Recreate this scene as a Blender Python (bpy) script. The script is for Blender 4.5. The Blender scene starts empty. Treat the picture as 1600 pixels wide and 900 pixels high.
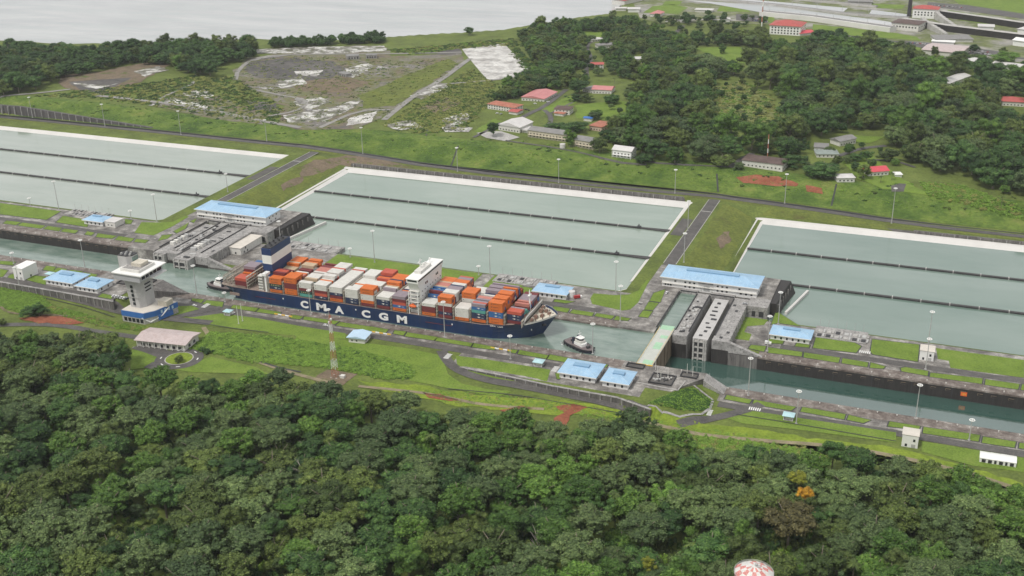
import bpy, bmesh, math, random
import numpy as np
from mathutils import Matrix, Vector

random.seed(7)
RNG = np.random.default_rng(11)
scene = bpy.context.scene
COL = scene.collection

# ------------------------------------------------------------------ camera
CAM_H = 401.2                       # metres above the middle lock wall (z = 0)
F_PX, PITCH, ROLL, YAW = 1769.31, 0.406188, -0.023167, -0.387256
_f = np.array([math.sin(YAW) * math.cos(PITCH), math.cos(YAW) * math.cos(PITCH), -math.sin(PITCH)])
_r0 = np.array([math.cos(YAW), -math.sin(YAW), 0.0])
_u0 = np.cross(_r0, _f)
_r = _r0 * math.cos(ROLL) + _u0 * math.sin(ROLL)
_u = -_r0 * math.sin(ROLL) + _u0 * math.cos(ROLL)
cam_data = bpy.data.cameras.new('camera')
cam = bpy.data.objects.new('camera', cam_data)
COL.objects.link(cam)
cam_data.sensor_width = 36.0
cam_data.lens = 36.0 * F_PX / 1600.0
cam_data.clip_start = 1.0
cam_data.clip_end = 60000.0
M = Matrix.Identity(4)
for i in range(3):
    M[i][0] = _r[i]; M[i][1] = _u[i]; M[i][2] = -_f[i]
M[2][3] = CAM_H
cam.matrix_world = M
scene.camera = cam

# ------------------------------------------------------------------ light
SUN_EL, SUN_AZ = math.radians(58), math.radians(205)      # azimuth from +Y, clockwise
world = bpy.data.worlds.new('World')
scene.world = world
world.use_nodes = True
wn, wl = world.node_tree.nodes, world.node_tree.links
wn.clear()
w_out = wn.new('ShaderNodeOutputWorld')
w_bg = wn.new('ShaderNodeBackground')
w_sky = wn.new('ShaderNodeTexSky')
w_sky.sky_type = 'NISHITA'
w_sky.sun_disc = False
w_sky.sun_elevation = SUN_EL
w_sky.sun_rotation = SUN_AZ
w_sky.air_density = 1.0
w_sky.dust_density = 2.0
w_mix = wn.new('ShaderNodeMix')            # an even layer of cloud over the clear sky
w_mix.data_type = 'RGBA'
w_mix.inputs[0].default_value = 0.82
w_mix.inputs[7].default_value = (8.8, 8.75, 8.6, 1)
wl.new(w_sky.outputs[0], w_mix.inputs[6])
wl.new(w_mix.outputs[2], w_bg.inputs[0])
w_bg.inputs[1].default_value = 0.06
wl.new(w_bg.outputs[0], w_out.inputs[0])
sun_data = bpy.data.lights.new('sun', 'SUN')
sun_data.energy = 1.5
sun_data.angle = math.radians(10)
sun_data.color = (1.0, 0.955, 0.89)
sun = bpy.data.objects.new('sun', sun_data)
COL.objects.link(sun)
_d = Vector((math.sin(SUN_AZ) * math.cos(SUN_EL), math.cos(SUN_AZ) * math.cos(SUN_EL), math.sin(SUN_EL)))
sun.rotation_euler = _d.to_track_quat('Z', 'Y').to_euler()
sun.location = (0, 0, 900)
scene.view_settings.view_transform = 'Standard'
scene.view_settings.look = 'None'
scene.view_settings.exposure = 0.72
scene.view_settings.gamma = 1.0
scene.view_settings.use_curve_mapping = False
scene.render.engine = 'CYCLES'
scene.cycles.use_denoising = True
scene.cycles.max_bounces = 5
scene.cycles.diffuse_bounces = 2
scene.cycles.glossy_bounces = 2
scene.cycles.transmission_bounces = 2
scene.cycles.volume_bounces = 0
scene.cycles.transparent_max_bounces = 6

# ------------------------------------------------------------------ survey helpers
def ray(px, py):
    return _r * ((px - 800.0) / F_PX) - _u * ((py - 450.0) / F_PX) + _f
def at(px, py, z):
    """ground point at height z on the sight line through a photo pixel"""
    d = ray(px, py); t = (z - CAM_H) / d[2]
    return (d[0] * t, d[1] * t)
def at_y(px, py, y):
    d = ray(px, py); t = y / d[1]
    return (d[0] * t, d[2] * t + CAM_H)
def to_px(p):
    q = np.array([p[0], p[1], p[2] - CAM_H]); w = q @ _f
    return (800 + F_PX * (q @ _r) / w, 450 - F_PX * (q @ _u) / w)

# ------------------------------------------------------------------ materials
MATS = {}
def nodes_of(name):
    m = bpy.data.materials.new(name); m.use_nodes = True
    nt = m.node_tree; b = nt.nodes['Principled BSDF']
    return m, nt, b
def tex_noise(nt, scale, detail=4.0, rough=0.6, space='obj', stretch=None):
    tc = nt.nodes.new('ShaderNodeNewGeometry') if space == 'world' else nt.nodes.new('ShaderNodeTexCoord')
    n = nt.nodes.new('ShaderNodeTexNoise')
    n.inputs['Scale'].default_value = scale; n.inputs['Detail'].default_value = detail
    n.inputs['Roughness'].default_value = rough
    src = tc.outputs['Position'] if space == 'world' else tc.outputs['Object']
    if stretch:
        mp = nt.nodes.new('ShaderNodeMapping'); mp.inputs['Scale'].default_value = stretch
        nt.links.new(src, mp.inputs[0]); src = mp.outputs[0]
    nt.links.new(src, n.inputs['Vector'])
    return n
def ramp(nt, fac, stops):
    r = nt.nodes.new('ShaderNodeValToRGB')
    e = r.color_ramp.elements
    while len(e) < len(stops): e.new(0.5)
    for k, (p, c) in enumerate(stops):
        e[k].position = p; e[k].color = (*c, 1)
    nt.links.new(fac, r.inputs[0])
    return r
def mixc(nt, fac, a, b, mode='MIX'):
    m = nt.nodes.new('ShaderNodeMix'); m.data_type = 'RGBA'; m.blend_type = mode
    for s, v in ((0, fac), (6, a), (7, b)):
        if isinstance(v, (int, float)): m.inputs[s].default_value = v
        elif isinstance(v, tuple): m.inputs[s].default_value = (*v, 1)
        else: nt.links.new(v, m.inputs[s])
    return m.outputs[2]
def plain(name, c, rough=0.7, var=0.12, scale=0.35, metal=0.0, dirt=None, stretch=None, space='world'):
    """paint or concrete: base colour with patchy wear"""
    if name in MATS: return MATS[name]
    m, nt, b = nodes_of(name)
    n = tex_noise(nt, scale, 6, 0.65, space, stretch)
    lo = tuple(max(0, v * (1 - var)) for v in c); hi = tuple(min(1, v * (1 + var)) for v in c)
    r = ramp(nt, n.outputs[0], [(0.3, lo), (0.7, hi)])
    col = r.outputs[0]
    if dirt:
        n2 = tex_noise(nt, scale * 3.7, 5, 0.7, space, stretch)
        k = ramp(nt, n2.outputs[0], [(0.5, (0, 0, 0)), (0.68, (1, 1, 1))])
        col = mixc(nt, k.outputs[0], col, dirt)
    nt.links.new(col, b.inputs['Base Color'])
    b.inputs['Roughness'].default_value = rough; b.inputs['Metallic'].default_value = metal
    MATS[name] = m
    return m
def cover(name, stops, scale, scale2=None, rough=0.9, bump=0.0, detail=8, over=None):
    """ground cover: several tones mixed by two sizes of noise"""
    if name in MATS: return MATS[name]
    m, nt, b = nodes_of(name)
    n = tex_noise(nt, scale, detail, 0.68, 'world')
    r = ramp(nt, n.outputs[0], stops)
    col = r.outputs[0]
    if scale2:
        n2 = tex_noise(nt, scale2, 4, 0.6, 'world')
        k = ramp(nt, n2.outputs[0], [(0.3, (0.72, 0.72, 0.72)), (0.72, (1.25, 1.22, 1.15))])
        col = mixc(nt, 1.0, col, k.outputs[0], 'MULTIPLY')
    if over:
        n3 = tex_noise(nt, over[1], 5, 0.7, 'world')
        k3 = ramp(nt, n3.outputs[0], [(over[2], (0, 0, 0)), (over[2] + 0.08, (1, 1, 1))])
        col = mixc(nt, k3.outputs[0], col, over[0])
    nt.links.new(col, b.inputs['Base Color'])
    b.inputs['Roughness'].default_value = rough
    b.inputs['Specular IOR Level'].default_value = 0.2
    if bump:
        bp = nt.nodes.new('ShaderNodeBump'); bp.inputs['Strength'].default_value = bump; bp.inputs['Distance'].default_value = 1.0
        nt.links.new(n.outputs[0], bp.inputs['Height']); nt.links.new(bp.outputs[0], b.inputs['Normal'])
    MATS[name] = m
    return m
def water(name, c1, c2, rough, wave, dist, strength, stretch=(1, 1, 1), big=0.006, streak=0.5, ior=2.0):
    m, nt, b = nodes_of(name)
    n = tex_noise(nt, big, 4, 0.6, 'world', (1, 2.5, 1))
    r = ramp(nt, n.outputs[0], [(0.33, c1), (0.67, c2)])
    s = tex_noise(nt, big * 3, 6, 0.7, 'world', (0.35, 2.2, 1))
    k = ramp(nt, s.outputs[0], [(0.40, (1, 1, 1)), (0.62, (1 - 0.16 * streak, 1 - 0.12 * streak, 1 - 0.13 * streak))])
    nt.links.new(mixc(nt, 1.0, r.outputs[0], k.outputs[0], 'MULTIPLY'), b.inputs['Base Color'])
    mr = nt.nodes.new('ShaderNodeMapRange'); mr.inputs[1].default_value = 0.35; mr.inputs[2].default_value = 0.65
    mr.inputs[3].default_value = rough * 0.5; mr.inputs[4].default_value = rough * 1.8
    nt.links.new(s.outputs[0], mr.inputs[0]); nt.links.new(mr.outputs[0], b.inputs['Roughness'])
    b.inputs['IOR'].default_value = ior
    w = tex_noise(nt, wave, 5, 0.65, 'world', stretch)
    bp = nt.nodes.new('ShaderNodeBump'); bp.inputs['Strength'].default_value = strength; bp.inputs['Distance'].default_value = dist
    nt.links.new(w.outputs[0], bp.inputs['Height']); nt.links.new(bp.outputs[0], b.inputs['Normal'])
    MATS[name] = m
    return m
def leaf(name, dark, mid, light, spread=0.42):
    m, nt, b = nodes_of(name)
    g = nt.nodes.new('ShaderNodeNewGeometry')
    oi = nt.nodes.new('ShaderNodeObjectInfo')
    r = ramp(nt, g.outputs['Random Per Island'], [(0.0, dark), (0.5, mid), (1.0, light)])
    n = tex_noise(nt, 0.28, 3, 0.6, 'world')
    k = ramp(nt, n.outputs[0], [(0.32, (0.72, 0.74, 0.7)), (0.68, (1.22, 1.2, 1.1))])
    col = mixc(nt, 1.0, r.outputs[0], k.outputs[0], 'MULTIPLY')
    k2 = ramp(nt, oi.outputs['Random'], [(0.0, (1 - spread, 1 - spread * 0.8, 1 - spread * 0.7)), (0.5, (1, 1, 1)), (1.0, (1 + spread * 0.85, 1 + spread * 0.85, 1 + spread * 0.7))])
    col = mixc(nt, 1.0, col, k2.outputs[0], 'MULTIPLY')
    nt.links.new(col, b.inputs['Base Color'])
    b.inputs['Roughness'].default_value = 0.62
    b.inputs['Specular IOR Level'].default_value = 0.25
    MATS[name] = m
    return m

LEAF = [leaf('leaf_deep_green', (0.018, 0.050, 0.014), (0.042, 0.094, 0.024), (0.090, 0.162, 0.042)),
        leaf('leaf_olive', (0.036, 0.058, 0.014), (0.078, 0.116, 0.028), (0.142, 0.186, 0.050)),
        leaf('leaf_grey_green', (0.042, 0.072, 0.026), (0.092, 0.140, 0.050), (0.158, 0.216, 0.084)),
        leaf('leaf_fresh_green', (0.038, 0.086, 0.014), (0.078, 0.156, 0.027), (0.142, 0.240, 0.048))]
leaf('leaf_orange', (0.26, 0.11, 0.012), (0.48, 0.24, 0.02), (0.62, 0.36, 0.03), 0.05)
leaf('leaf_brown', (0.05, 0.046, 0.018), (0.105, 0.095, 0.038), (0.16, 0.14, 0.058), 0.2)
leaf('leaf_yellow', (0.10, 0.12, 0.015), (0.20, 0.22, 0.024), (0.30, 0.31, 0.04), 0.1)
leaf('leaf_weed', (0.11, 0.20, 0.030), (0.17, 0.29, 0.045), (0.23, 0.36, 0.065), 0.15)
leaf('leaf_reed', (0.17, 0.19, 0.05), (0.25, 0.27, 0.08), (0.33, 0.34, 0.11), 0.2)
BARK = plain('bark', (0.20, 0.17, 0.13), 0.9, 0.3, 1.5, space='obj')
GRASS = cover('grass_ground', [(0.25, (0.075, 0.095, 0.028)), (0.45, (0.108, 0.145, 0.036)), (0.62, (0.145, 0.190, 0.046)), (0.8, (0.185, 0.190, 0.065))], 0.035, 0.4, bump=0.3)
LAWN = cover('lawn', [(0.3, (0.110, 0.175, 0.030)), (0.55, (0.155, 0.235, 0.040)), (0.78, (0.200, 0.255, 0.062))], 0.06, 0.7)
ROUGH_GRASS = cover('rough_grass', [(0.28, (0.10, 0.095, 0.035)), (0.45, (0.115, 0.145, 0.035)), (0.7, (0.17, 0.20, 0.045))], 0.045, 0.35, bump=0.4)
BANK_GRASS = cover('bank_grass', [(0.28, (0.036, 0.075, 0.016)), (0.45, (0.075, 0.130, 0.024)), (0.58, (0.130, 0.190, 0.038)), (0.72, (0.20, 0.215, 0.065))], 0.028, 0.3, bump=0.8)
BRIGHT_GRASS = cover('bright_grass', [(0.3, (0.13, 0.195, 0.026)), (0.7, (0.235, 0.31, 0.040))], 0.05, 0.5)
PAVE = cover('wet_pavement', [(0.30, (0.075, 0.071, 0.070)), (0.43, (0.150, 0.142, 0.137)), (0.54, (0.25, 0.24, 0.23)), (0.66, (0.44, 0.425, 0.41))], 0.09, 0.9, rough=0.5, detail=12)
COPE = cover('lock_coping', [(0.30, (0.075, 0.062, 0.057)), (0.46, (0.155, 0.130, 0.118)), (0.58, (0.235, 0.21, 0.195)), (0.70, (0.42, 0.40, 0.38))], 0.16, 1.2, rough=0.6, detail=12)
ASPHALT = cover('asphalt', [(0.3, (0.075, 0.072, 0.072)), (0.7, (0.135, 0.130, 0.128))], 0.08, 0.7, rough=0.6)
DARK_GRAVEL = cover('dark_gravel', [(0.3, (0.075, 0.073, 0.074)), (0.6, (0.130, 0.125, 0.122))], 0.12, 0.02, rough=0.85)
RED_SOIL = cover('red_soil', [(0.3, (0.20, 0.065, 0.038)), (0.65, (0.31, 0.115, 0.07))], 0.12, 0.6, over=((0.13, 0.17, 0.04), 0.16, 0.60))
BROWN_SOIL = cover('brown_soil', [(0.3, (0.13, 0.105, 0.075)), (0.65, (0.21, 0.165, 0.12))], 0.06, 0.4, over=((0.10, 0.12, 0.035), 0.07, 0.55))
YARD = cover('old_yard', [(0.32, (0.105, 0.102, 0.100)), (0.43, (0.175, 0.145, 0.105)), (0.50, (0.135, 0.150, 0.06)), (0.57, (0.20, 0.185, 0.165)), (0.63, (0.14, 0.135, 0.13)), (0.67, (0.60, 0.60, 0.60))], 0.02, 0.15, rough=0.7, detail=10)
PALE_YARD = cover('pale_yard', [(0.30, (0.17, 0.16, 0.15)), (0.44, (0.42, 0.41, 0.40)), (0.6, (0.66, 0.66, 0.65))], 0.05, 0.3, rough=0.45, detail=10)
PATCHY = cover('patchy_yard', [(0.40, (0.11, 0.11, 0.075)), (0.48, (0.20, 0.19, 0.175)), (0.54, (0.55, 0.55, 0.54)), (0.66, (0.70, 0.70, 0.69))], 0.06, 0.3, rough=0.5, detail=12, over=((0.12, 0.14, 0.05), 0.10, 0.56))
LINER = plain('pale_liner', (0.60, 0.585, 0.56), 0.7, 0.08, 0.05)
CONC = plain('weathered_concrete', (0.32, 0.31, 0.30), 0.8, 0.35, 0.16, dirt=(0.10, 0.095, 0.092))
PALE_CONC = plain('pale_concrete', (0.42, 0.41, 0.39), 0.8, 0.2, 0.2, dirt=(0.22, 0.21, 0.20))
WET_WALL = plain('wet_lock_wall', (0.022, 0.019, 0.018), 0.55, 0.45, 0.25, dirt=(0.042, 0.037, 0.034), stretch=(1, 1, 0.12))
STAIN_WALL = plain('stained_wall', (0.14, 0.132, 0.125), 0.8, 0.5, 0.3, dirt=(0.05, 0.048, 0.046), stretch=(1, 1, 0.1))
DIVIDER = plain('divider_concrete', (0.052, 0.05, 0.05), 0.75, 0.35, 0.3)
WHITE = plain('white_paint', (0.78, 0.78, 0.76), 0.55, 0.04, 0.2)
OFFWHITE = plain('worn_white_wall', (0.66, 0.65, 0.61), 0.7, 0.1, 0.3, dirt=(0.50, 0.48, 0.44))
BLUE_ROOF = plain('blue_roof', (0.30, 0.475, 0.65), 0.5, 0.12, 0.12, dirt=(0.40, 0.55, 0.68))
PALE_BLUE = plain('pale_blue_roof', (0.46, 0.62, 0.76), 0.5, 0.06, 0.2)
RIDGE_BLUE = plain('ridge_vent_blue', (0.21, 0.36, 0.52), 0.5, 0.08, 0.3)
TEAL_ROOF = plain('pale_teal_roof', (0.42, 0.62, 0.66), 0.5, 0.08, 0.3)
RED_ROOF = plain('red_roof', (0.42, 0.085, 0.075), 0.65, 0.2, 0.2, dirt=(0.32, 0.10, 0.08))
PINK_ROOF = plain('faded_pink_roof', (0.52, 0.20, 0.20), 0.65, 0.14, 0.15, dirt=(0.46, 0.26, 0.24))
RUST_ROOF = plain('rusty_red_roof', (0.36, 0.12, 0.075), 0.7, 0.25, 0.2, dirt=(0.45, 0.24, 0.16))
BROWN_ROOF = plain('dark_brown_roof', (0.105, 0.07, 0.062), 0.75, 0.3, 0.2)
GREY_ROOF = plain('grey_roof', (0.22, 0.215, 0.21), 0.7, 0.2, 0.2)
PALE_ROOF = plain('pale_metal_roof', (0.58, 0.565, 0.55), 0.5, 0.1, 0.15)
DUSK_ROOF = plain('faded_rose_roof', (0.50, 0.42, 0.41), 0.6, 0.12, 0.12, dirt=(0.42, 0.33, 0.31))
GLASS = plain('dark_window_glass', (0.018, 0.022, 0.026), 0.12, 0.3, 0.5)
GREEN_GLASS = plain('green_window_glass', (0.16, 0.24, 0.22), 0.15, 0.2, 0.5)
DARK = plain('dark_metal', (0.035, 0.035, 0.038), 0.6, 0.2, 0.4)
STEEL = plain('galvanised_steel', (0.42, 0.42, 0.41), 0.5, 0.12, 0.4)
SHIP_BLUE = plain('hull_blue', (0.006, 0.026, 0.088), 0.42, 0.3, 0.12, dirt=(0.022, 0.036, 0.080), stretch=(1, 1, 0.1))
FUNNEL_BLUE = plain('funnel_blue', (0.018, 0.042, 0.130), 0.45, 0.06, 0.3)
BOOT_RED = plain('boot_top_red', (0.16, 0.03, 0.03), 0.6, 0.25, 0.3)
DECK = plain('deck_paint', (0.26, 0.20, 0.17), 0.7, 0.25, 0.3)
CREAM = plain('cream_deck', (0.60, 0.56, 0.47), 0.6, 0.15, 0.4, dirt=(0.40, 0.34, 0.26))
LASH = plain('lashing_beige', (0.42, 0.39, 0.33), 0.65, 0.2, 0.5, dirt=(0.30, 0.22, 0.16))
ORANGE = plain('safety_orange', (0.72, 0.14, 0.03), 0.5, 0.1, 0.5)
YELLOW = plain('safety_yellow', (0.66, 0.42, 0.05), 0.55, 0.12, 0.5)
TAN_RUST = plain('rusty_gate', (0.20, 0.155, 0.105), 0.75, 0.35, 0.25, dirt=(0.10, 0.07, 0.045), stretch=(1, 1, 0.2))
GATE_TOP = plain('gate_walkway', (0.48, 0.50, 0.46), 0.6, 0.1, 0.2)
GREEN_PAINT = plain('pale_green_paint', (0.34, 0.54, 0.37), 0.6, 0.12, 0.4)
SIGNAL_BLUE = plain('signal_blue', (0.04, 0.15, 0.44), 0.5, 0.06, 0.3)
TOWER_GREY = plain('tower_grey', (0.46, 0.455, 0.45), 0.75, 0.08, 0.2, dirt=(0.40, 0.39, 0.38))
RUBBER = plain('black_rubber', (0.02, 0.02, 0.022), 0.8, 0.3, 0.8)
NAVY = plain('tug_navy', (0.016, 0.020, 0.042), 0.5, 0.2, 0.6)
MAST_RED = plain('mast_red', (0.44, 0.17, 0.11), 0.6, 0.12, 0.5)
BASIN_WATERS = {'left': water('upper_basin_water', (0.29, 0.34, 0.29), (0.36, 0.40, 0.355), 0.07, 0.5, 0.04, 0.3, streak=0.6), 'middle': water('middle_basin_water', (0.215, 0.285, 0.235), (0.295, 0.355, 0.305), 0.06, 0.5, 0.04, 0.3), 'right': water('lower_basin_water', (0.140, 0.210, 0.175), (0.205, 0.270, 0.235), 0.06, 0.5, 0.04, 0.3)}
LOCK_WATER = water('lock_water', (0.120, 0.185, 0.150), (0.225, 0.285, 0.245), 0.07, 0.10, 0.35, 0.6, big=0.05, ior=2.1)
LOW_WATER = water('low_chamber_water', (0.030, 0.082, 0.066), (0.048, 0.105, 0.088), 0.05, 0.30, 0.06, 0.4, big=0.02, ior=3.0)
LAKE_WATER = water('lake_water', (0.42, 0.43, 0.435), (0.52, 0.525, 0.525), 0.12, 0.05, 0.7, 0.4, (1, 2.2, 1), big=0.004, streak=1.1, ior=1.5)

# ------------------------------------------------------------------ objects
def thing(name, label, cat, loc=(0, 0, 0), rz=0.0, group=None):
    o = bpy.data.objects.new(name, None); COL.objects.link(o)
    o.empty_display_size = 1
    o.location = loc; o.rotation_euler = (0, 0, rz)
    o['label'] = label; o['category'] = cat
    if group: o['group'] = group
    return o
def tag(o, label=None, cat=None, group=None, kind=None):
    for k, v in (('label', label), ('category', cat), ('group', group), ('kind', kind)):
        if v: o[k] = v
    return o
class MB:
    """collects simple solids and links them as one mesh object"""
    def __init__(s, off=(0, 0, 0)): s.v = []; s.f = []; s.m = []; s.off = off; s.cur = 0
    def add(s, vs, fs):
        b = len(s.v); s.v += [tuple(p) for p in vs]; s.f += [tuple(i + b for i in f) for f in fs]; s.m += [s.cur] * len(fs); return s
    def box(s, x0, x1, y0, y1, z0, z1):
        return s.add([(x0, y0, z0), (x1, y0, z0), (x1, y1, z0), (x0, y1, z0), (x0, y0, z1), (x1, y0, z1), (x1, y1, z1), (x0, y1, z1)],
                     [(3, 2, 1, 0), (4, 5, 6, 7), (0, 1, 5, 4), (1, 2, 6, 5), (2, 3, 7, 6), (3, 0, 4, 7)])
    def prism(s, poly, z0, z1, top=None):
        n = len(poly); q = top or poly
        vs = [(p[0], p[1], z0) for p in poly] + [(p[0], p[1], z1) for p in q]
        return s.add(vs, [tuple(range(n - 1, -1, -1)), tuple(range(n, 2 * n))] + [(i, (i + 1) % n, n + (i + 1) % n, n + i) for i in range(n)])
    def cyl(s, cx, cy, z0, z1, r0, r1=None, n=8):
        r1 = r0 if r1 is None else r1
        a = [2 * math.pi * k / n for k in range(n)]
        return s.prism([(cx + r0 * math.cos(t), cy + r0 * math.sin(t)) for t in a], z0, z1, [(cx + r1 * math.cos(t), cy + r1 * math.sin(t)) for t in a])
    def tube(s, p, q, r0, r1=None, n=6):
        r1 = r0 if r1 is None else r1
        p, q = Vector(p), Vector(q); d = (q - p).normalized()
        a = d.orthogonal().normalized(); b = d.cross(a)
        vs = []
        for c, r in ((p, r0), (q, r1)):
            vs += [tuple(c + (a * math.cos(2 * math.pi * k / n) + b * math.sin(2 * math.pi * k / n)) * r) for k in range(n)]
        return s.add(vs, [tuple(range(n - 1, -1, -1)), tuple(range(n, 2 * n))] + [(i, (i + 1) % n, n + (i + 1) % n, n + i) for i in range(n)])
    def ring(s, cx, cy, z, R, r, n=14, k=5):
        vs = []
        for i in range(n):
            t = 2 * math.pi * i / n
            for j in range(k):
                u = 2 * math.pi * j / k; rr = R + r * math.cos(u)
                vs.append((cx + rr * math.cos(t), cy + rr * math.sin(t), z + r * math.sin(u)))
        return s.add(vs, [(i * k + j, ((i + 1) % n) * k + j, ((i + 1) % n) * k + (j + 1) % k, i * k + (j + 1) % k) for i in range(n) for j in range(k)])
    def sphere(s, c, r, n=10, m=6, sz=1.0):
        vs = [(c[0], c[1], c[2] - r * sz)]
        for i in range(1, m):
            p = math.pi * i / m - math.pi / 2
            vs += [(c[0] + r * math.cos(p) * math.cos(2 * math.pi * j / n), c[1] + r * math.cos(p) * math.sin(2 * math.pi * j / n), c[2] + r * sz * math.sin(p)) for j in range(n)]
        vs.append((c[0], c[1], c[2] + r * sz))
        fs = [(0, 1 + (j + 1) % n, 1 + j) for j in range(n)]
        for i in range(m - 2):
            fs += [(1 + i * n + j, 1 + i * n + (j + 1) % n, 1 + (i + 1) * n + (j + 1) % n, 1 + (i + 1) * n + j) for j in range(n)]
        t = len(vs) - 1
        fs += [(t, 1 + (m - 2) * n + j, 1 + (m - 2) * n + (j + 1) % n) for j in range(n)]
        return s.add(vs, fs)
    def mat(s, k): s.cur = k; return s
    def mesh(s, name, mats):
        me = bpy.data.meshes.new(name)
        ox, oy, oz = s.off
        me.from_pydata([(x - ox, y - oy, z - oz) for x, y, z in s.v], [], s.f)
        for m in (mats if isinstance(mats, (list, tuple)) else [mats]): me.materials.append(m)
        if any(s.m): me.polygons.foreach_set('material_index', s.m)
        me.update()
        return me
    def build(s, name, mats, parent=None, kind=None, smooth=False):
        me = s.mesh(name, mats)
        if smooth: me.polygons.foreach_set('use_smooth', [True] * len(me.polygons))
        return put(name, me, parent, kind=kind)
def put(name, me, parent=None, loc=(0, 0, 0), rz=0.0, kind=None, scale=None):
    o = bpy.data.objects.new(name, me); COL.objects.link(o)
    o.parent = parent; o.location = loc
    if rz: o.rotation_euler = (0, 0, rz)
    if scale: o.scale = scale
    if kind: o['kind'] = kind
    return o
def copy_tree(o, parent=None, kids=None):
    c = o.copy(); COL.objects.link(c); c.parent = parent
    for ch in (kids[o.name] if kids else list(o.children)):
        copy_tree(ch, c)
    return c
ORD = ['first', 'second', 'third', 'fourth', 'fifth', 'sixth', 'seventh', 'eighth', 'ninth', 'tenth', 'eleventh', 'twelfth', 'thirteenth', 'fourteenth', 'fifteenth', 'sixteenth', 'seventeenth', 'eighteenth', 'nineteenth', 'twentieth', '21st', '22nd', '23rd', '24th', '25th', '26th', '27th', '28th', '29th', '30th']
ORD += ['%d%s' % (k, {1: 'st', 2: 'nd', 3: 'rd'}.get(k % 10, 'th')) for k in range(31, 120)]
def tell_apart(objs):
    """where labels coincide, add the order from the left"""
    by = {}
    for o in objs: by.setdefault(o['label'], []).append(o)
    for lab, os_ in by.items():
        if len(os_) < 2: continue
        os_.sort(key=lambda o: to_px(o.location)[0])
        for k, o in enumerate(os_):
            w = 'leftmost' if k == 0 else 'rightmost' if k == len(os_) - 1 else ORD[k] + ' from left'
            o['label'] = lab + ', ' + w
# ------------------------------------------------------------------ terrain
def st(a, b, v): return np.clip((v - a) / (b - a), 0.0, 1.0)
def inside(poly, x, y):
    x = np.asarray(x, float); y = np.asarray(y, float); c = np.zeros(x.shape, bool)
    n = len(poly)
    for i in range(n):
        x0, y0 = poly[i]; x1, y1 = poly[(i + 1) % n]
        if y0 == y1: continue
        m = ((y0 > y) != (y1 > y)) & (x < (x1 - x0) * (y - y0) / (y1 - y0) + x0)
        c ^= m
    return c
LAKE_Z = 2.0
SHORE = [at(px, py, LAKE_Z) for px, py in [(-700, 40), (-300, 66), (0, 72), (120, 78), (250, 74), (400, 64), (520, 66), (650, 56), (730, 51), (790, 47), (830, 40), (905, 28), (955, 22), (968, 12), (990, -8), (1010, -40), (1050, -110)]]
LAKE = SHORE + [(-1500, 9000), (-9000, 9000), (-9000, 2500)]
BASINS = {'left': (-1330.0, -751.0, 6.0), 'middle': (-677.0, -253.0, -3.0), 'right': (-184.0, 330.0, -12.0)}
BY0, BY1 = 888.0, 1141.0
def bumps(x, y, s): return np.sin(x / s + 1.3) * np.cos(y / (s * 0.83) - 0.7) + 0.6 * np.sin(x / (s * 0.47) - y / (s * 0.6) + 2.1)
def road_z(x): return np.interp(x, [-3000, -760, -600, -240, -60, 0, 3000], [9, 9, 0, 0, -8.3, -9, -9])
def terrain(x, y):
    deck_near = 9 - 9 * st(-662, -652, x) - 9 * st(-167, -140, x)
    low_near = np.interp(x, [-1300, -800, -690, -655, -340, -300, -230, -180, -140, 300], [5, 4, 2.5, 0, 0, -2.5, -4.5, -6.5, -9, -9])
    yt = np.interp(x, [-3000, -330, -290, -255, -205, -177, -165, -140], [705, 705, 703, 700, 699, 690, 690, 690])
    near = low_near + (deck_near - low_near) * np.clip((y - yt + 0.5) / np.where(x > -172, 15.0, 5.0), 0, 1)
    hill = np.maximum(0, 640 - y)
    near = near + 0.075 * hill + 2.2 * bumps(x, y, 45.0) * st(0, 60, hill)
    deck_far = 9 - 9 * st(-668, -664, x) - 9 * st(-158, -155, x)
    crest = np.interp(x, [-3000, -714, -680, -665, -260, -252, -216, -184, 3000], [9, 9, -1, -1, -1, 0, 0, -10, -10])
    far = deck_far + (crest - deck_far) * st(884, 892, y)
    rz = road_z(x)
    far = far + (rz - far) * st(1143, 1160, y)
    top = np.interp(x, [-1500, -1150, -960, -800, -600, -300, -150, 0, 300], [22, 21, 14, 13, 12, 12, 7, 4, 3])
    rise = st(1189, 1238, y)
    far = far + (top - far) * rise
    far = far + (4.0 - far) * st(1350, 1900, y)
    far = far + 1.2 * bumps(x, y, 70.0) * st(1300, 1400, y) * (1 - st(1900, 2000, y))
    z = np.where(y < 788, near, far)
    z = np.where((y >= 760) & (y <= 815), -45.0, z)                      # chambers
    for hx in (-497.5, 0.0):                                            # gate recesses inside the heads
        z = np.where((x > -236 + hx) & (x < -152 + hx) & (y >= 815) & (y < 900), -45.0, z)
    for k, (x0, x1, wz) in BASINS.items():
        z = np.where((x > x0 + 4) & (x < x1 - 4) & (y > BY0 + 4) & (y < BY1 - 4), wz - 5.0, z)
    z = np.where(inside(LAKE, x, y), -6.0, z)
    # far country past the old locks
    z = np.where(y > 3200, np.where(inside(LAKE, x, y), -6.0, 4.0 + 14 * st(3200, 9000, y)), z)
    return z
def axis(a, b, step, lo, hi, g=1.35):
    v = list(np.arange(a, b + 0.1, step)); d = step
    while v[-1] < hi: d *= g; v.append(min(hi, v[-1] + d))
    d = step
    while v[0] > lo: d *= g; v.insert(0, max(lo, v[0] - d))
    return np.array(v)
GX = axis(-1400, 200, 5.0, -9000, 7000, 1.06 ** 4)
GY = np.concatenate([axis(340, 1300, 5.0, -2500, 1300.1), axis(1312, 2700, 12.0, 1312, 11000)])
gx, gy = np.meshgrid(GX, GY)
GZ = terrain(gx, gy)
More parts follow.
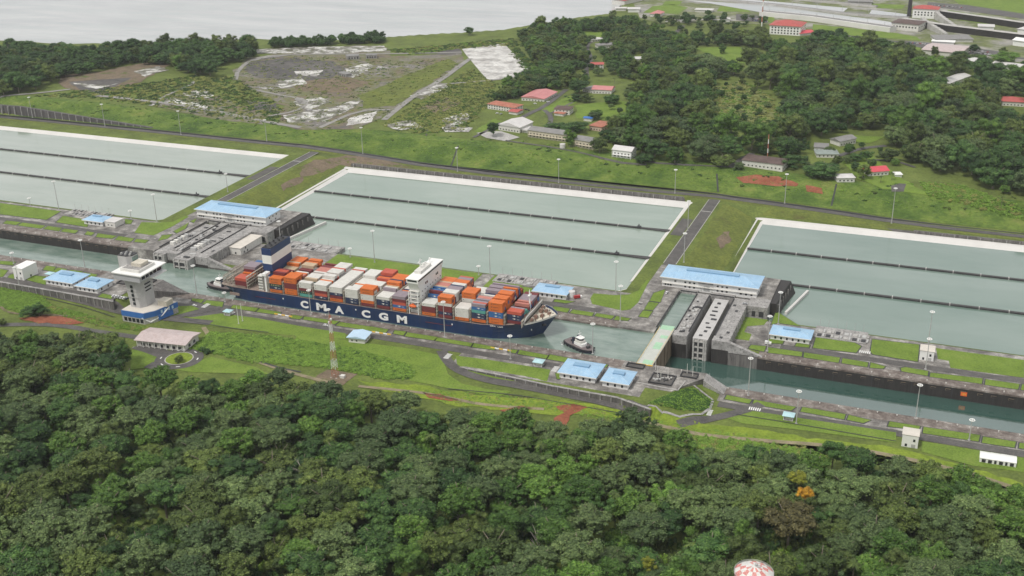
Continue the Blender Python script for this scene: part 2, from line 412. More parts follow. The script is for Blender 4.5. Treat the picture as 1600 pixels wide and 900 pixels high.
def hg(x, y):
    x = np.asarray(x, float); y = np.asarray(y, float)
    i = np.clip(np.searchsorted(GX, x) - 1, 0, len(GX) - 2); j = np.clip(np.searchsorted(GY, y) - 1, 0, len(GY) - 2)
    u = (x - GX[i]) / (GX[i + 1] - GX[i]); v = (y - GY[j]) / (GY[j + 1] - GY[j])
    return (GZ[j, i] * (1 - u) + GZ[j, i + 1] * u) * (1 - v) + (GZ[j + 1, i] * (1 - u) + GZ[j + 1, i + 1] * u) * v
_T = np.linspace(0, 1, 400)
def on(px, py):
    """terrain point (x, y, z) on the sight line through a photo pixel"""
    d = ray(px, py)
    t0 = (60 - CAM_H) / d[2]; t1 = (-46 - CAM_H) / d[2]
    t = t0 + (t1 - t0) * _T
    gap = d[2] * t + CAM_H - hg(d[0] * t, d[1] * t)
    k = int(np.argmax(gap <= 0)) or 1
    a, b = t[k - 1], t[k]; ga, gb = gap[k - 1], gap[k]
    tt = a + (b - a) * ga / (ga - gb) if ga != gb else a
    return (float(d[0] * tt), float(d[1] * tt), float(d[2] * tt + CAM_H))
def xy(pts): return [on(*p)[:2] for p in pts]
nx, ny = len(GX), len(GY)
gm = bpy.data.meshes.new('ground')
idx = np.arange(nx * ny).reshape(ny, nx)
quads = np.stack([idx[:-1, :-1], idx[:-1, 1:], idx[1:, 1:], idx[1:, :-1]], -1).reshape(-1, 4)
gm.vertices.add(nx * ny)
gm.vertices.foreach_set('co', np.stack([gx, gy, GZ], -1).reshape(-1).astype(np.float32))
gm.loops.add(quads.size); gm.loops.foreach_set('vertex_index', quads.reshape(-1))
gm.polygons.add(len(quads))
gm.polygons.foreach_set('loop_start', np.arange(0, quads.size, 4)); gm.polygons.foreach_set('loop_total', np.full(len(quads), 4))
gm.update(); gm.validate()
gm.materials.append(GRASS)
put('ground', gm, kind='structure')

def sheet(name, poly, z, mat, kind='structure', thick=0.25):
    """flat patch with a real edge, its top at height z"""
    if sum(poly[i][0] * poly[(i + 1) % len(poly)][1] - poly[(i + 1) % len(poly)][0] * poly[i][1] for i in range(len(poly))) < 0: poly = poly[::-1]
    return MB().prism(poly, z - thick, z).build(name, mat, kind=kind)
def rect(name, x0, x1, y0, y1, z, mat, thick=0.25): return sheet(name, [(x0, y0), (x1, y0), (x1, y1), (x0, y1)], z, mat, thick=thick)
def drape(name, poly, dz, mat, kind='structure', wob=0.0, parent=None):
    """patch that follows the terrain, cut along the terrain's own grid"""
    bm = bmesh.new()
    if wob:
        q = []
        for i in range(len(poly)):
            a, b = Vector(poly[i]), Vector(poly[(i + 1) % len(poly)])
            n = max(1, int((b - a).length / (wob * 4)))
            for k in range(n):
                p = a.lerp(b, k / n); q.append((p.x + random.uniform(-wob, wob), p.y + random.uniform(-wob, wob)))
        poly = q
    f = bm.faces.new([bm.verts.new((p[0], p[1], 0)) for p in poly])
    bmesh.ops.triangulate(bm, faces=[f])
    xs = [p[0] for p in poly]; ys = [p[1] for p in poly]
    for ax, lines, lo, hi in ((0, GX, min(xs), max(xs)), (1, GY, min(ys), max(ys))):
        for c in lines[(lines > lo + 0.01) & (lines < hi - 0.01)]:
            co = [0, 0, 0]; no = [0, 0, 0]; co[ax] = float(c); no[ax] = 1
            bmesh.ops.bisect_plane(bm, geom=bm.verts[:] + bm.edges[:] + bm.faces[:], plane_co=co, plane_no=no)
    for v in bm.verts: v.co.z = float(hg(v.co.x, v.co.y)) + dz
    bmesh.ops.recalc_face_normals(bm, faces=bm.faces[:])
    me = bpy.data.meshes.new(name); bm.to_mesh(me); bm.free()
    me.materials.append(mat)
    return put(name, me, parent, kind=kind)
def strip(pts, w0, w1=None):
    """outline of a band of the given width along a centre line"""
    w1 = w0 if w1 is None else w1
    L, R = [], []
    n = len(pts)
    for i in range(n):
        a = Vector(pts[max(0, i - 1)]); b = Vector(pts[min(n - 1, i + 1)])
        d = (b - a).normalized(); p = Vector(pts[i]); w = (w0 + (w1 - w0) * i / (n - 1)) / 2
        L.append((p.x - d.y * w, p.y + d.x * w)); R.append((p.x + d.y * w, p.y - d.x * w))
    return R + L[::-1]
def smooth(pts, k=2):
    for _ in range(k):
        q = [pts[0]]
        for a, b in zip(pts[:-1], pts[1:]):
            q += [(a[0] * 0.75 + b[0] * 0.25, a[1] * 0.75 + b[1] * 0.25), (a[0] * 0.25 + b[0] * 0.75, a[1] * 0.25 + b[1] * 0.75)]
        q.append(pts[-1]); pts = q
    return pts
def road(name, px, w, mat=None, dz=0.3, k=2):
    pts = smooth(xy(px), k)
    out = []
    for i in range(len(pts) - 1):      # a band cut into short lengths keeps narrow bends clean
        pass
    return drape(name, strip(pts, w), dz, mat or ASPHALT)

# ------------------------------------------------------------------ water
sheet('lake', [(p[0] + (0 if i else -0), p[1] - 30) for i, p in enumerate(SHORE)] + [(-1500, 9000), (-9000, 9000), (-9000, 2500)], LAKE_Z, LAKE_WATER, thick=0.1)
for k, (x0, x1, wz) in BASINS.items():
    rect('basin_water', x0 + 1, x1 - 1, BY0 + 1, BY1 - 1, wz, BASIN_WATERS[k], thick=0.1)
rect('chamber_water', -1400, -200, 758, 818, -1.5, LOCK_WATER, thick=0.1)
rect('chamber_water', -195, 330, 758, 818, -20.0, LOW_WATER, thick=0.1)
rect('recess_water', -209, -193, 818.5, 906, -1.6, LOCK_WATER, thick=0.1)

# ------------------------------------------------------------------ the three lock steps
SEC = {'left': (-1400.0, -652.0, 9.0), 'middle': (-652.0, -152.0, 0.0), 'right': (-152.0, 330.0, -9.0)}
for nm, (x0, x1, z) in SEC.items():
    wbot = -23.0 if nm != 'right' else -40.0
    for side in ('far', 'near'):
        if side == 'far':
            xa, xb, ya, yb = x0, x1, 817.0, 829.0
            if nm == 'middle': xb = -240.0
            if nm == 'left': xb = -737.5
            if nm == 'right': xa = -124.0
            if nm == 'middle': xa = -621.5
        else:
            xa, xb, ya, yb = x0, x1, 747.0, 759.0
            if nm == 'middle': xa, xb = -636.0, -165.0
            if nm == 'left': xb = -664.0
            if nm == 'right': xa = -141.0
        lw = thing('lock_wall', '%s concrete lock wall with bollards along the %s chamber' % (('far dark' if side == 'far' else 'near'), {'left': 'upper left', 'middle': 'ship filled middle', 'right': 'lower right'}[nm]), 'lock wall', ((xa + xb) / 2, (ya + yb) / 2, z))
        off = tuple(lw.location)
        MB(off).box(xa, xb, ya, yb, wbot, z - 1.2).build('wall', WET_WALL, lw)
        MB(off).box(xa, xb, ya - (0.5 if side == 'far' else 0), yb + (0.5 if side == 'near' else 0), z - 1.2, z + 0.18).build('coping', COPE, lw)
        # recessed fenders and ladders in the dark face, and joints every 27 m
        if side == 'far' and nm != 'middle':
            n = 0
            fr = MB().box(-1.9, 1.9, -0.25, 0, -0.8, 0.8).mesh('fender_frame', TAN_RUST)
            pad = MB().box(-1.6, 1.9, -0.4, -0.25, -0.55, 0.5).mesh('fender_pad', RUBBER)
            jm = MB().box(-0.35, 0.35, -0.15, 0, -4.5, 4.5).mesh('joint', DARK)
            x = xa + 9
            while x < xb - 4:
                if not (x < -1260 or x > 260):
                    o = put('fender_panel', fr, lw, (x - off[0], ya - off[1], -3.6 - random.random() * 0.5))
                    put('fender_pad', pad, o)
                x += random.choice([9.5, 10.5, 12.0])
            x = xa + 30
            while x < xb:
                put('wall_joint', jm, lw, (x - off[0], ya - off[1], -6.2)); x += 29.0
        bl = MB().cyl(0, 0, 0, 0.6, 0.35, 0.28, 8).cyl(0, 0, 0.6, 0.95, 0.5, 0.42, 8).mesh('bollard', OFFWHITE)
        x = xa + 6
        while x < xb - 3:
            if -1250 < x < 190: put('bollard', bl, lw, (x - off[0], (ya + 2.2 if side == 'far' else yb - 2.2) - off[1], 0.18))
            x += 13.5
# orange sign on the right wall and the small sign boards
o = thing('wall_sign', 'orange square sign fixed to the dark right lock wall', 'sign', (at_y(1506, 616, 816.5)[0], 816.9, at_y(1506, 616, 816.5)[1]))
MB().box(-2.2, 2.2, -0.35, -0.1, -1.6, 1.6).build('board', ORANGE, o)
MB().box(-1.5, 1.5, -0.42, -0.36, -0.2, 0.2).box(-0.2, 0.2, -0.42, -0.36, -1.0, 1.0).build('mark', YELLOW, o)

# paved decks beside the walls; lawns are laid into them
for nm, (x0, x1, z) in SEC.items():
    xb = {'left': -737.0, 'middle': -236.0, 'right': x1}[nm]; xa = {'left': x0, 'middle': -652.0, 'right': -152.0}[nm]
    rect('lock_deck', xa, xb, 829.02, 886.5, z + 0.12, PAVE)
rect('lock_deck', -1400, -664, 706.5, 746.98, 9.12, PAVE)
rect('lock_deck', -650, -342, 731, 746.98, 0.12, PAVE)
rect('lock_deck', -342, -190, 706.5, 746.98, 0.12, PAVE)
rect('lock_deck', -139, 330, 736, 746.98, -8.88, PAVE)

def lawns(px_polys, z, zoom, o):
    for p in px_polys:
        poly = [at(o[0] + a / zoom, o[1] + b / zoom, z) for a, b in p]
        sheet('lawn', poly, z + 0.3, LAWN, thick=0.3)
        if len(p) <= 5:
            mx, my = sum(q[0] for q in poly) / len(poly), sum(q[1] for q in poly) / len(poly)
            kb = []
            for q in poly:
                L = math.hypot(q[0] - mx, q[1] - my); s_ = 1 + 0.9 / max(L, 1.5)
                kb.append((mx + (q[0] - mx) * s_, my + (q[1] - my) * (s_ + 0.35 / max(abs(q[1] - my), 1.5))))
            sheet('lawn_kerb', kb, z + 0.24, DARK, thick=0.2)
L4 = 4.0
lawns([[(0, 370), (380, 422), (290, 475), (0, 440)], [(40, 480), (132, 490), (100, 508), (20, 498)], [(140, 492), (285, 512), (255, 530), (110, 510)], [(300, 514), (390, 526), (368, 546), (272, 532)], [(400, 529), (490, 542), (470, 560), (380, 548)],
       [(395, 450), (560, 478), (545, 520), (350, 490)], [(545, 547), (592, 556), (570, 573), (530, 566)], [(612, 560), (730, 576), (700, 593), (600, 582)], [(742, 577), (840, 592), (818, 612), (718, 600)], [(852, 594), (930, 602), (908, 620), (838, 613)],
       [(885, 490), (1000, 492), (1080, 488), (1160, 450), (1180, 455), (1080, 515), (960, 572), (840, 556)], [(1015, 572), (1078, 565), (1048, 592), (988, 606)], [(1086, 546), (1180, 492), (1160, 530), (1104, 560)], [(1190, 484), (1230, 466), (1212, 494)], [(780, 470), (830, 478), (820, 500), (784, 500)]], 9.0, L4, (0, 225))
rect('lawn', -543, -390, 858, 885.5, 0.3, LAWN)
rect('lawn', -378, -345, 858, 885.5, 0.3, LAWN)
lawns([[(490, 265), (510, 235), (640, 246), (730, 242), (792, 216), (838, 155), (860, 150), (790, 290), (740, 335), (690, 342), (500, 300)],
       [(262, 316), (362, 331), (345, 356), (250, 336)], [(380, 336), (512, 356), (500, 378), (362, 358)], [(530, 359), (642, 376), (620, 396), (515, 376)], [(652, 377), (742, 392), (722, 406), (636, 401)],
       [(885, 233), (958, 210), (928, 290), (860, 282)], [(855, 287), (917, 296), (880, 341), (825, 336)], [(820, 341), (880, 347), (850, 387), (790, 380)], [(270, 272), (392, 286), (340, 298), (258, 286)], [(62, 192), (128, 202), (120, 252), (55, 240)]], 0.0, L4, (800, 400))
lawns([[(1410, 375), (1600, 400), (1575, 432), (1470, 440), (1450, 476), (1497, 490), (1482, 530), (1335, 510)], [(1495, 557), (1588, 566), (1575, 600), (1478, 577)]], -9.0, L4, (800, 400))
lawns([[(50, 245), (200, 340), (60, 320), (20, 330)], [(0, 472), (215, 502), (210, 530), (0, 506)], [(226, 504), (450, 537), (440, 569), (222, 535)], [(466, 540), (626, 567), (620, 596), (460, 571)], [(642, 567), (735, 592), (718, 606), (636, 600)],
       [(300, 407), (520, 432), (582, 466), (550, 506), (280, 476)], [(652, 422), (945, 456), (935, 562), (655, 516), (640, 500)], [(1050, 477), (1600, 552), (1600, 662), (1140, 600), (1130, 556), (1062, 545)], [(828, 602), (860, 596), (1002, 621), (997, 651), (835, 622)], [(1016, 631), (1342, 667), (1336, 701), (1010, 656)], [(1360, 672), (1572, 702), (1562, 736), (1355, 706)], [(1588, 704), (1700, 718), (1690, 754), (1580, 738)], [(180, 444), (262, 458), (255, 474), (168, 466)], [(0, 420), (100, 430), (90, 450), (0, 446)]], -9.0, L4, (1200, 425))
Z2, Z3, Z8 = 5.293, 4.706, 2.667
lawns([[(0, 617), (102, 627), (75, 655), (0, 636)], [(122, 632), (262, 647), (250, 690), (85, 661)], [(342, 672), (552, 697), (520, 727), (320, 696)], [(557, 702), (735, 732), (730, 756), (530, 729)], [(822, 752), (922, 767), (890, 791), (812, 780)], [(932, 767), (1217, 807), (1180, 832), (915, 791)], [(1222, 812), (1482, 852), (1460, 882), (1190, 841)]], 0.0, Z2, (300, 350))
lawns([[(95, 614), (222, 637), (200, 661), (75, 646)], [(265, 642), (352, 652), (330, 681), (255, 666)], [(360, 657), (582, 692), (555, 717), (340, 686)], [(582, 694), (842, 737), (825, 762), (565, 719)], [(850, 737), (1017, 767), (1000, 787), (835, 766)], [(1110, 782), (1172, 787), (1155, 812), (1100, 801)], [(1185, 787), (1397, 827), (1380, 852), (1170, 816)]], 0.0, Z3, (560, 380))
lawns([[(238, 617), (372, 642), (350, 668), (220, 646)], [(400, 646), (600, 682), (590, 698), (450, 680)], [(270, 735), (310, 730), (300, 770), (280, 768)]], 0.0, L4, (800, 400))
lawns([[(362, 47), (466, 67), (455, 83), (352, 64)], [(476, 67), (650, 97), (630, 112), (468, 86)], [(677, 97), (857, 127), (850, 149), (668, 116)], [(870, 130), (962, 152), (930, 164), (862, 150)], [(1040, 157), (1168, 177), (1160, 192), (1032, 178)], [(1182, 180), (1417, 214), (1410, 241), (1178, 206)], [(1430, 220), (1567, 242), (1560, 267), (1424, 246)], [(1582, 246), (1700, 262), (1690, 286), (1578, 268)]], -9.0, Z8, (1000, 600))
lawns([[(0, 32), (100, 38), (80, 60), (0, 52)], [(0, 82), (50, 92), (20, 130), (0, 134)], [(60, 120), (86, 112), (90, 148), (40, 144)], [(200, 122), (290, 130), (285, 182), (165, 150)], [(290, 62), (350, 70), (330, 98), (268, 88)], [(360, 74), (420, 84), (390, 106), (326, 100)], [(440, 88), (520, 98), (496, 122), (420, 110)], [(530, 104), (610, 118), (590, 136), (510, 124)], [(640, 236), (710, 250), (694, 270), (612, 256)]], 9.0, L4, (0, 400))

# ------------------------------------------------------------------ basin linings and divider walls
for k, (x0, x1, wz) in BASINS.items():
    t = wz + 2.7
    m = MB()
    def slope(a, b, c, d): m.add([a, b, c, d], [(0, 1, 2, 3)])
    m.box(x0 - 3, x1 + 3, BY1 - 1.0, BY1 + 3.5, wz - 3, t)
    m.add([(x0, BY1 - 1, t), (x1, BY1 - 1, t), (x1 - 10, BY1 - 12, wz - 0.8), (x0 + 10, BY1 - 12, wz - 0.8)], [(0, 1, 2, 3)])
    ts = wz + 2.0
    m.add([(x1, BY0 + 30, ts), (x1 - 8, BY0 + 30, wz - 0.8), (x1 - 10, BY1 - 12, wz - 0.8), (x1, BY1 - 1, t)], [(0, 1, 2, 3)])
    m.add([(x0, BY0 + 70, ts), (x0 + 8, BY0 + 70, wz - 0.8), (x0 + 10, BY1 - 12, wz - 0.8), (x0, BY1 - 1, t)], [(0, 1, 2, 3)])
    m.box(x1 - 0.5, x1 + 2.2, BY0 + 6, BY1 - 1.01, wz - 3, ts + 0.01)
    m.box(x0 - 2.2, x0 + 0.5, BY0 + 70, BY1 - 1.01, wz - 3, ts + 0.01)
    m.box(x0, x1 - 20, BY0 - 1.2, BY0 + 1.2, wz - 4, wz + 0.9)
    cs = [(x1 - 20 + 20 * math.sin(a), BY0 + 20 - 20 * math.cos(a)) for a in np.linspace(0, math.pi / 2, 7)]
    m.prism(strip(cs, 2.2), wz - 4, wz + 1.2)
    m.build('basin_lining', LINER, kind='structure')
    for row, (yy, wd) in enumerate(((978.0, 'near'), (1056.0, 'far'))):
        xa, xb = x0 + 6, x1 - (26 if row else 14)
        dv = thing('divider_wall', 'low dark wall splitting the %s basin, the %s of its two' % ({'left': 'left', 'middle': 'middle', 'right': 'right'}[k], {'near': 'nearer', 'far': 'farther'}[wd]), 'wall', ((xa + xb) / 2, yy, wz))
        L = 24.0; n = int((xb - xa) / L)
        pm = MB().box(-L / 2 + 0.45, L / 2 - 0.45, -1.5, 1.5, -5, 1.3).box(-L / 2 + 0.45, L / 2 - 0.45, -1.9, -1.5, 0.9, 1.55).mesh('wall_panel', DIVIDER)
        jm = MB().box(-0.45, 0.45, -1.65, 1.65, -5, 1.75).mesh('joint_post', PALE_CONC)
        for i in range(n):
            put('wall_panel', pm, dv, (xa + L * (i + 0.5) - (xa + xb) / 2, 0, 0))
            if i: put('joint_post', jm, dv, (xa + L * i - (xa + xb) / 2, 0, 0))
        MB((dv.location.x, yy, wz)).prism([(xa + L * n - 0.4, yy - 1.5), (x1 + 1, yy - 4.5), (x1 + 1, yy + 4.5), (xa + L * n - 0.4, yy + 1.5)], wz - 5, wz + 1.2, [(xa + L * n - 0.4, yy - 1.4), (x1 + 1, yy - 3.2), (x1 + 1, yy + 3.2), (xa + L * n - 0.4, yy + 1.4)]).build('abutment', DIVIDER, dv)
        MB((dv.location.x, yy, wz)).cyl(xa + L * n - 2, yy, wz, wz + 4.5, 0.5, 0.5, 6).box(xa + L * n - 4, xa + L * n, yy - 2.2, yy + 2.2, wz + 1.2, wz + 2.2).build('sluice_gear', DARK, dv)

# crest roads, slopes and perimeter road
for dx, z in ((-497.5, 9.0), (0.0, 0.0)):
    rect('crest_road', -239 + dx, -228 + dx, 960.5, 1160, z + 0.14, ASPHALT)
    for xk in (-239.8, -227.9): rect('road_kerb', xk + dx, xk + 0.6 + dx, 965, 1158, z + 0.3, PALE_CONC)
    drape('bare_earth', [(-206 + dx, 1040), (-198 + dx, 1030), (-195 + dx, 1062), (-201 + dx, 1080), (-207 + dx, 1060)], 0.4, BROWN_SOIL, wob=2)
    rect('crest_ramp', -252.5 + dx, -241 + dx, 1040, 1090, z + 0.16, DARK_GRAVEL)
    drape('slope_grass', [(-222 + dx, 965), (-186 + dx, 965), (-187 + dx, 1138), (-222 + dx, 1150)], 0.2, ROUGH_GRASS, wob=1.5)
    for yy in (1118,):
        rect('road_marking', -238.9 + dx, -228.1 + dx, yy, yy + 1.6, z + 0.17, PALE_CONC, thick=0.02)
drape('bare_earth', xy([(470, 262), (490, 250), (540, 243), (600, 248), (640, 262), (560, 262), (530, 256), (500, 272), (470, 278)]), 0.25, BROWN_SOIL, wob=2)
PERIM = [(-1390, 1176), (-1200, 1177), (-1000, 1177), (-800, 1174), (-700, 1178), (-600, 1178), (-500, 1170), (-400, 1167), (-300, 1167), (-200, 1172), (-100, 1174), (0, 1170), (100, 1168), (300, 1168)]
drape('perimeter_road', strip(smooth(PERIM), 9.0), 0.3, ASPHALT)
drape('roadside_ditch', strip([(x, y + 8.5) for x, y in smooth(PERIM)], 2.2), 0.26, DARK)
drape('roadside_verge', strip([(x, y - 8.5) for x, y in smooth(PERIM)], 5.5), 0.22, ROUGH_GRASS)
drape('bank_slope', [(-1390, 1187), (-1000, 1187), (-700, 1188), (-400, 1182), (-150, 1186), (0, 1184), (300, 1182), (300, 1236), (0, 1246), (-150, 1256), (-400, 1256), (-700, 1262), (-1000, 1250), (-1390, 1246)], 0.2, BANK_GRASS)
drape('basin_bank', [(-676, 1146), (-560, 1150), (-400, 1150), (-262, 1150), (-262, 1158), (-400, 1160), (-640, 1166), (-690, 1160)], 0.24, ROUGH_GRASS, wob=1)
drape('basin_bank', [(-182, 1148), (-40, 1147), (-20, 1160), (-170, 1163)], 0.24, ROUGH_GRASS, wob=1)
drape('wet_rock', xy([(1385, 357), (1420, 360), (1450, 370), (1530, 380), (1440, 376), (1410, 368)]), 0.3, DARK_GRAVEL, wob=1)
drape('red_earth', xy([(1150, 278), (1180, 272), (1215, 277), (1250, 288), (1245, 293), (1200, 290), (1160, 287)]), 0.45, RED_SOIL, wob=2)
drape('red_earth', xy([(1258, 289), (1282, 293), (1284, 302), (1262, 299)]), 0.45, RED_SOIL, wob=2)
for a, b in (((1120, 272), (1122, 300)), ((1307, 288), (1299, 322)), ((716, 228), (704, 260)), ((666, 213), (668, 203))):
    drape('slope_drain', strip(xy([a, b]), 1.8), 0.4, DARK)
# low concrete walls above the far edge of the basins
for xa, xb, z, hgt, lab in ((-676, -262, -0.8, 4.5, 'stained low concrete wall along the far edge of the middle basin'), (-30, 300, -10.0, 3.2, 'dark low wall along the far edge of the right basin')):
    o = thing('retaining_wall', lab, 'wall', ((xa + xb) / 2, 1147, z))
    MB(tuple(o.location)).prism([(xa, 1145.5), (xb, 1145.5), (xb, 1148.5), (xa, 1148.5)], z - 3, z + hgt, [(xa + 3, 1146.6), (xb - 3, 1146.6), (xb - 3, 1148.5), (xa + 3, 1148.5)]).build('wall', STAIN_WALL, o)
    rb = MB().box(-0.4, 0.4, -0.5, 0.9, -1, hgt - 0.4).mesh('rib', CONC)
    x = xa + 6
    while x < xb - 4: put('rib', rb, o, (x - (xa + xb) / 2, -1.4, 0)); x += 12
# tall retaining wall at far left
pts = [(-1400, 1192), (-1240, 1192), (-1225, 1190), (-1000, 1190)]
o = thing('retaining_wall', 'tall dark streaked retaining wall beside the road at upper left', 'wall', (-1200, 1192, 9))
m = MB((-1200, 1192, 9))
for (a, b, h0, h1) in ((pts[0], pts[1], 12.5, 12.5), (pts[1], pts[2], 12.5, 13.5), (pts[2], pts[3], 13.5, 1.0)):
    m.add([(a[0], a[1], 5), (b[0], b[1], 5), (b[0], b[1], 9 + h1), (a[0], a[1], 9 + h0), (a[0], a[1] + 4, 5), (b[0], b[1] + 4, 5), (b[0], b[1] + 4, 9 + h1), (a[0], a[1] + 4, 9 + h0)], [(0, 1, 2, 3), (5, 4, 7, 6), (3, 2, 6, 7), (1, 5, 6, 2), (4, 0, 3, 7)])
m.build('wall', plain('dark_streaked_wall', (0.085, 0.08, 0.08), 0.8, 0.5, 0.2, dirt=(0.14, 0.13, 0.13), stretch=(1, 1, 0.08)), o)
for i in range(22):
    x = -1270 + i * 12.0
    MB((-1200, 1192, 9)).box(x - 0.6, x + 0.6, 1189.2, 1190.0 if x > -1225 else 1192.0, 6, 9 + (12.4 if x < -1225 else 13.4 - (x + 1225) / 225 * 12.5)).build('pilaster', CONC, o)
# ------------------------------------------------------------------ building helpers
def roof_mesh(kind, w, d, z, rise, ov, mat):
    m = MB()
    x0, x1, y0, y1 = -ov, w + ov, -ov, d + ov
    e = 0.28
    if kind == 'flat':
        m.box(x0, x1, y0, y1, z, z + e)
        return m.mesh('roof', mat)
    m.box(x0, x1, y0, y1, z, z + e)
    zb = z + e
    if kind == 'hip':
        q = min(w, d) / 2 + ov
        if w >= d: a, b = (x0 + q, (y0 + y1) / 2, zb + rise), (x1 - q, (y0 + y1) / 2, zb + rise)
        else: a, b = ((x0 + x1) / 2, y0 + q, zb + rise), ((x0 + x1) / 2, y1 - q, zb + rise)
        c = [(x0, y0, zb), (x1, y0, zb), (x1, y1, zb), (x0, y1, zb)]
        if w >= d: fs = [(0, 1, 5, 4), (1, 2, 5), (2, 3, 4, 5), (3, 0, 4)]
        else: fs = [(0, 1, 4), (1, 2, 5, 4), (2, 3, 5), (3, 0, 4, 5)]
        m.add(c + [a, b], fs)
    elif kind == 'gable':
        a, b = (x0, (y0 + y1) / 2, zb + rise), (x1, (y0 + y1) / 2, zb + rise)
        m.add([(x0, y0, zb), (x1, y0, zb), (x1, y1, zb), (x0, y1, zb), a, b], [(0, 1, 5, 4), (2, 3, 4, 5), (1, 2, 5), (3, 0, 4)])
    elif kind == 'gable_y':
        a, b = ((x0 + x1) / 2, y0, zb + rise), ((x0 + x1) / 2, y1, zb + rise)
        m.add([(x0, y0, zb), (x1, y0, zb), (x1, y1, zb), (x0, y1, zb), a, b], [(0, 1, 4), (1, 2, 5, 4), (2, 3, 5), (3, 0, 4, 5)])
    return m.mesh('roof', mat)
WIN = {}
def win_mesh(w, h, axis, mat):
    k = (w, h, axis, mat.name)
    if k not in WIN:
        WIN[k] = (MB().box(-w / 2, w / 2, -0.06, 0.05, -h / 2, h / 2) if axis == 'x' else MB().box(-0.05, 0.06, -w / 2, w / 2, -h / 2, h / 2)).mesh('window', mat)
    return WIN[k]
def house(name, label, cat, A, w, d, h, rz=0.0, roof='hip', rise=2.5, ov=0.8, wall=None, rmat=None, front=(), side=(), win=(1.3, 1.3), glass=None, base=1.5, door=None, vent=None, group=None, trim=None):
    """front: list of (height, count, from, to) window rows on the near wall; side: the same on the right wall"""
    o = thing(name, label, cat, A, rz, group)
    wm = wall or OFFWHITE
    MB().box(0, w, 0, d, -base, h).build('wall', wm, o)
    r = put('roof', roof_mesh(roof, w, d, h + 0.01, rise, ov, rmat or GREY_ROOF), o)
    for (z, n, a, b) in front:
        for i in range(n):
            x = a + (b - a) * ((i + 0.5) / n)
            put('window', win_mesh(win[0], win[1], 'x', glass or GLASS), o, (x, -0.03, z))
    for (z, n, a, b) in side:
        for i in range(n):
            y = a + (b - a) * ((i + 0.5) / n)
            put('window', win_mesh(win[0], win[1], 'y', glass or GLASS), o, (w + 0.03, y, z))
    if door: MB().box(door[0], door[1], -0.12, 0.04, 0, door[2]).build('door', door[3] if len(door) > 3 else STEEL, o)
    if vent: MB().box(vent[0], vent[1], vent[2], vent[3], vent[4], vent[5]).build('ridge_vent', RIDGE_BLUE, r)
    if rmat is BLUE_ROOF and roof == 'hip':
        q = d / 2 + ov; zt = h + 0.3 + rise; cap = MB()
        for (xc, yc), xr in (((-ov, -ov), -ov + q), ((-ov, d + ov), -ov + q), ((w + ov, -ov), w + ov - q), ((w + ov, d + ov), w + ov - q)): cap.tube((xc, yc, h + 0.3), (xr, d / 2, zt), 0.16, None, 4)
        cap.tube((-ov + q, d / 2, zt), (w + ov - q, d / 2, zt), 0.16, None, 4)
        cap.build('hip_cap', PALE_BLUE, r)
        for k in range(int(w / 3.5)):
            xs_ = (k + 0.5) * w / int(w / 3.5); run = min(q, max(0.5, min(xs_ + ov, w + ov - xs_)))
            MB().tube((xs_, -ov, h + 0.3), (xs_, -ov + run, h + 0.3 + rise * run / q), 0.07, None, 4).build('roof_seam', PALE_BLUE, r)
    if trim: MB().box(-ov - 0.05, w + ov + 0.05, -ov - 0.15, -ov + 0.1, h - 0.35, h + 0.4).build('fascia', trim, r)
    return o
def base_line(p, q, z=None):
    """a building's near wall from two photo points: position, length and heading"""
    a = on(*p) if z is None else (*at(*p, z), z); b = on(*q) if z is None else (*at(*q, z), z)
    return a, math.hypot(b[0] - a[0], b[1] - a[1]), math.atan2(b[1] - a[1], b[0] - a[0])

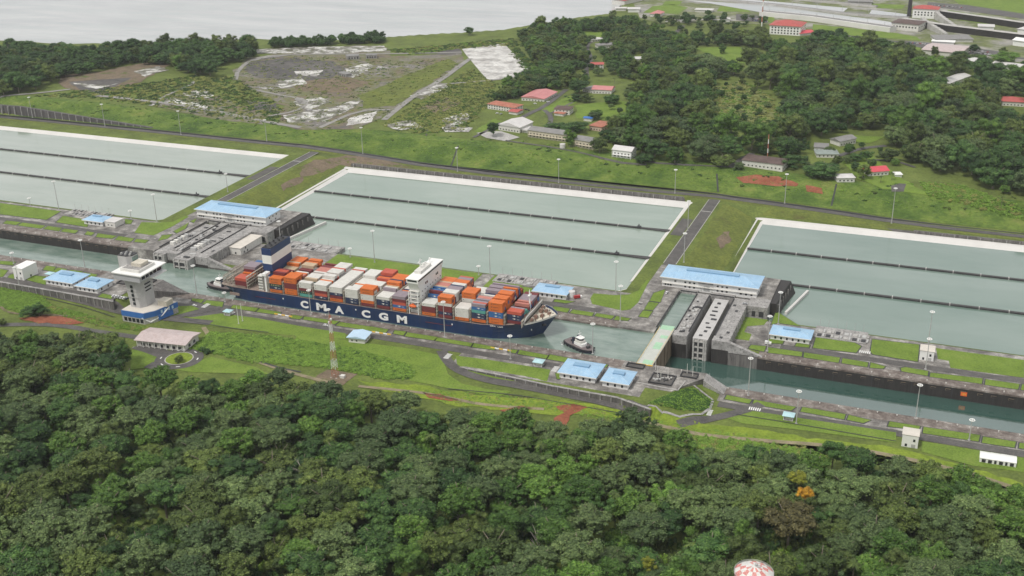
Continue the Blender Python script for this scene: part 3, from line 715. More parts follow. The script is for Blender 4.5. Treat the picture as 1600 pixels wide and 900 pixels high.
# ------------------------------------------------------------------ lock heads with their gate recesses
def lock_head(dx, z, name_side, low):
    X = lambda v: v + dx
    h = thing('lock_gate_structure', 'grey concrete lock head with two gate recesses at %s' % name_side, 'lock head', (X(-195), 870, z))
    off = tuple(h.location)
    top = z + 0.16
    def pier(x0, x1, y0, y1, nm='pier', mat=CONC, t=top, b=-40):
        MB(off).box(X(x0), X(x1), y0, y1, b, t).build(nm, mat, h)
    pier(-240, -208.5, 817, 886.5, mat=PAVE)
    pier(-193.5, -181.5, 817, 906)
    pier(-161, -147.5, 817, 906)
    pier(-208.49, -193.51, 905, 912, 'back_wall')
    pier(-181.49, -161.01, 905, 912, 'back_wall')
    MB(off).box(X(-240), X(-130), 886.52 + 25.5, 960, -16 + z, top - 0.02).build('building_platform', PAVE, h)
    MB(off).box(X(-240), X(-208.5), 886.52, 912, -16 + z, top - 0.03).build('building_platform', PAVE, h)
    MB(off).box(X(-147.48), X(-130), 893, 912, -16 + z, top - 0.05).build('building_platform', CONC, h)
    for a, b in ((-193.5, -181.5), (-161, -147.5)):
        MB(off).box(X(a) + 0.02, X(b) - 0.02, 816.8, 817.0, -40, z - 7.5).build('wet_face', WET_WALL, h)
    # kerbs round the recesses
    for a, b in ((-208.5, -193.5), (-181.5, -161)):
        for xx in (a - 0.9, b + 0.1):
            MB(off).box(X(xx), X(xx + 0.8), 826, 903, top, top + 0.9).build('parapet', DARK, h)
        MB(off).box(X(a), X(b), 905.2, 906, top, top + 0.9).build('parapet', DARK, h)
    # service trenches, covers and pipes
    for i in range(46):
        x = random.uniform(-192.5, -184.5); y = random.uniform(822, 898); s = random.uniform(1.5, 4)
        MB(off).box(X(x), X(x + s * 0.7), y, y + s, top, top + random.uniform(0.15, 1.1)).build('cover_slab', random.choice([CONC, PALE_CONC, DARK, STEEL]), h)
    for i in range(9):
        x = random.uniform(-238, -213); y = random.uniform(830, 884); s = random.uniform(2, 5)
        MB(off).box(X(x), X(x + s), y, y + s * 0.6, top, top + 0.12).build('cover_slab', random.choice([CONC, PALE_CONC, DARK]), h)
    for i in range(7):
        x = random.uniform(-159, -152); y = 822 + i * 11
        MB(off).box(X(x), X(x + 2.4), y, y + 3.6, top, top + 0.2).build('cover_slab', random.choice([PALE_CONC, CONC, DARK]), h)
    for y in (835, 851, 866):
        MB(off).cyl(X(-189), y, top, top + 7.5, 0.22, 0.15, 6).build('vent_pipe', STEEL, h)
    # walls of the lower side: ribs, doors, a wing wall falling with the ramp
    zz = z - 9
    MB(off).prism([(X(-147.5), 817.0), (X(-124), 817.0), (X(-124), 820.5), (X(-147.5), 820.5)], -40, zz - 0.5 + 0, None).build('wing_wall', STAIN_WALL, h)
    MB(off).add([(X(-147.49), 817.02, zz), (X(-120), 817.02, zz), (X(-147.49), 817.02, z - 0.2), (X(-147.49), 820.4, zz), (X(-120), 820.4, zz), (X(-147.49), 820.4, z - 0.2)], [(0, 1, 2), (5, 4, 3), (1, 4, 5, 2), (0, 2, 5, 3)]).build('wing_wall', CONC, h)
    for i in range(8):
        MB(off).box(X(-147.48), X(-147.0), 824 + i * 8.4, 825 + i * 8.4, zz - 1, z - 0.6).build('rib', PALE_CONC, h)
    for a, b in ((-143, -140), (-137, -133)):
        MB(off).box(X(a), X(b), 892.85, 893, zz, zz + 5).build('opening', DARK, h)
    MB(off).box(X(-181.5), X(-161), 816.6, 817.02, -34, -30).build('sill', CONC, h)
    # rails along the edges facing the lower level
    for y in np.arange(822, 893, 7.5):
        MB(off).cyl(X(-148.0), y, top, top + 1.1, 0.06, None, 5).build('railing_post', DARK, h)
    return h
def gate(x0, x1, y0, y1, ztop, label, closed):
    g = thing('rolling_gate', label, 'lock gate', ((x0 + x1) / 2, (y0 + y1) / 2, ztop))
    off = tuple(g.location)
    zb = -34 if ztop < 1 else -24
    MB(off).box(x0, x1, y0, y1, zb, ztop - 0.4).build('gate_body', TAN_RUST if closed else PALE_CONC, g)
    MB(off).box(x0 - 0.25, x1 + 0.25, y0 - 0.2, y1 + 0.2, ztop - 0.4, ztop).build('walkway', GATE_TOP if closed else (plain('gate_roof_grey', (0.46, 0.45, 0.44), 0.7, 0.12, 0.2) if ztop < 1 else CONC), g)
    if closed:
        for a, b, c, d in ((0.3, 0.95, 0.02, 0.12), (0.35, 0.85, 0.42, 0.6), (0.4, 0.9, 0.72, 0.8), (0.05, 0.95, 0.96, 1.08)):
            MB(off).box(x0 + (x1 - x0) * a, x0 + (x1 - x0) * b, y0 + (y1 - y0) * c, y0 + (y1 - y0) * d, ztop, ztop + 0.08).build('green_panel', GREEN_PAINT, g)
        for xx in (x0, x1 - 0.2):
            MB(off).box(xx, xx + 0.2, y0, y1, ztop + 0.9, ztop + 1.05).build('handrail', YELLOW, g)
        for k in range(9):
            for xx in (x0 + 0.02, x1 - 0.18):
                y = y0 + (y1 - y0) * (k + 0.5) / 9
                MB(off).box(xx, xx + 0.12, y, y + 0.12, ztop, ztop + 0.9).build('rail_post', YELLOW, g)
        for k in range(6):
            y = y0 + (y1 - y0) * (k + 0.3) / 6
            MB(off).box(x1, x1 + 0.5, y, y + 0.7, zb, ztop - 1.2).build('stiffener', TAN_RUST, g)
        MB(off).box(x0 - 0.6, x1 + 0.6, y0 - 1.2, y0 - 0.21, ztop - 2.0, ztop + 0.5).build('end_seal', YELLOW, g)
    else:
        # end frame with cross beams seen from the chamber
        w = x1 - x0
        for xx in (x0 + 0.2, x0 + w * 0.35, x1 - 2.0 - w * 0.1, x1 - 1.6):
            MB(off).box(xx, xx + 1.2, y0 - 1.6, y0 - 0.05, zb, ztop - 0.5).build('end_post', PALE_CONC, g)
        for zz in np.arange(ztop - 2.0, zb, -5.0):
            MB(off).box(x0, x1, y0 - 1.4, y0 - 0.04, zz - 1.0, zz).build('cross_beam', PALE_CONC, g)
            MB(off).box(x0 + 1.6, x1 - 1.8, y0 - 0.5, y0 - 0.03, zz - 4.5, zz - 1.2).build('opening', DARK, g)
        for k in range(9):
            y = y0 + 5 + k * (y1 - y0 - 8) / 9; xx = x0 + random.uniform(0.2, 0.5) * w
            MB(off).box(xx, xx + w * random.uniform(0.2, 0.4), y, y + random.uniform(1.5, 3.5), ztop, ztop + random.uniform(0.2, 0.9)).build('hatch', DARK if ztop < 1 else random.choice([PALE_CONC, DARK, STEEL]), g)
        if ztop > 1:
            for k in range(5):
                y = y0 + 22 + k * 5.5
                MB(off).box(x0 + w * 0.2, x0 + w * 0.55, y, y + 3.2, ztop, ztop + 3.2).build('drive_housing', random.choice([OFFWHITE, STEEL]), g)
    return g
lock_head(0.0, 0.0, 'right, above the low chamber', -9)
lock_head(-497.5, 9.0, 'left, behind the ship', 0)
gate(-206.2, -194.2, 757.5, 826.0, 0.35, 'closed rolling lock gate with pale green walkway across the chamber', True)
gate(-176.8, -165.0, 819.0, 902.0, -1.2, 'pale rolling gate drawn back in its recess at right head', False)
gate(-705.0, -692.0, 815.0, 899.0, 8.3, 'leftmost rolling gate drawn back in the left head recess', False)
gate(-677.5, -660.5, 809.0, 899.0, 7.8, 'rolling gate jutting into water, nearest the ship stern', False)

HALL_WHITE = plain('hall_white_wall', (0.76, 0.755, 0.74), 0.65, 0.05, 0.3, dirt=(0.66, 0.65, 0.62))
# machinery houses on the heads
for dx, z, lab in ((0.0, 0.0, 'long white machinery hall with blue hip roof above the closed gate'), (-497.5, 9.0, 'long white machinery hall with blue hip roof beyond the ship stern')):
    o = house('machinery_hall', lab, 'building', (-227 + dx, 912, z + 0.17), 84, 27, 9.0, 0, 'hip', 3.6, 1.8, HALL_WHITE, BLUE_ROOF,
              front=((6.0, 1, 10, 14), (6.0, 3, 19, 31), (6.0, 3, 48, 60), (6.0, 1, 66, 72), (1.8, 3, 2, 9), (1.8, 3, 19, 31), (1.8, 3, 48, 60), (1.8, 3, 68, 82)), side=((6.0, 3, 4, 23), (1.8, 2, 5, 22)), win=(1.7, 1.5),
              door=(37.5, 43, 4.8), vent=(19, 66, 11.2, 15.8, 11.6, 13.6), trim=WHITE)
    MB().box(-0.3, 84.3, -1.3, -0.05, 3.3, 3.6).build('ledge', OFFWHITE, o)
    MB().box(33, 46, -1.6, -0.04, 6.9, 7.3).build('canopy', GREY_ROOF, o)
    for x in (35, 44.5): MB().box(x, x + 0.6, -0.4, -0.02, 0, 3.3).build('pilaster', OFFWHITE, o)
# side terraces with stepped dark blocks toward the basin
for dx, z in ((0.0, 0.0), (-497.5, 9.0)):
    o = thing('intake_block', 'dark stepped concrete intake block beside the %s machinery hall' % ('right' if dx == 0 else 'left'), 'intake block', (-125 + dx, 940, z - 9))
    off = tuple(o.location)
    MB(off).prism([(-129.9 + dx, 905), (-120 + dx, 905), (-112 + dx, 962), (-129.9 + dx, 962)], z - 22, z - 0.6, [(-129.9 + dx, 906), (-125 + dx, 906), (-121 + dx, 961), (-129.9 + dx, 961)]).build('block', WET_WALL, o)
    for k in range(6): MB(off).box(-124 + dx + k * 0.7, -123 + dx + k * 0.7, 909 + k * 8.8, 911 + k * 8.8, z - 16, z - 2.5).build('rib', STAIN_WALL, o)
    MB(off).prism(strip([(-117 + dx, 912), (-106 + dx, 966)], 2.0), z - 20, z - 9.5).build('pale_kerb', LINER, o)
# white flat roofed shed at the left head
house('flat_shed', 'white flat roofed shed on the lower ground right of left head', 'shed', (-652, 853, 0.2), 20, 37, 7.0, 0, 'flat', 0, 0.7, OFFWHITE, plain('cream_flat_roof', (0.60, 0.56, 0.50), 0.7, 0.1, 0.15),
      front=((1.6, 2, 2, 18),), side=((5.0, 1, 5, 12), (1.6, 2, 3, 14)), win=(1.6, 2.0), door=None)

# basin valve platforms: grey slabs with rows of thin posts
for k, (x0, x1, y0, y1, z, lab) in enumerate(((-867, -813, 874, 889, 9, 'left of the small blue building at far left'), (-612, -545, 884, 903, 0, 'behind the orange containers near ship funnel'), (-375, -318, 872, 890, 0, 'behind the ship bow'), (-88, -46, 868, 890, -9, 'beside the right basin'))):
    o = thing('valve_platform', 'grey concrete valve platform %s' % lab, 'platform', ((x0 + x1) / 2, (y0 + y1) / 2, z))
    off = tuple(o.location)
    MB(off).box(x0, x1, y0, y1, z - 8, z + 0.8).build('slab', CONC, o)
    n = 6
    for i in range(n):
        x = x0 + (x1 - x0) * (i + 0.4) / n
        for j in range(2):
            MB(off).box(x, x + 3.4, y0 + 2 + j * 8, y0 + 6.5 + j * 8, z + 0.8, z + 1.3).build('hatch', random.choice([STEEL, DARK, PALE_CONC]), o)
            MB(off).box(x + 4.2, x + 5.6, y0 + 1.5 + j * 8, y0 + 7 + j * 8, z + 0.8, z + 1.7).build('hatch', random.choice([PALE_CONC, STEEL]), o)
        MB(off).cyl(x, y1 - 1, z + 0.8, z + 8.5, 0.16, 0.1, 5).build('post', STEEL, o)

# small blue roofed control houses
def blue_house(label, x, y, z, w, d, vent=True, rz=0.0, h=4.6):
    n = max(2, int(w / 5))
    return house('control_house', label, 'building', (x, y, z + 0.14), w, d, h, rz, 'hip', 2.6, 1.4, HALL_WHITE, BLUE_ROOF, front=((2.1, n, 1.5, w - 1.5),), side=((2.1, 2, 1.5, d - 1.5),), win=(1.5, 2.2),
                 vent=(w * 0.28, w * 0.72, d * 0.40, d * 0.62, h + 2.0, h + 3.5) if vent else None, trim=WHITE)
blue_house('small white house with blue roof on the far left deck', -825, 857, 9, 24, 15)
house('flat_annex', 'small white flat roofed block beside the far left blue house', 'building', (-799, 858, 9.14), 13, 13, 5.5, 0, 'flat', 0, 0.4, OFFWHITE, PALE_ROOF, front=((2, 2, 2, 11),))
blue_house('white house with blue roof just beyond the ship bow', -328, 854, 0, 30, 17)
blue_house('white house with blue roof right of the low chamber head', -120, 853, -9, 31, 17)
blue_house('left one of twin white blue-roofed houses near the closed gate', -255, 716, 0, 28, 22)
blue_house('right one of twin white blue-roofed houses near the closed gate', -220.5, 714, 0, 19.5, 20)
blue_house('left one of twin white blue-roofed houses left of the control tower', -747, 717, 9, 30.5, 21)
blue_house('right one of twin white blue-roofed houses left of the control tower', -709.5, 714, 9, 23, 20)
def kiosk(label, px, z, s=6, h=3.6, roof=None):
    x, y = at(*px, z)
    o = thing('kiosk', label, 'kiosk', (x, y, z + 0.14))
    MB().box(-s / 2, s / 2, -s / 2.4, s / 2.4, 0, 0.3).build('floor', CONC, o)
    for a in (-1, 1):
        for b in (-1, 1): MB().box(a * s * 0.44 - 0.15, a * s * 0.44 + 0.15, b * s * 0.36 - 0.15, b * s * 0.36 + 0.15, 0.3, h).build('post', WHITE, o)
    MB().box(-s * 0.3, s * 0.3, -s * 0.2, s * 0.3, 0.3, h - 0.6).build('cabin', OFFWHITE, o)
    me = roof_mesh('hip', s, s * 0.84, h, 1.2, 0.7, roof or TEAL_ROOF)
    put('roof', me, o, (-s / 2, -s * 0.42, 0))
kiosk('small pale blue roofed kiosk by the road under the ship stern', (357, 492), 0)
kiosk('small teal roofed kiosk left of the twin blue houses', (842, 571), 0, 7)
kiosk('small teal roofed kiosk on the right bank road', (1232, 655), -9, 7)
kiosk('tiny teal roofed kiosk beside the far left twin houses', (79, 433), 9, 6)
o = house('pump_house', 'small white hut with pale blue roof below the hull lettering', 'hut', (*at(545, 535, 0), 0.2), 14, 12, 4.5, 0.1, 'gable_y', 1.6, 1.4, OFFWHITE, PALE_BLUE, front=((2, 2, 1, 9),), side=((2, 2, 1, 9),))
# white equipment cubes
def cube_house(label, px, z, w, d, h, rmat, rz=0.0):
    x, y = at(*px, z)
    house('substation', label, 'building', (x, y, z + 0.16), w, d, h, rz, 'flat', 0, 0.35, WHITE, rmat, front=((1.4, 1, 0.5, w * 0.5), (h * 0.6, 1, w * 0.5, w)), side=((1.4, 1, 1, d - 1),), win=(1.5, 2.0), door=(w * 0.6, w * 0.85, 2.6))
CREAM_ROOF = plain('cream_flat_roof', (0.60, 0.56, 0.50))
cube_house('tall white cube building at far left bank', (23, 436), 9, 11, 18, 11, WHITE)
cube_house('white cube building on the lawn beside the right basin', (1436, 562), -9, 10.5, 11, 8, CREAM_ROOF)
cube_house('white cube building on the near bank at lower right', (1408, 697), -9, 10.5, 10, 9.2, CREAM_ROOF)
for k in range(3):
    x, y = at(1530 + k * 17, 722 + k * 2.5, -9)
    house('tent', ['left', 'middle', 'right'][k] + ' one of three joined white tents on the lower right lawn', 'tent', (x, y, -8.8), 9.0, 9, 3.0, 0.0, 'gable', 1.6, 0.15, WHITE, WHITE, front=((1.4, 2, 0.6, 8.4),), win=(2.4, 2.4), glass=DARK)

# near right pad with pits, gear and slopes
o = thing('gate_pad', 'grey paved pad with dark service pits at near end of closed gate', 'pad', (-180, 735, 0))
off = (-180, 735, 0)
MB(off).prism([(-204, 722), (-170, 722), (-160, 740), (-152, 750), (-152, 758.9), (-216, 758.9), (-216, 747.5), (-204, 747.5)], -22, 0.24).build('slab', PAVE, o)
for (a, b, c, d) in ((-213, -199, 749, 756), (-190, -172, 730, 746), (-170, -157, 747, 755)):
    MB(off).box(a, b, c, d, 0.24, 0.34).build('pit', DARK_GRAVEL, o)
    for q in ((a, b, c, c + 0.7), (a, b, d - 0.7, d), (a, a + 0.7, c + 0.71, d - 0.71), (b - 0.7, b, c + 0.71, d - 0.71)):
        MB(off).box(*q, 0.24, 1.3).build('kerb', DARK, o)
for i in range(26):
    x = random.uniform(-188, -175); y = random.uniform(732, 744)
    MB(off).box(x, x + random.uniform(0.6, 2), y, y + random.uniform(0.6, 2), 0.34, random.uniform(0.5, 1.6)).build('gear', random.choice([STEEL, DARK, PALE_CONC]), o)
MB(off).add([(-152, 747, -12), (-136, 747, -12), (-136, 758.9, -12), (-152, 758.9, -12), (-152, 747, 0.2), (-136, 747, -8.6), (-136, 758.9, -8.6), (-152, 758.9, 0.2)], [(0, 1, 5, 4), (1, 2, 6, 5), (2, 3, 7, 6), (4, 5, 6, 7)]).build('sloping_apron', CONC, o)
for x, y in ((-186, 742), (-182, 737), (-178, 743), (-190, 752), (-166, 754), (-161, 751)):
    MB(off).cyl(x, y, 0.3, 8.5, 0.25, 0.18, 6).build('vent_pipe', OFFWHITE, o)
for a, b in (((-198, 727), (-166, 725)), ((-166, 725), (-164, 741))):
    MB(off).prism(strip([a, b], 0.7), 0.24, 0.9).build('low_wall', PALE_CONC, o)
# the same pad at the left head, behind the control tower
o = thing('gate_pad', 'grey service pad with dark pits behind the control tower', 'pad', (-677, 735, 9))
off = (-677, 735, 9)
MB(off).prism([(-712, 735), (-660, 735), (-650, 747), (-650, 758.9), (-712, 758.9)], -8, 9.26).build('slab', PAVE, o)
for (a, b, c, d) in ((-686, -668, 738, 750), (-668, -655, 748, 756)):
    MB(off).box(a, b, c, d, 9.26, 9.34).build('pit', DARK_GRAVEL, o)
    for q in ((a, b, c, c + 0.7), (a, b, d - 0.7, d), (a, a + 0.7, c + 0.71, d - 0.71), (b - 0.7, b, c + 0.71, d - 0.71)):
        MB(off).box(*q, 9.26, 10.3).build('kerb', DARK, o)
MB(off).add([(-650, 735, -1), (-622, 757.5, -1), (-650, 758.8, -1), (-650, 735, 9.0), (-622, 757.5, 0.6), (-650, 758.8, 9.0)], [(0, 1, 4, 3), (1, 2, 5, 4), (3, 4, 5), (0, 3, 5, 2)]).build('sloping_wall', STAIN_WALL, o)

# near retaining walls
def ret_wall(label, pts, z0, z1, step=8.0):
    c = pts[len(pts) // 2]
    o = thing('retaining_wall', label, 'wall', (c[0], c[1], z0))
    off = (c[0], c[1], z0)
    MB(off).prism(strip(pts, 1.4), z0 - 4, z1).build('wall', STAIN_WALL, o)
    MB(off).prism(strip(pts, 1.9), z1, z1 + 0.45).build('coping', CONC, o)
    for a, b in zip(pts[:-1], pts[1:]):
        L = math.hypot(b[0] - a[0], b[1] - a[1]); n = int(L / step)
        ang = math.atan2(b[1] - a[1], b[0] - a[0])
        for i in range(n):
            x = a[0] + (b[0] - a[0]) * (i + 0.5) / n; y = a[1] + (b[1] - a[1]) * (i + 0.5) / n
            put('rib', RIB, o, (x - c[0], y - c[1], 0), ang, scale=(1, 1, z1 - z0))
RIB = MB().box(-0.35, 0.35, -1.15, -0.6, -0.3, 0.97).mesh('rib', CONC)
ret_wall('streaked concrete retaining wall below the twin blue houses near gate', [(-330, 706), (-290, 704), (-255, 701), (-205, 700), (-177, 691)], -4.5, 0.3)
ret_wall('dark concrete retaining wall left of the control tower', [(-1000, 706), (-800, 706), (-720, 705.5), (-661, 704)], 2.0, 9.3)
# green triangular slope and its kerbs
tri = [at(1082, 600, 0), at(1112, 622, -6), at(1112, 634, -8), at(1098, 645, -9), at(1060, 650, -8), at(1012, 634, -2)]
drape('grass_slope', tri, 0.35, cover('thick_grass', [(0.3, (0.028, 0.072, 0.012)), (0.7, (0.055, 0.115, 0.020))], 0.2, 0.8, bump=0.5))
drape('grass_slope', xy([(1088, 594), (1108, 600), (1128, 606), (1118, 622), (1090, 604)]), 0.35, BANK_GRASS)
for p in ([(1078, 598), (1114, 626)], [(1114, 626), (1110, 638), (1096, 648), (1062, 652), (1036, 644)], [(1012, 634), (1036, 646)], [(1100, 592), (1130, 606)]):
    drape('slope_kerb', strip(xy(p), 1.8), 0.5, CONC)

# ------------------------------------------------------------------ near roads
def band(name, px, z, w, mat, k=2): return sheet(name, strip(smooth([at(*p, z) for p in px], k), w), z + 0.2, mat, thick=0.2)
rect('bank_road', -640, -300, 729.5, 737.5, 0.22, ASPHALT)
rect('bank_road', -300, -262, 729.7, 737.3, 0.23, ASPHALT)
rect('bank_road', -137, 330, 727.5, 735.5, -8.78, ASPHALT)
rect('bank_road', -1390, -752, 707.5, 714, 9.2, ASPHALT)
rect('bank_road', -751.9, -664, 707.5, 713, 9.21, ASPHALT)
rect('bank_road', -1380, -760, 838, 846, 9.2, ASPHALT)
rect('bank_road', -545, -262, 838, 846, 0.21, ASPHALT)
rect('bank_road', -110, 330, 838, 846, -8.79, ASPHALT)
drape('descending_road', strip(smooth(xy([(690, 548), (697, 562), (712, 578), (750, 592), (810, 603), (880, 616), (960, 630), (1010, 645)])), 8.5), 0.35, ASPHALT)
drape('service_road', strip(smooth(xy([(0, 436), (60, 449), (120, 466), (190, 488), (250, 497), (330, 505)])), 9), 0.45, DARK_GRAVEL)
drape('service_road', strip(smooth(xy([(1060, 664), (1110, 655), (1160, 643), (1190, 632)])), 8), 0.35, ASPHALT)
drape('forest_track', strip(smooth(xy([(0, 508), (60, 507), (120, 512), (175, 522), (235, 530)])), 7), 0.4, ASPHALT)
drape('ditch', strip(smooth(xy([(0, 478), (12, 490), (60, 492), (110, 494), (150, 507), (180, 513)])), 2.2), 0.45, BROWN_SOIL)
drape('red_earth', xy([(30, 499), (70, 493), (105, 496), (130, 505), (110, 508), (60, 505)]), 0.5, RED_SOIL, wob=1.5)
drape('red_earth', xy([(660, 614), (690, 617), (720, 626), (700, 628), (670, 622)]), 0.5, RED_SOIL, wob=1.2)
drape('red_earth', xy([(780, 640), (815, 636), (835, 638), (820, 644), (790, 646)]), 0.5, RED_SOIL, wob=1.2)
drape('red_earth', xy([(865, 636), (900, 631), (918, 636), (905, 644), (890, 650), (885, 668), (868, 672), (862, 655), (880, 645)]), 0.5, RED_SOIL, wob=1.2)
drape('bright_verge', xy([(560, 596), (620, 598), (700, 610), (800, 622), (900, 627), (990, 640), (1100, 662), (1180, 672), (1300, 690), (1400, 700), (1600, 755), (1600, 770), (1400, 718), (1250, 700), (1100, 680), (960, 650), (860, 648), (700, 632), (600, 612)]), 0.3, BRIGHT_GRASS, wob=2)
drape('mown_lawn', xy([(460, 522), (540, 532), (640, 545), (690, 556), (700, 585), (722, 600), (760, 608), (800, 612), (780, 620), (690, 605), (640, 595), (640, 575), (560, 555), (470, 540)]), 0.25, LAWN)
drape('mown_lawn', xy([(712, 556), (760, 562), (860, 578), (855, 596), (800, 598), (745, 590), (715, 574)]), 0.26, LAWN)
drape('mown_lawn', xy([(270, 500), (345, 490), (400, 497), (470, 510), (540, 521), (540, 530), (430, 522), (320, 508)]), 0.24, LAWN)
drape('mown_lawn', xy([(270, 577), (330, 558), (360, 565), (400, 574), (420, 585), (300, 582)]), 0.3, LAWN)
drape('mown_lawn', xy([(205, 548), (248, 545), (252, 555), (236, 574), (204, 578)]), 0.3, LAWN)
drape('mown_lawn', xy([(1120, 648), (1160, 640), (1240, 652), (1400, 676), (1400, 692), (1250, 672), (1160, 662)]), 0.24, LAWN)
drape('mown_lawn', xy([(1440, 690), (1600, 716), (1600, 738), (1520, 728), (1440, 706)]), 0.24, LAWN)
drape('mown_lawn', xy([(250, 480), (300, 478), (312, 483), (260, 497), (242, 498)]), 0.3, LAWN)
DIRT = plain('dirt_track', (0.24, 0.20, 0.13), 0.95, 0.3, 0.1, dirt=(0.15, 0.17, 0.06))
drape('dirt_track', strip(smooth(xy([(985, 655), (1040, 668), (1110, 682), (1200, 690), (1290, 696), (1360, 706), (1440, 722), (1520, 742), (1600, 768)])), 4.5), 0.5, DIRT)
drape('dirt_track', strip(smooth(xy([(318, 512), (330, 530), (355, 548), (420, 572), (480, 590), (530, 602)])), 4), 0.5, DIRT)
drape('ditch', strip(smooth(xy([(345, 540), (380, 556), (430, 574), (470, 582)])), 1.8), 0.55, DARK)
drape('dirt_track', strip(smooth(xy([(560, 604), (640, 612), (700, 622), (760, 634), (850, 640)])), 3.5), 0.5, DIRT)
for pts in ([(290, 500), (350, 512), (420, 520)], [(0, 452), (90, 470), (180, 496)], [(1150, 648), (1250, 664), (1400, 690)], [(700, 608), (800, 616), (900, 634), (1000, 652)]):
    drape('bank_drain', strip(smooth(xy(pts)), 0.9), 0.5, DARK)
rect('car_park', -608, -556, 716, 746.9, 0.16, ASPHALT)
drape('driveway', strip(xy([(255, 500), (300, 490), (345, 481)]), 7), 0.4, ASPHALT)
# zebra crossings and stop lines
for px, z, rz in (((1352, 551), -9, 0), ((1108, 645), -9, 1), ((700, 557), 0, 1), ((360, 489), 0, 0), ((868, 577), 0, 1), ((322, 478), 0, 1), ((1180, 640), -9, 0)):
    x, y = at(*px, z)
    for k in range(6):
        if rz == 0: rect('road_marking', x + k * 1.5 - 4.5, x + k * 1.5 - 3.7, y - 2.2, y + 2.2, z + 0.50, WHITE, thick=0.03)
        else: rect('road_marking', x - 2.2, x + 2.2, y + k * 1.5 - 4.5, y + k * 1.5 - 3.7, z + 0.50, WHITE, thick=0.03)
# roundabout
cx, cy, cz = on(280, 561)
drape('roundabout_road', [(cx + 19 * math.cos(a), cy + 19 * math.sin(a)) for a in np.linspace(0, 2 * math.pi, 36, False)], 0.42, ASPHALT)
drape('roundabout_road', strip(xy([(215, 540), (235, 546), (262, 556)]), 13), 0.38, ASPHALT)
drape('roundabout_road', strip(xy([(236, 577), (250, 568)]), 14), 0.36, ASPHALT)
drape('roundabout_island', [(cx + 10.5 * math.cos(a), cy + 10.5 * math.sin(a)) for a in np.linspace(0, 2 * math.pi, 30, False)], 0.6, BRIGHT_GRASS)
drape('roundabout_kerb', [(cx + 11.3 * math.cos(a), cy + 11.3 * math.sin(a)) for a in np.linspace(0, 2 * math.pi, 30, False)], 0.5, PALE_CONC)
for a in (0.3, 1.2, 2.2, 3.4, 4.3, 5.3):
    x, y = cx + 15 * math.cos(a), cy + 15 * math.sin(a)
    drape('road_marking', strip([(x + 1.6 * math.sin(a), y - 1.6 * math.cos(a)), (x - 1.6 * math.sin(a), y + 1.6 * math.cos(a))], 0.9), 0.5, WHITE)
# visitor pavilion
A, w, rz = base_line((216, 541), (290, 549))
o = house('visitor_pavilion', 'long pavilion with faded rose roof beside the roundabout', 'building', A, w, 21, 6.0, rz, 'gable', 2.2, 2.0, OFFWHITE, DUSK_ROOF, front=((2.2, 7, 2, w - 2),), side=((2.4, 2, 3, 18),), win=(3.0, 2.4), glass=DARK)
for k in range(9): MB().box(0.2 + k * (w - 0.8) / 8, 0.6 + k * (w - 0.8) / 8, -1.7, -1.3, -1, 6.0).build('post', WHITE, o)
for k in range(10): MB().box(-2 + k * (w + 3.6) / 9, -1.7 + k * (w + 3.6) / 9, -2.05, 10.4, 6.3, 6.45).build('roof_seam', PALE_ROOF, o)
MB().box(-3, w + 2, -5, -2, -1.2, 0.3).build('terrace', PALE_CONC, o)

# ------------------------------------------------------------------ control tower
t = thing('control_tower', 'tall grey lock control tower with overhanging cabin on a blue podium', 'tower', (-627, 705, 0))
off = (-627, 705, 0)
P = [(-641, 690), (-618, 690), (-612, 698), (-606, 720), (-641, 720)]
def inset(poly, k):
    c = (sum(p[0] for p in poly) / len(poly), sum(p[1] for p in poly) / len(poly))
    return [(c[0] + (p[0] - c[0]) * k, c[1] + (p[1] - c[1]) * k) for p in poly]
MB(off).prism(P, -2, 5.4).build('podium', PALE_CONC, t)
MB(off).prism(inset(P, 1.012), 5.41, 10.2).build('blue_band', SIGNAL_BLUE, t)
MB(off).prism(inset(P, 0.985), 10.21, 10.6).build('podium_roof', CREAM_ROOF, t)
for k in range(5):
    x = -639 + k * 4.2
    MB(off).box(x, x + 3.0, 689.85, 690.0, 1.0, 4.4).build('window', GLASS, t)
MB(off).add([(-611.4, 700, 1.0), (-607.6, 714, 1.0), (-607.6, 714, 5.2), (-611.4, 700, 5.2), (-610.5, 700, 1.0), (-606.6, 714, 1.0), (-606.6, 714, 5.2), (-610.5, 700, 5.2)], [(0, 1, 2, 3), (7, 6, 5, 4), (4, 5, 1, 0), (3, 2, 6, 7), (0, 3, 7, 4), (1, 5, 6, 2)]).build('blue_wing', SIGNAL_BLUE, t)
for k in range(4): MB(off).add([(-610.0 + k * 1.0, 702.5 + k * 3.6, 6.4), (-609.5 + k * 1.0, 704.3 + k * 3.6, 6.4), (-609.5 + k * 1.0, 704.3 + k * 3.6, 9.3), (-610.0 + k * 1.0, 702.5 + k * 3.6, 9.3)], [(0, 1, 2, 3)]).build('panel', PALE_BLUE, t)
MB(off).tube((-619.8, 689.4, 6.0), (-614.8, 693.6, 1.2), 0.55).tube((-614.8, 693.6, 1.2), (-609.6, 703.5, 4.4), 0.55).tube((-609.6, 703.5, 4.4), (-607.6, 711, 9.4), 0.55).build('white_curve', WHITE, t)
MB(off).prism([(-637, 698), (-627, 698), (-624, 703), (-624, 714), (-637, 714)], 10.6, 37.6, [(-639, 697), (-629.5, 697), (-625, 703), (-625, 716), (-639, 716)]).build('shaft', TOWER_GREY, t)
for z in (13, 17, 21, 25, 29): MB(off).box(-633.4, -631.4, 697.1 - 0.04 * (z - 13), 697.9, z, z + 2.4).build('window', GLASS, t)
for z in (24, 27, 30): MB(off).box(-625.2, -623.9, 704.5, 711.5, z, z + 0.8).build('slot_window', GLASS, t)
for z in (20, 26): MB(off).box(-638.6, -624.4, 697.05, 697.3, z - 0.2, z).build('joint_line', CONC, t)
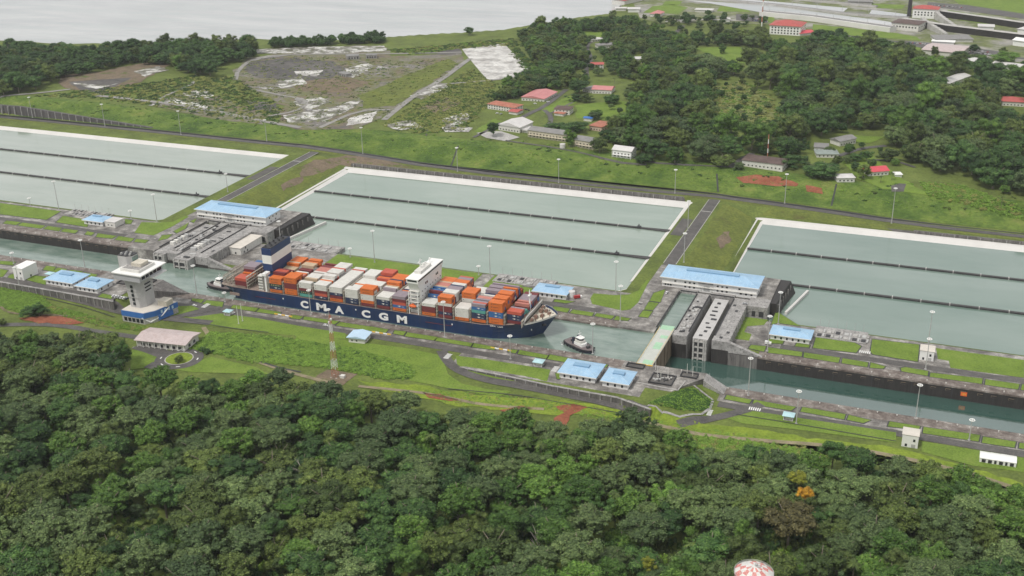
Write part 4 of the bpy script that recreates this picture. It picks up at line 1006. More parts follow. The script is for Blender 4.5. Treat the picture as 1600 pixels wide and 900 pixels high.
MB(off).prism([(-645, 692), (-618, 692), (-618, 722), (-645, 722)], 37.6, 43.4).build('cabin', plain('cabin_grey', (0.40, 0.405, 0.42), 0.7, 0.05, 0.2), t)
MB(off).box(-645.6, -615.2, 690.8, 724.5, 43.41, 44.3).build('cabin_roof', WHITE, t)
MB(off).box(-645.4, -614.8, 705.0, 723.8, 36.9, 37.55).build('balcony', WHITE, t)
MB(off).box(-618.0, -617.7, 695.0, 720.5, 39.2, 42.6).build('window_band', GLASS, t)
for y in (699.0, 704.0, 709.0, 714.0): MB(off).box(-617.75, -617.55, y, y + 0.4, 39.2, 42.6).build('mullion', WHITE, t)
MB(off).box(-640, -621, 696, 717, 44.31, 46.6).build('upper_deck', OFFWHITE, t)
MB(off).box(-638.8, -622.2, 697.2, 715.8, 46.61, 46.75).build('deck_floor', CONC, t)
MB(off).box(-634, -624, 703, 713, 46.76, 49.6).build('plant_room', CREAM, t)
MB(off).prism([(-648, 704), (-639, 704), (-635, 707), (-635, 714), (-648, 714)], 37.6, 54.0).build('lift_shaft', TOWER_GREY, t)
MB(off).box(-635.1, -634.7, 706.6, 713.6, 46.9, 53.0).build('glazed_face', GREEN_GLASS, t)
MB(off).prism([(-648, 704), (-639, 704), (-635, 707), (-635, 714), (-648, 714)], 54.01, 54.6).build('lift_cap', DARK, t)
for a in range(5): MB(off).box(-646 + a * 2.2, -645 + a * 2.2, 705.5 + (a % 2) * 4, 707.5 + (a % 2) * 4, 54.6, 56.2).build('roof_unit', STEEL, t)
MB(off).box(-616, -607, 707.5, 716, 10.6, 15.5).build('side_room', CREAM, t)

# ------------------------------------------------------------------ high mast lamps
def mast_meshes(h):
    k = round(h)
    if k not in MAST:
        p = MB().cyl(0, 0, 0, 0.5, 0.9, 0.9, 8).cyl(0, 0, 0.5, k, 0.42, 0.2, 8).mesh('pole', STEEL)
        r = MB().ring(0, 0, k, 1.75, 0.34, 12, 5).cyl(0, 0, k - 0.2, k + 0.7, 0.5, 0.3, 8)
        for a in range(4): r.tube((0, 0, k), (1.7 * math.cos(a * 1.571), 1.7 * math.sin(a * 1.571), k), 0.12, None, 4)
        MAST[k] = (p, r.mesh('lamp_ring', WHITE))
    return MAST[k]
MAST = {}
def lamp(label, base, z=None, h=34, top=None):
    if z is None: x, y, z = on(*base)
    else: x, y = at(*base, z)
    if top: h = max(9, at_y(top[0], top[1], y)[1] - z)
    p, r = mast_meshes(h)
    o = thing('high_mast_lamp', label, 'lamp', (x, y, z), group='high mast lamps around the locks')
    put('pole', p, o); put('lamp_ring', r, o)
    return o
lamps = []
for (b, tp) in (((51, 184), (46, 152)), ((164, 197), (158, 163)), ((283, 211), (277, 173)), ((417, 221), (414, 187)), ((567, 240), (565, 200)), ((715, 268), (714, 231)), ((873, 286), (873, 249)), ((1054.5, 302), (1055, 265)), ((1226, 318), (1229, 272)), ((1393, 349), (1398, 294))):
    lamps.append(lamp('tall ring-headed mast lamp beside the perimeter road', b, None, top=tp))
for (b, tp, z) in (((92, 328), (83, 284), 9), ((245.5, 347), (237, 304), 9), ((585.5, 410), (581, 361), 0), ((766, 434), (763.5, 384), 0), ((962, 460), (961, 409), 0), ((1216, 506), (1220, 456), -9), ((1449, 546), (1452, 487), -9)):
    lamps.append(lamp('tall ring-headed mast lamp at the near edge of the basins', b, z, top=tp))
for (b, tp, z) in (((356, 300), (352, 271), 9), ((1074.5, 360), (1076, 314), 0), ((1068.5, 410), (1070.5, 364.5), 0)):
    lamps.append(lamp('mast lamp on the grassy crest between two basins', b, z, top=tp))
for (b, tp, z) in (((47.5, 322), (46, 310), 9), ((205, 342), (204, 331), 9), ((547.5, 402), (547, 391), 0), ((748, 430), (748, 417), 0)):
    lamps.append(lamp('short lamp at the basin edge behind the far deck', b, z, top=tp))
for (b, tp, z) in (((969, 502), (969, 447), 0), ((1199, 549), (1201.7, 494.6), -9), ((1446, 577), (1451, 529), -9), ((438, 371), (435, 345), 9)):
    lamps.append(lamp('tall ring-headed mast lamp on the far deck', b, z, top=tp))
for (b, tp, z) in (((21.5, 412), (20, 395), 9), ((133, 419), (124, 375), 9), ((30, 446), (27, 418), 9), ((308, 462), (301, 415.5), 0), ((352, 472), (347, 457), 0), ((486, 492), (481.5, 453), 0), ((515, 511), (512.5, 483), 0), ((695, 526), (693, 472.5), 0), ((797.5, 561), (796, 524.5), 0), ((926, 553), (925, 506), 0), ((1169, 618), (1171, 560), -9), ((1244, 662), (1247.5, 611), -9), ((1430.5, 654), (1436, 601), -9), ((1514, 688), (1517.5, 657), -9)):
    lamps.append(lamp('ring-headed mast lamp standing on the near bank', b, z, top=tp))
tell_apart(lamps)
# paired thin poles by the stern
for k, (b, tp) in enumerate((((373, 506), (369, 478)), ((379, 502), (376, 474)))):
    x, y = at(*b, 0); h = at_y(*tp, y)[1]
    o = thing('flag_pole', ('left' if k == 0 else 'right') + ' one of two plain white poles near the stern kiosk', 'pole', (x, y, 0.2))
    MB().cyl(0, 0, 0, h, 0.28, 0.15, 6).build('pole', WHITE, o); MB().box(-0.6, 0.6, -0.6, 0.6, -0.2, 0.3).build('footing', PALE_CONC, o)

# ------------------------------------------------------------------ red and white lattice mast
x, y, z = on(524, 589)
h = at_y(519, 493, y)[1] - z
o = thing('radio_mast', 'red and white lattice radio mast in front of the hull', 'mast', (x, y, z))
n = 14
for i in range(n):
    z0, z1 = h * i / n, h * (i + 1) / n
    w0, w1 = 2.0 - 1.45 * i / n, 2.0 - 1.45 * (i + 1) / n
    m = MB(); c0 = [(-w0, -w0), (w0, -w0), (w0, w0), (-w0, w0)]; c1 = [(-w1, -w1), (w1, -w1), (w1, w1), (-w1, w1)]
    for k in range(4):
        a, b = c0[k], c1[k]; a2, b2 = c0[(k + 1) % 4], c1[(k + 1) % 4]
        m.tube((*a, z0), (*b, z1), 0.13, None, 4); m.tube((*a, z0), (*b2, z1), 0.06, None, 4); m.tube((*a2, z0), (*b, z1), 0.06, None, 4); m.tube((*b, z1), (*b2, z1), 0.06, None, 4)
    m.build('lattice_section', MAST_RED if (i // 2) % 2 == 0 else WHITE, o)
MB().cyl(0, 0, h, h + 4, 0.15, 0.06, 5).build('aerial', MAST_RED, o)
MB().cyl(-1.2, 0.4, h * 0.86, h * 0.86 + 1.6, 0.9, 0.9, 8).cyl(1.0, -0.5, h * 0.93, h * 0.93 + 1.4, 0.8, 0.8, 8).build('dish', WHITE, o)
for a in (-1, 1):
    for b in (-1, 1): MB().box(a * 2.3 - 0.6, a * 2.3 + 0.6, b * 2.3 - 0.6, b * 2.3 + 0.6, -0.6, 0.5).build('footing', PALE_CONC, o)
MB().box(4.5, 8, -1, 2, 0, 2.4).build('equipment_hut', OFFWHITE, o)
drape('mast_yard', [(x - 14, y - 11), (x + 14, y - 11), (x + 13, y + 9), (x - 12, y + 9)], 0.3, BROWN_SOIL, wob=1.5)

# ------------------------------------------------------------------ vehicles
def car(label, p, rz, mat, kind='car', group=None):
    o = thing('parked_car' if kind == 'car' else kind, label, 'car' if kind == 'car' else kind, p, rz, group)
    if kind == 'car':
        for nm, me in zip(('body', 'cabin', 'window_band'), car_mesh(mat)): put(nm, me, o)
        for a in (-1.35, 1.35):
            for b in (-0.8, 0.8): put('wheel', WHEEL, o, (a, b, 0.32))
    else:
        L = {'truck': 7.5, 'van': 5.2}[kind]
        MB().box(-L / 2, L / 2 - 1.9, -1.15, 1.15, 0.7, 2.9).build('cargo_body', mat, o)
        MB().box(L / 2 - 1.8, L / 2, -1.05, 1.05, 0.5, 2.2).build('cab', WHITE, o)
        MB().box(L / 2 - 0.6, L / 2 + 0.03, -0.95, 0.95, 1.35, 2.0).build('windscreen', GLASS, o)
        for a in (-L * 0.3, L * 0.33):
            for b in (-0.95, 0.95): put('wheel', WHEEL, o, (a, b, 0.42), scale=(1.3, 1.3, 1.3))
    return o
WHEEL = MB().tube((0, -0.12, 0), (0, 0.12, 0), 0.33, None, 8).mesh('wheel', RUBBER)
CARS = {}
def car_mesh(mat):
    if mat.name not in CARS:
        a = MB().prism([(-2.2, -0.88), (2.2, -0.88), (2.2, 0.88), (-2.2, 0.88)], 0.3, 0.62).prism([(-2.2, -0.88), (2.2, -0.88), (2.2, 0.88), (-2.2, 0.88)], 0.62, 0.95, [(-2.1, -0.82), (2.0, -0.82), (2.0, 0.82), (-2.1, 0.82)]).mesh('body', mat)
        b = MB().prism([(-1.5, -0.74), (0.9, -0.74), (0.9, 0.74), (-1.5, 0.74)], 1.38, 1.5, [(-1.1, -0.68), (0.4, -0.68), (0.4, 0.68), (-1.1, 0.68)]).mesh('cabin', mat)
        c = MB().prism([(-1.8, -0.82), (1.35, -0.82), (1.35, 0.82), (-1.8, 0.82)], 0.95, 1.38, [(-1.5, -0.74), (0.9, -0.74), (0.9, 0.74), (-1.5, 0.74)]).mesh('window_band', GLASS)
        CARS[mat.name] = (a, b, c)
    return CARS[mat.name]
CAR_WHITE = plain('car_white', (0.74, 0.74, 0.74), 0.3, 0.03); CAR_DARK = plain('car_dark', (0.03, 0.032, 0.036), 0.3, 0.1); CAR_SILVER = plain('car_silver', (0.42, 0.43, 0.44), 0.3, 0.05); CAR_RED = plain('car_red', (0.38, 0.03, 0.03), 0.3, 0.05); CAR_BLUE = plain('car_blue', (0.05, 0.12, 0.30), 0.3, 0.05)
cl = []
for k in range(6):
    x, y = at(178 + k * 4.2, 463 + k * 0.9, 9.2)
    cl.append(car('%s car parked beside the control tower' % ['white', 'white', 'silver', 'white', 'white', 'dark'][k], (x, y, 9.15), 1.3, [CAR_WHITE, CAR_WHITE, CAR_SILVER, CAR_WHITE, CAR_WHITE, CAR_DARK][k]))
tell_apart(cl)
car('dark car parked by the blue podium corner', (*at(271, 477, 0.3), 0.3), 0.5, CAR_DARK)
car('white car on the road right of the control tower', (*at(304, 478, 0.3), 0.3), 0.0, CAR_WHITE)
car('white car on the bank road below the hull', (*at(509, 509, 0.3), 0.3), 0.0, CAR_WHITE)
car('white car parked beside the right machinery hall', (*at(1042, 458, 0.3), 0.3), 1.4, CAR_WHITE)
car('silver car on the platform right of the right machinery hall', (*at(1164, 475, 0.3), 0.3), 0.2, CAR_SILVER)
car('white car on the roundabout drive by the pavilion', (on(286, 548)[0], on(286, 548)[1], on(286, 548)[2] + 0.5), 0.2, CAR_WHITE)
car('white van with red load bed near the ship bow house', (*at(903, 466, 0.3), 0.3), 0.7, CAR_RED, 'truck')
car('white van parked on the far right service loop', (*at(1200, 538, -8.7), -8.7), 0.1, CAR_WHITE, 'van')
o = thing('storage_tank', 'white round tank beside the bow side blue house', 'tank', (*at(893, 463, 0.2), 0.2))
MB().cyl(0, 0, 0, 5, 3.2, 3.2, 16).build('shell', WHITE, o); MB().cyl(0, 0, 5.01, 5.8, 3.3, 0.6, 16).build('roof', PALE_ROOF, o)
# low white and yellow barriers along the bank road
bl = []
for k, p in enumerate(((443, 493), (596, 521), (783, 546))):
    x, y = at(*p, 0.2)
    o = thing('barrier', 'low white and yellow barrier beside the bank road', 'barrier', (x, y, 0.2), group='barriers along the bank road')
    for i in range(5): MB().prism([(-9 + i * 3.6, -0.4), (-5.6 + i * 3.6, -0.4), (-5.6 + i * 3.6, 0.4), (-9 + i * 3.6, 0.4)], 0, 0.9, [(-9 + i * 3.6, -0.15), (-5.6 + i * 3.6, -0.15), (-5.6 + i * 3.6, 0.15), (-9 + i * 3.6, 0.15)]).build('block', WHITE if i % 2 else YELLOW, o)
    bl.append(o)
tell_apart(bl)
# ------------------------------------------------------------------ container ship
SY = 788.0                                   # ship centre line
ship = thing('container_ship', 'blue hulled container ship filling the middle lock chamber', 'ship', (-440, SY, -1.5))
off = (-440, SY, -1.5)
ST = [  # x, half breadth at deck, half breadth at waterline, deck height
    (-594.5, 19.5, 11.0, 10.0), (-590, 22.3, 16.0, 10.0), (-580, 23.8, 20.5, 10.0), (-565, 24.1, 23.4, 10.0), (-540, 24.1, 24.0, 10.0), (-340, 24.1, 24.0, 10.0),
    (-330, 24.1, 23.0, 11.0), (-320, 24.0, 20.0, 12.4), (-311, 23.2, 15.5, 13.8), (-303, 21.2, 11.0, 14.8), (-297, 17.8, 7.2, 15.8), (-291, 12.6, 3.4, 16.6), (-287, 8.0, 1.4, 17.2), (-284, 4.0, 0.5, 17.6), (-282, 0.7, 0.15, 17.8)]
def hull_y(x, z):
    xs = [s[0] for s in ST]
    d = np.interp(x, xs, [s[1] for s in ST]); w = np.interp(x, xs, [s[2] for s in ST]); dz = np.interp(x, xs, [s[3] for s in ST])
    u = min(1, max(0, (z + 1.5) / (dz + 1.5)))
    return w + (d - w) * (u ** 1.6)
LV = [-0.25, 0.0, 0.12, 0.3, 0.5, 0.7, 0.85, 1.0]
def hull_skin(lo, hi, mat, nm):
    m = MB(off); vs = []; rows = len(ST); lv = [l for l in LV if lo <= l <= hi]
    for s in (-1, 1):
        for (x, d, w, dz) in ST:
            for l in lv:
                z = -1.5 + (dz + 1.5) * l
                u = max(0, l); hb = w + (d - w) * (u ** 1.6)
                xx = x
                if x > -300 and l < 1: xx = x - (1 - l) * 12.5 * (x + 300) / 18
                if x < -585: xx = x + (1 - max(0, l)) * 14 * (-585 - x) / 9.5
                vs.append((xx, SY + s * hb, z))
    k = len(lv); fs = []
    for side in range(2):
        b = side * rows * k
        for i in range(rows - 1):
            for j in range(k - 1):
                q = (b + i * k + j, b + (i + 1) * k + j, b + (i + 1) * k + j + 1, b + i * k + j + 1)
                fs.append(q if side == 0 else q[::-1])
    for j in range(k - 1):        # transom and stem
        fs.append((j, j + 1, rows * k + j + 1, rows * k + j))
        e = (rows - 1) * k
        fs.append((e + j, rows * k + e + j, rows * k + e + j + 1, e + j + 1))
    m.add(vs, fs)
    return m.build(nm, mat, ship, smooth=False)
hull = hull_skin(0.0, 1.0, SHIP_BLUE, 'hull')
hull_skin(-0.25, 0.0, BOOT_RED, 'boot_top')
dk = [(x, SY - d + 0.15, z - 0.05) for x, d, w, z in ST if x < -303] ; dk2 = [(x, SY + d - 0.15, z - 0.05) for x, d, w, z in ST if x < -303]
n = len(dk)
MB(off).add(dk + dk2, [(i, i + 1, n + i + 1, n + i) for i in range(n - 1)]).build('main_deck', DECK, ship)
fk = [(x, d, z) for x, d, w, z in ST if x >= -303]
n = len(fk)
MB(off).add([(x, SY - d + 0.2, z - 1.3) for x, d, z in fk] + [(x, SY + d - 0.2, z - 1.3) for x, d, z in fk], [(i, i + 1, n + i + 1, n + i) for i in range(n - 1)]).build('forecastle_deck', CREAM, ship)
m = MB(off)
for s in (-1, 1):
    for a, b in zip(fk[:-1], fk[1:]):
        m.add([(a[0], SY + s * (a[1] - 0.25), a[2] - 1.3), (b[0], SY + s * (b[1] - 0.25), b[2] - 1.3), (b[0], SY + s * (b[1] - 0.02), b[2] + 0.15), (a[0], SY + s * (a[1] - 0.02), a[2] + 0.15)], [(0, 1, 2, 3)])
m.build('bulwark', OFFWHITE, ship)
# breakwater, winches, foremast
MB(off).add([(-304, SY - 21.5, 13.6), (-304, SY + 21.5, 13.6), (-301.5, SY + 18, 20.0), (-301.5, SY - 18, 20.0), (-304.6, SY - 21.5, 13.6), (-304.6, SY + 21.5, 13.6), (-302.1, SY + 18, 20.0), (-302.1, SY - 18, 20.0)], [(0, 1, 2, 3), (7, 6, 5, 4), (0, 3, 7, 4), (1, 5, 6, 2), (3, 2, 6, 7)]).build('breakwater', PALE_ROOF, ship)
for x, y, r in ((-298, -8, 1.7), (-298, 5, 1.7), (-294, -4, 1.5), (-294, 6, 1.4), (-299, 12, 1.3), (-290, 2, 1.2), (-299, -14, 1.2)):
    w = MB(off).tube((x, SY + y - 1.4, 16.2), (x, SY + y + 1.4, 16.2), r, None, 10).build('winch', plain('winch_brown', (0.20, 0.12, 0.09), 0.7, 0.3, 0.8), ship)
    MB(off).box(x - r, x + r, SY + y + 1.6, SY + y + 2.6, 14.6, 17.0).build('winch_motor', CREAM, w)
for x, y in ((-296, -13), (-292, -8), (-292, 9), (-296, 15), (-288, -2), (-287, 3)):
    MB(off).cyl(x, SY + y, 14.5, 16.4, 0.4, 0.4, 7).build('mooring_bitt', DARK, ship)
MB(off).cyl(-306, SY, 12, 34, 0.85, 0.6, 10).box(-306.9, -305.1, SY - 2.4, SY + 2.4, 30.8, 31.4).cyl(-306, SY, 34, 36, 0.5, 0.2, 6).build('foremast', WHITE, ship)
# hull lettering
def text_mesh(s, size, bold):
    cu = bpy.data.curves.new('letter', 'FONT'); cu.body = s; cu.size = size; cu.offset = bold; cu.extrude = 0.04; cu.resolution_u = 3
    o = bpy.data.objects.new('letter', cu); COL.objects.link(o)
    bpy.context.view_layer.update()
    me = bpy.data.meshes.new_from_object(o.evaluated_get(bpy.context.evaluated_depsgraph_get()))
    bpy.data.objects.remove(o); bpy.data.curves.remove(cu)
    me.name = 'letter'; me.materials.clear(); me.materials.append(WHITE)
    return me
def letter(s, x, z, w, h, y, parent, bold=0.03):
    me = text_mesh(s, 1.0, bold)
    co = np.array([v.co[:] for v in me.vertices]); lo, hi = co.min(0), co.max(0)
    sc = ((hi - lo)[0], (hi - lo)[1])
    for v in me.vertices:
        v.co = ((v.co.x - lo[0]) / sc[0] * w, -v.co.z * 2, (v.co.y - lo[1]) / sc[1] * h)
    return put('letter', me, parent, (x - off[0], y - off[1], z - off[2]))
for ch, x0, x1 in (('C', -510.2, -502.4), ('M', -494.4, -484.6), ('A', -476.4, -467.4), ('C', -450.1, -441.8), ('G', -433.6, -424.8), ('M', -416.6, -407.1)):
    letter(ch, x0, 0.35, x1 - x0, 6.9, SY - 24.2, ship, 0.05)
for ch, x in zip('CMACGM', (-331.5, -329.9, -328.1, -325.3, -323.7, -322.1)):
    letter(ch, x, 9.7, 1.3, 1.3, SY - hull_y(x, 10) - 0.16, ship, 0.02)
MB(off).box(-390, -366, SY - 24.22, SY - 24.12, 4.6, 5.0).build('side_stripe', BOOT_RED, ship)
MB(off).box(-556, -535, SY - 24.3, SY - 24.2, 4.2, 4.6).build('side_stripe', BOOT_RED, ship)
for x in (-528, -456, -366, -300.5): MB(off).box(x, x + 0.9, SY - hull_y(x, 6) - 0.2, SY - hull_y(x, 6) - 0.02, 5.6, 6.9).build('draft_mark', WHITE, ship)
MB(off).tube((-291.5, SY - 9.5, 10.5), (-289.8, SY - 7.0, 10.0), 1.0, None, 8).build('anchor', DARK, ship)
MB(off).box(-583, -573, SY - 24.4, SY - 23.9, 2.5, 5.0).build('stern_recess', DECK, ship)
# bridge tower amidships
bt = MB(off).box(-405.0, -395.5, SY - 20, SY + 22, 10.05, 38.0).build('bridge_tower', WHITE, ship)
MB(off).box(-405.5, -394.8, SY - 24.1, SY + 24.1, 38.01, 41.4).build('navigation_bridge', WHITE, ship)
MB(off).box(-394.79, -394.6, SY - 23.5, SY + 23.5, 39.6, 40.9).build('bridge_windows', GLASS, ship)
MB(off).box(-404.5, -396.0, SY - 24.25, SY - 24.12, 39.5, 40.9).build('bridge_windows', GLASS, ship)
MB(off).box(-406.0, -394.4, SY - 24.5, SY + 24.5, 41.41, 41.8).build('bridge_roof', WHITE, ship)
MB(off).add([(-395.4, SY - 20, 30), (-395.4, SY - 24, 38), (-395.4, SY - 20, 38), (-404.8, SY - 20, 30), (-404.8, SY - 24, 38), (-404.8, SY - 20, 38)], [(0, 1, 2), (5, 4, 3), (0, 3, 4, 1), (1, 4, 5, 2)]).build('wing_bracket', WHITE, ship)
MB(off).add([(-395.4, SY + 22, 30), (-395.4, SY + 24.05, 37.9), (-395.4, SY + 22, 37.9), (-404.8, SY + 22, 30), (-404.8, SY + 24.05, 37.9), (-404.8, SY + 22, 37.9)], [(0, 2, 1), (3, 4, 5), (0, 1, 4, 3), (1, 2, 5, 4)]).build('wing_bracket', WHITE, ship)
for y in (-9.5, -6.8, 11, 13.7): MB(off).box(-395.5, -395.3, SY + y, SY + y + 1.6, 32.2, 34.2).build('window', GLASS, ship)
for zq in (16, 20, 24, 28):
    for yq in range(-16, 20, 5): MB(off).box(-395.5, -395.35, SY + yq, SY + yq + 0.9, zq, zq + 0.9).build('porthole', GLASS, ship)
for i in range(6): MB(off).box(-404.8, -396, SY - 22.6, SY - 20.02, 13.5 + i * 3.3, 13.8 + i * 3.3).build('side_deck', OFFWHITE, ship)
for i in range(5): MB(off).box(-403.6 + (i % 2) * 3.6, -400 + (i % 2) * 3.6, SY - 20.2, SY - 20.02, 15 + i * 3.3, 16.4 + i * 3.3).build('door_opening', DARK, ship)
for a in (-404.8, -396.6): MB(off).box(a, a + 0.6, SY - 23.6, SY - 23.0, 10, 30).build('side_post', WHITE, ship)
MB(off).box(-404, -398, SY - 12, SY + 8, 41.81, 44.2).build('radar_house', OFFWHITE, ship)
MB(off).cyl(-402, SY - 4, 44.2, 52, 0.6, 0.35, 8).box(-404.5, -399.5, SY - 4.2, SY - 3.8, 48, 48.4).box(-402.2, -401.8, SY - 7, SY - 1, 50, 50.4).build('radar_mast', WHITE, ship)
for y, r in ((2, 1.0), (5.5, 0.7), (14, 0.9)): MB(off).cyl(-402, SY + y, 41.8, 45.0, 0.3, 0.3, 6).sphere((-402, SY + y, 45.6), r, 10, 6).build('radome', WHITE, ship)
# lifeboat hung on the near side
lb = thing('lifeboat', 'orange enclosed lifeboat hung below the white bridge tower', 'lifeboat', (-401.5, SY - 23.2, 15.6))
MB().sphere((0, 0, 1.5), 1.5, 12, 8, 0.95).build('hull', ORANGE, lb, smooth=True).scale = (2.4, 1, 1)
MB().box(-1.2, 1.4, -0.8, 0.8, 2.7, 3.3).build('canopy', ORANGE, lb)
for a in (-404.6, -396.2): MB(off).tube((a, SY - 22.4, 12.2), (a, SY - 24, 19.0), 0.35).build('davit', WHITE, ship)
# engine casing, funnel, cranes aft
MB(off).box(-551, -543, SY - 20, SY + 20, 10.02, 20.0).build('engine_casing', OFFWHITE, ship)
FX0, FX1, FY0, FY1 = -551.0, -541.5, SY - 15, SY + 17
def funnel_block(z0l, z0r, z1l, z1r, mat):
    MB(off).add([(FX0, FY0, z0l), (FX1, FY0, z0l), (FX1, FY1, z0r), (FX0, FY1, z0r), (FX0, FY0, z1l), (FX1, FY0, z1l), (FX1, FY1, z1r), (FX0, FY1, z1r)], [(3, 2, 1, 0), (4, 5, 6, 7), (0, 1, 5, 4), (1, 2, 6, 5), (2, 3, 7, 6), (3, 0, 4, 7)]).build('funnel', mat, ship)
funnel_block(26.5, 26.5, 33.0, 33.6, FUNNEL_BLUE); funnel_block(33.0, 33.6, 41.0, 41.6, WHITE); funnel_block(41.0, 41.6, 47.0, 47.6, FUNNEL_BLUE)
MB(off).box(FX0 + 0.3, FX1 - 0.3, FY0 + 2, FY1 - 2, 20.02, 26.49).build('funnel_base', FUNNEL_BLUE, ship)
MB(off).box(FX0 + 0.5, FX1 - 0.5, FY0 + 1, FY1 - 1, 46.8, 47.9).build('funnel_top', DARK, ship)
for k in range(9): MB(off).cyl(FX0 + 2.5 + (k % 2) * 4, FY0 + 3.5 + k * 3.2, 47.7, 49.2 + (k % 3) * 0.4, 0.8, 0.8, 8).build('exhaust_pipe', DARK, ship)
for y in (-23, -20.5): MB(off).box(-545.5, -543.9, SY + y, SY + y + 1.4, 10, 28 if y < -22 else 25).build('crane_post', WHITE, ship)
MB(off).box(-547, -543, SY - 24, SY - 17, 25.01, 27.2).build('crane_house', WHITE, ship)
MB(off).box(-553, -548.5, SY - 22, SY - 17, 10.02, 24).build('stair_tower', OFFWHITE, ship)
for i in range(5): MB(off).box(-553.3, -548.2, SY - 22.3, SY - 22.02, 11.5 + i * 2.7, 12.0 + i * 2.7).build('landing', DARK, ship)
# lashing bridges between the bays
BAYS = [(-577.5, -565.3)] + [(-540.6 + k * 15.05, -540.6 + k * 15.05 + 12.2) for k in range(9)] + [(-393.0 + k * 15.05, -393.0 + k * 15.05 + 12.2) for k in range(6)]
def lashing(x, z1, z0=10.0, hw=23.8):
    m = MB(off)
    for y in np.linspace(-hw, hw - 0.5, 20): m.box(x - 0.22, x + 0.22, SY + y, SY + y + 0.5, z0, z1)
    for z in np.arange(z0 + 2.9, z1 + 0.1, 2.9): m.box(x - 0.7, x + 0.7, SY - hw, SY + hw, z - 0.25, z)
    m.build('lashing_bridge', LASH, ship)
for x in (-592, -586, -580): lashing(x, 18, hw=19 if x < -590 else 22)
for i, (a, b) in enumerate(BAYS):
    if i in (0, 9): pass
    lashing(b + 1.4, 22.0 if i < 15 else 19.0, z0=10 if i < 14 else 12)
lashing(-542.0, 20); lashing(-394.6, 20)
MB(off).box(-594, -566, SY - 23.6, SY - 23.4, 11.0, 11.2).box(-594, -566, SY - 23.6, SY - 23.4, 12.0, 12.2).build('stern_rail', LASH, ship)

# ------------------------------------------------------------------ containers
def cont_mat(n, c): return plain('container_' + n, c, 0.6, 0.10, 0.25, dirt=tuple(v * 0.8 + 0.02 for v in c))
CM = {'orange': cont_mat('orange', (0.62, 0.155, 0.03)), 'red': cont_mat('red', (0.50, 0.10, 0.06)), 'maroon': cont_mat('maroon', (0.175, 0.032, 0.035)), 'white': cont_mat('white', (0.64, 0.63, 0.59)), 'blue': cont_mat('blue', (0.035, 0.13, 0.33)),
      'navy': cont_mat('navy', (0.020, 0.034, 0.085)), 'teal': cont_mat('teal', (0.10, 0.34, 0.29)), 'dark green': cont_mat('dark_green', (0.02, 0.055, 0.05)), 'tan': cont_mat('tan', (0.52, 0.40, 0.27)), 'grey purple': cont_mat('grey_purple', (0.28, 0.23, 0.26)), 'pink': cont_mat('faded_pink', (0.52, 0.20, 0.16))}
LOGO = {'orange': MATS['dark_metal'], 'navy': OFFWHITE, 'blue': OFFWHITE, 'dark green': plain('logo_yellow', (0.5, 0.42, 0.2)), 'maroon': None, 'white': DARK}
CW, CH, CL = 2.42, 2.62, 12.2
CMESH = {}
def cont_mesh(c, L):
    if (c, L) in CMESH: return CMESH[c, L]
    m = MB()
    w = CW / 2 - 0.11
    n = 14 if L > 10 else 8
    # corrugated side walls between corner posts, roof and base rails
    m.box(-L / 2 + 0.1, L / 2 - 0.1, -w + 0.09, w - 0.09, 0.06, CH - 0.06)
    for s in (-1, 1):
        for k in range(n):
            x = -L / 2 + 0.35 + (L - 0.7) * (k + 0.25) / n
            y0, y1 = sorted((s * (w - 0.09), s * (w - 0.02)))
            m.add([(x, y0 if s < 0 else y1, 0.2), (x + (L - 0.7) / n * 0.5, y0 if s < 0 else y1, 0.2), (x + (L - 0.7) / n * 0.5, y0 if s < 0 else y1, CH - 0.2), (x, y0 if s < 0 else y1, CH - 0.2)], [(0, 1, 2, 3)])
        y0, y1 = sorted((s * (w - 0.14), s * w))
        for xe in (-L / 2, L / 2 - 0.16): m.box(xe, xe + 0.16, y0, y1, 0, CH)
        m.box(-L / 2 + 0.16, L / 2 - 0.16, y0, y1, CH - 0.16, CH - 0.005); m.box(-L / 2 + 0.16, L / 2 - 0.16, y0, y1, 0, 0.16)
    for k in range(4): m.box(L / 2 - 0.1, L / 2 - 0.02, -w + 0.3 + k * 0.62, -w + 0.36 + k * 0.62, 0.1, CH - 0.1)
    mats = [CM[c]]
    lg = LOGO.get(c)
    if lg:
        mats.append(lg); m.mat(1)
        if c == 'orange':
            m.box(-L * 0.30, -L * 0.24, -w - 0.03, -w - 0.005, 1.0, 1.7); m.box(-L * 0.18, L * 0.22, -w - 0.03, -w - 0.005, 1.25, 1.5)
        elif c in ('navy', 'blue'): m.box(-L * 0.12, L * 0.12, -w - 0.03, -w - 0.005, 1.5, 1.8); m.box(-L * 0.03, L * 0.06, -w - 0.03, -w - 0.005, 1.0, 2.1); m.box(L * 0.2, L * 0.36, -w - 0.03, -w - 0.005, 1.2, 1.45)
        elif c == 'dark green':
            for k in range(5): m.box(-L * 0.36 + k * L * 0.15, -L * 0.29 + k * L * 0.15, -w - 0.03, -w - 0.005, 0.9, 1.6)
        else: m.box(-L * 0.4, -L * 0.36, -w - 0.03, -w - 0.005, 1.0, 1.5)
        m.mat(0)
    CMESH[c, L] = m.mesh('container_body', mats)
    return CMESH[c, L]
O, R_, Mn, W, B, N, T, G_, Tn, P_, K = 'orange', 'red', 'maroon', 'white', 'blue', 'navy', 'teal', 'dark green', 'tan', 'grey purple', 'pink'
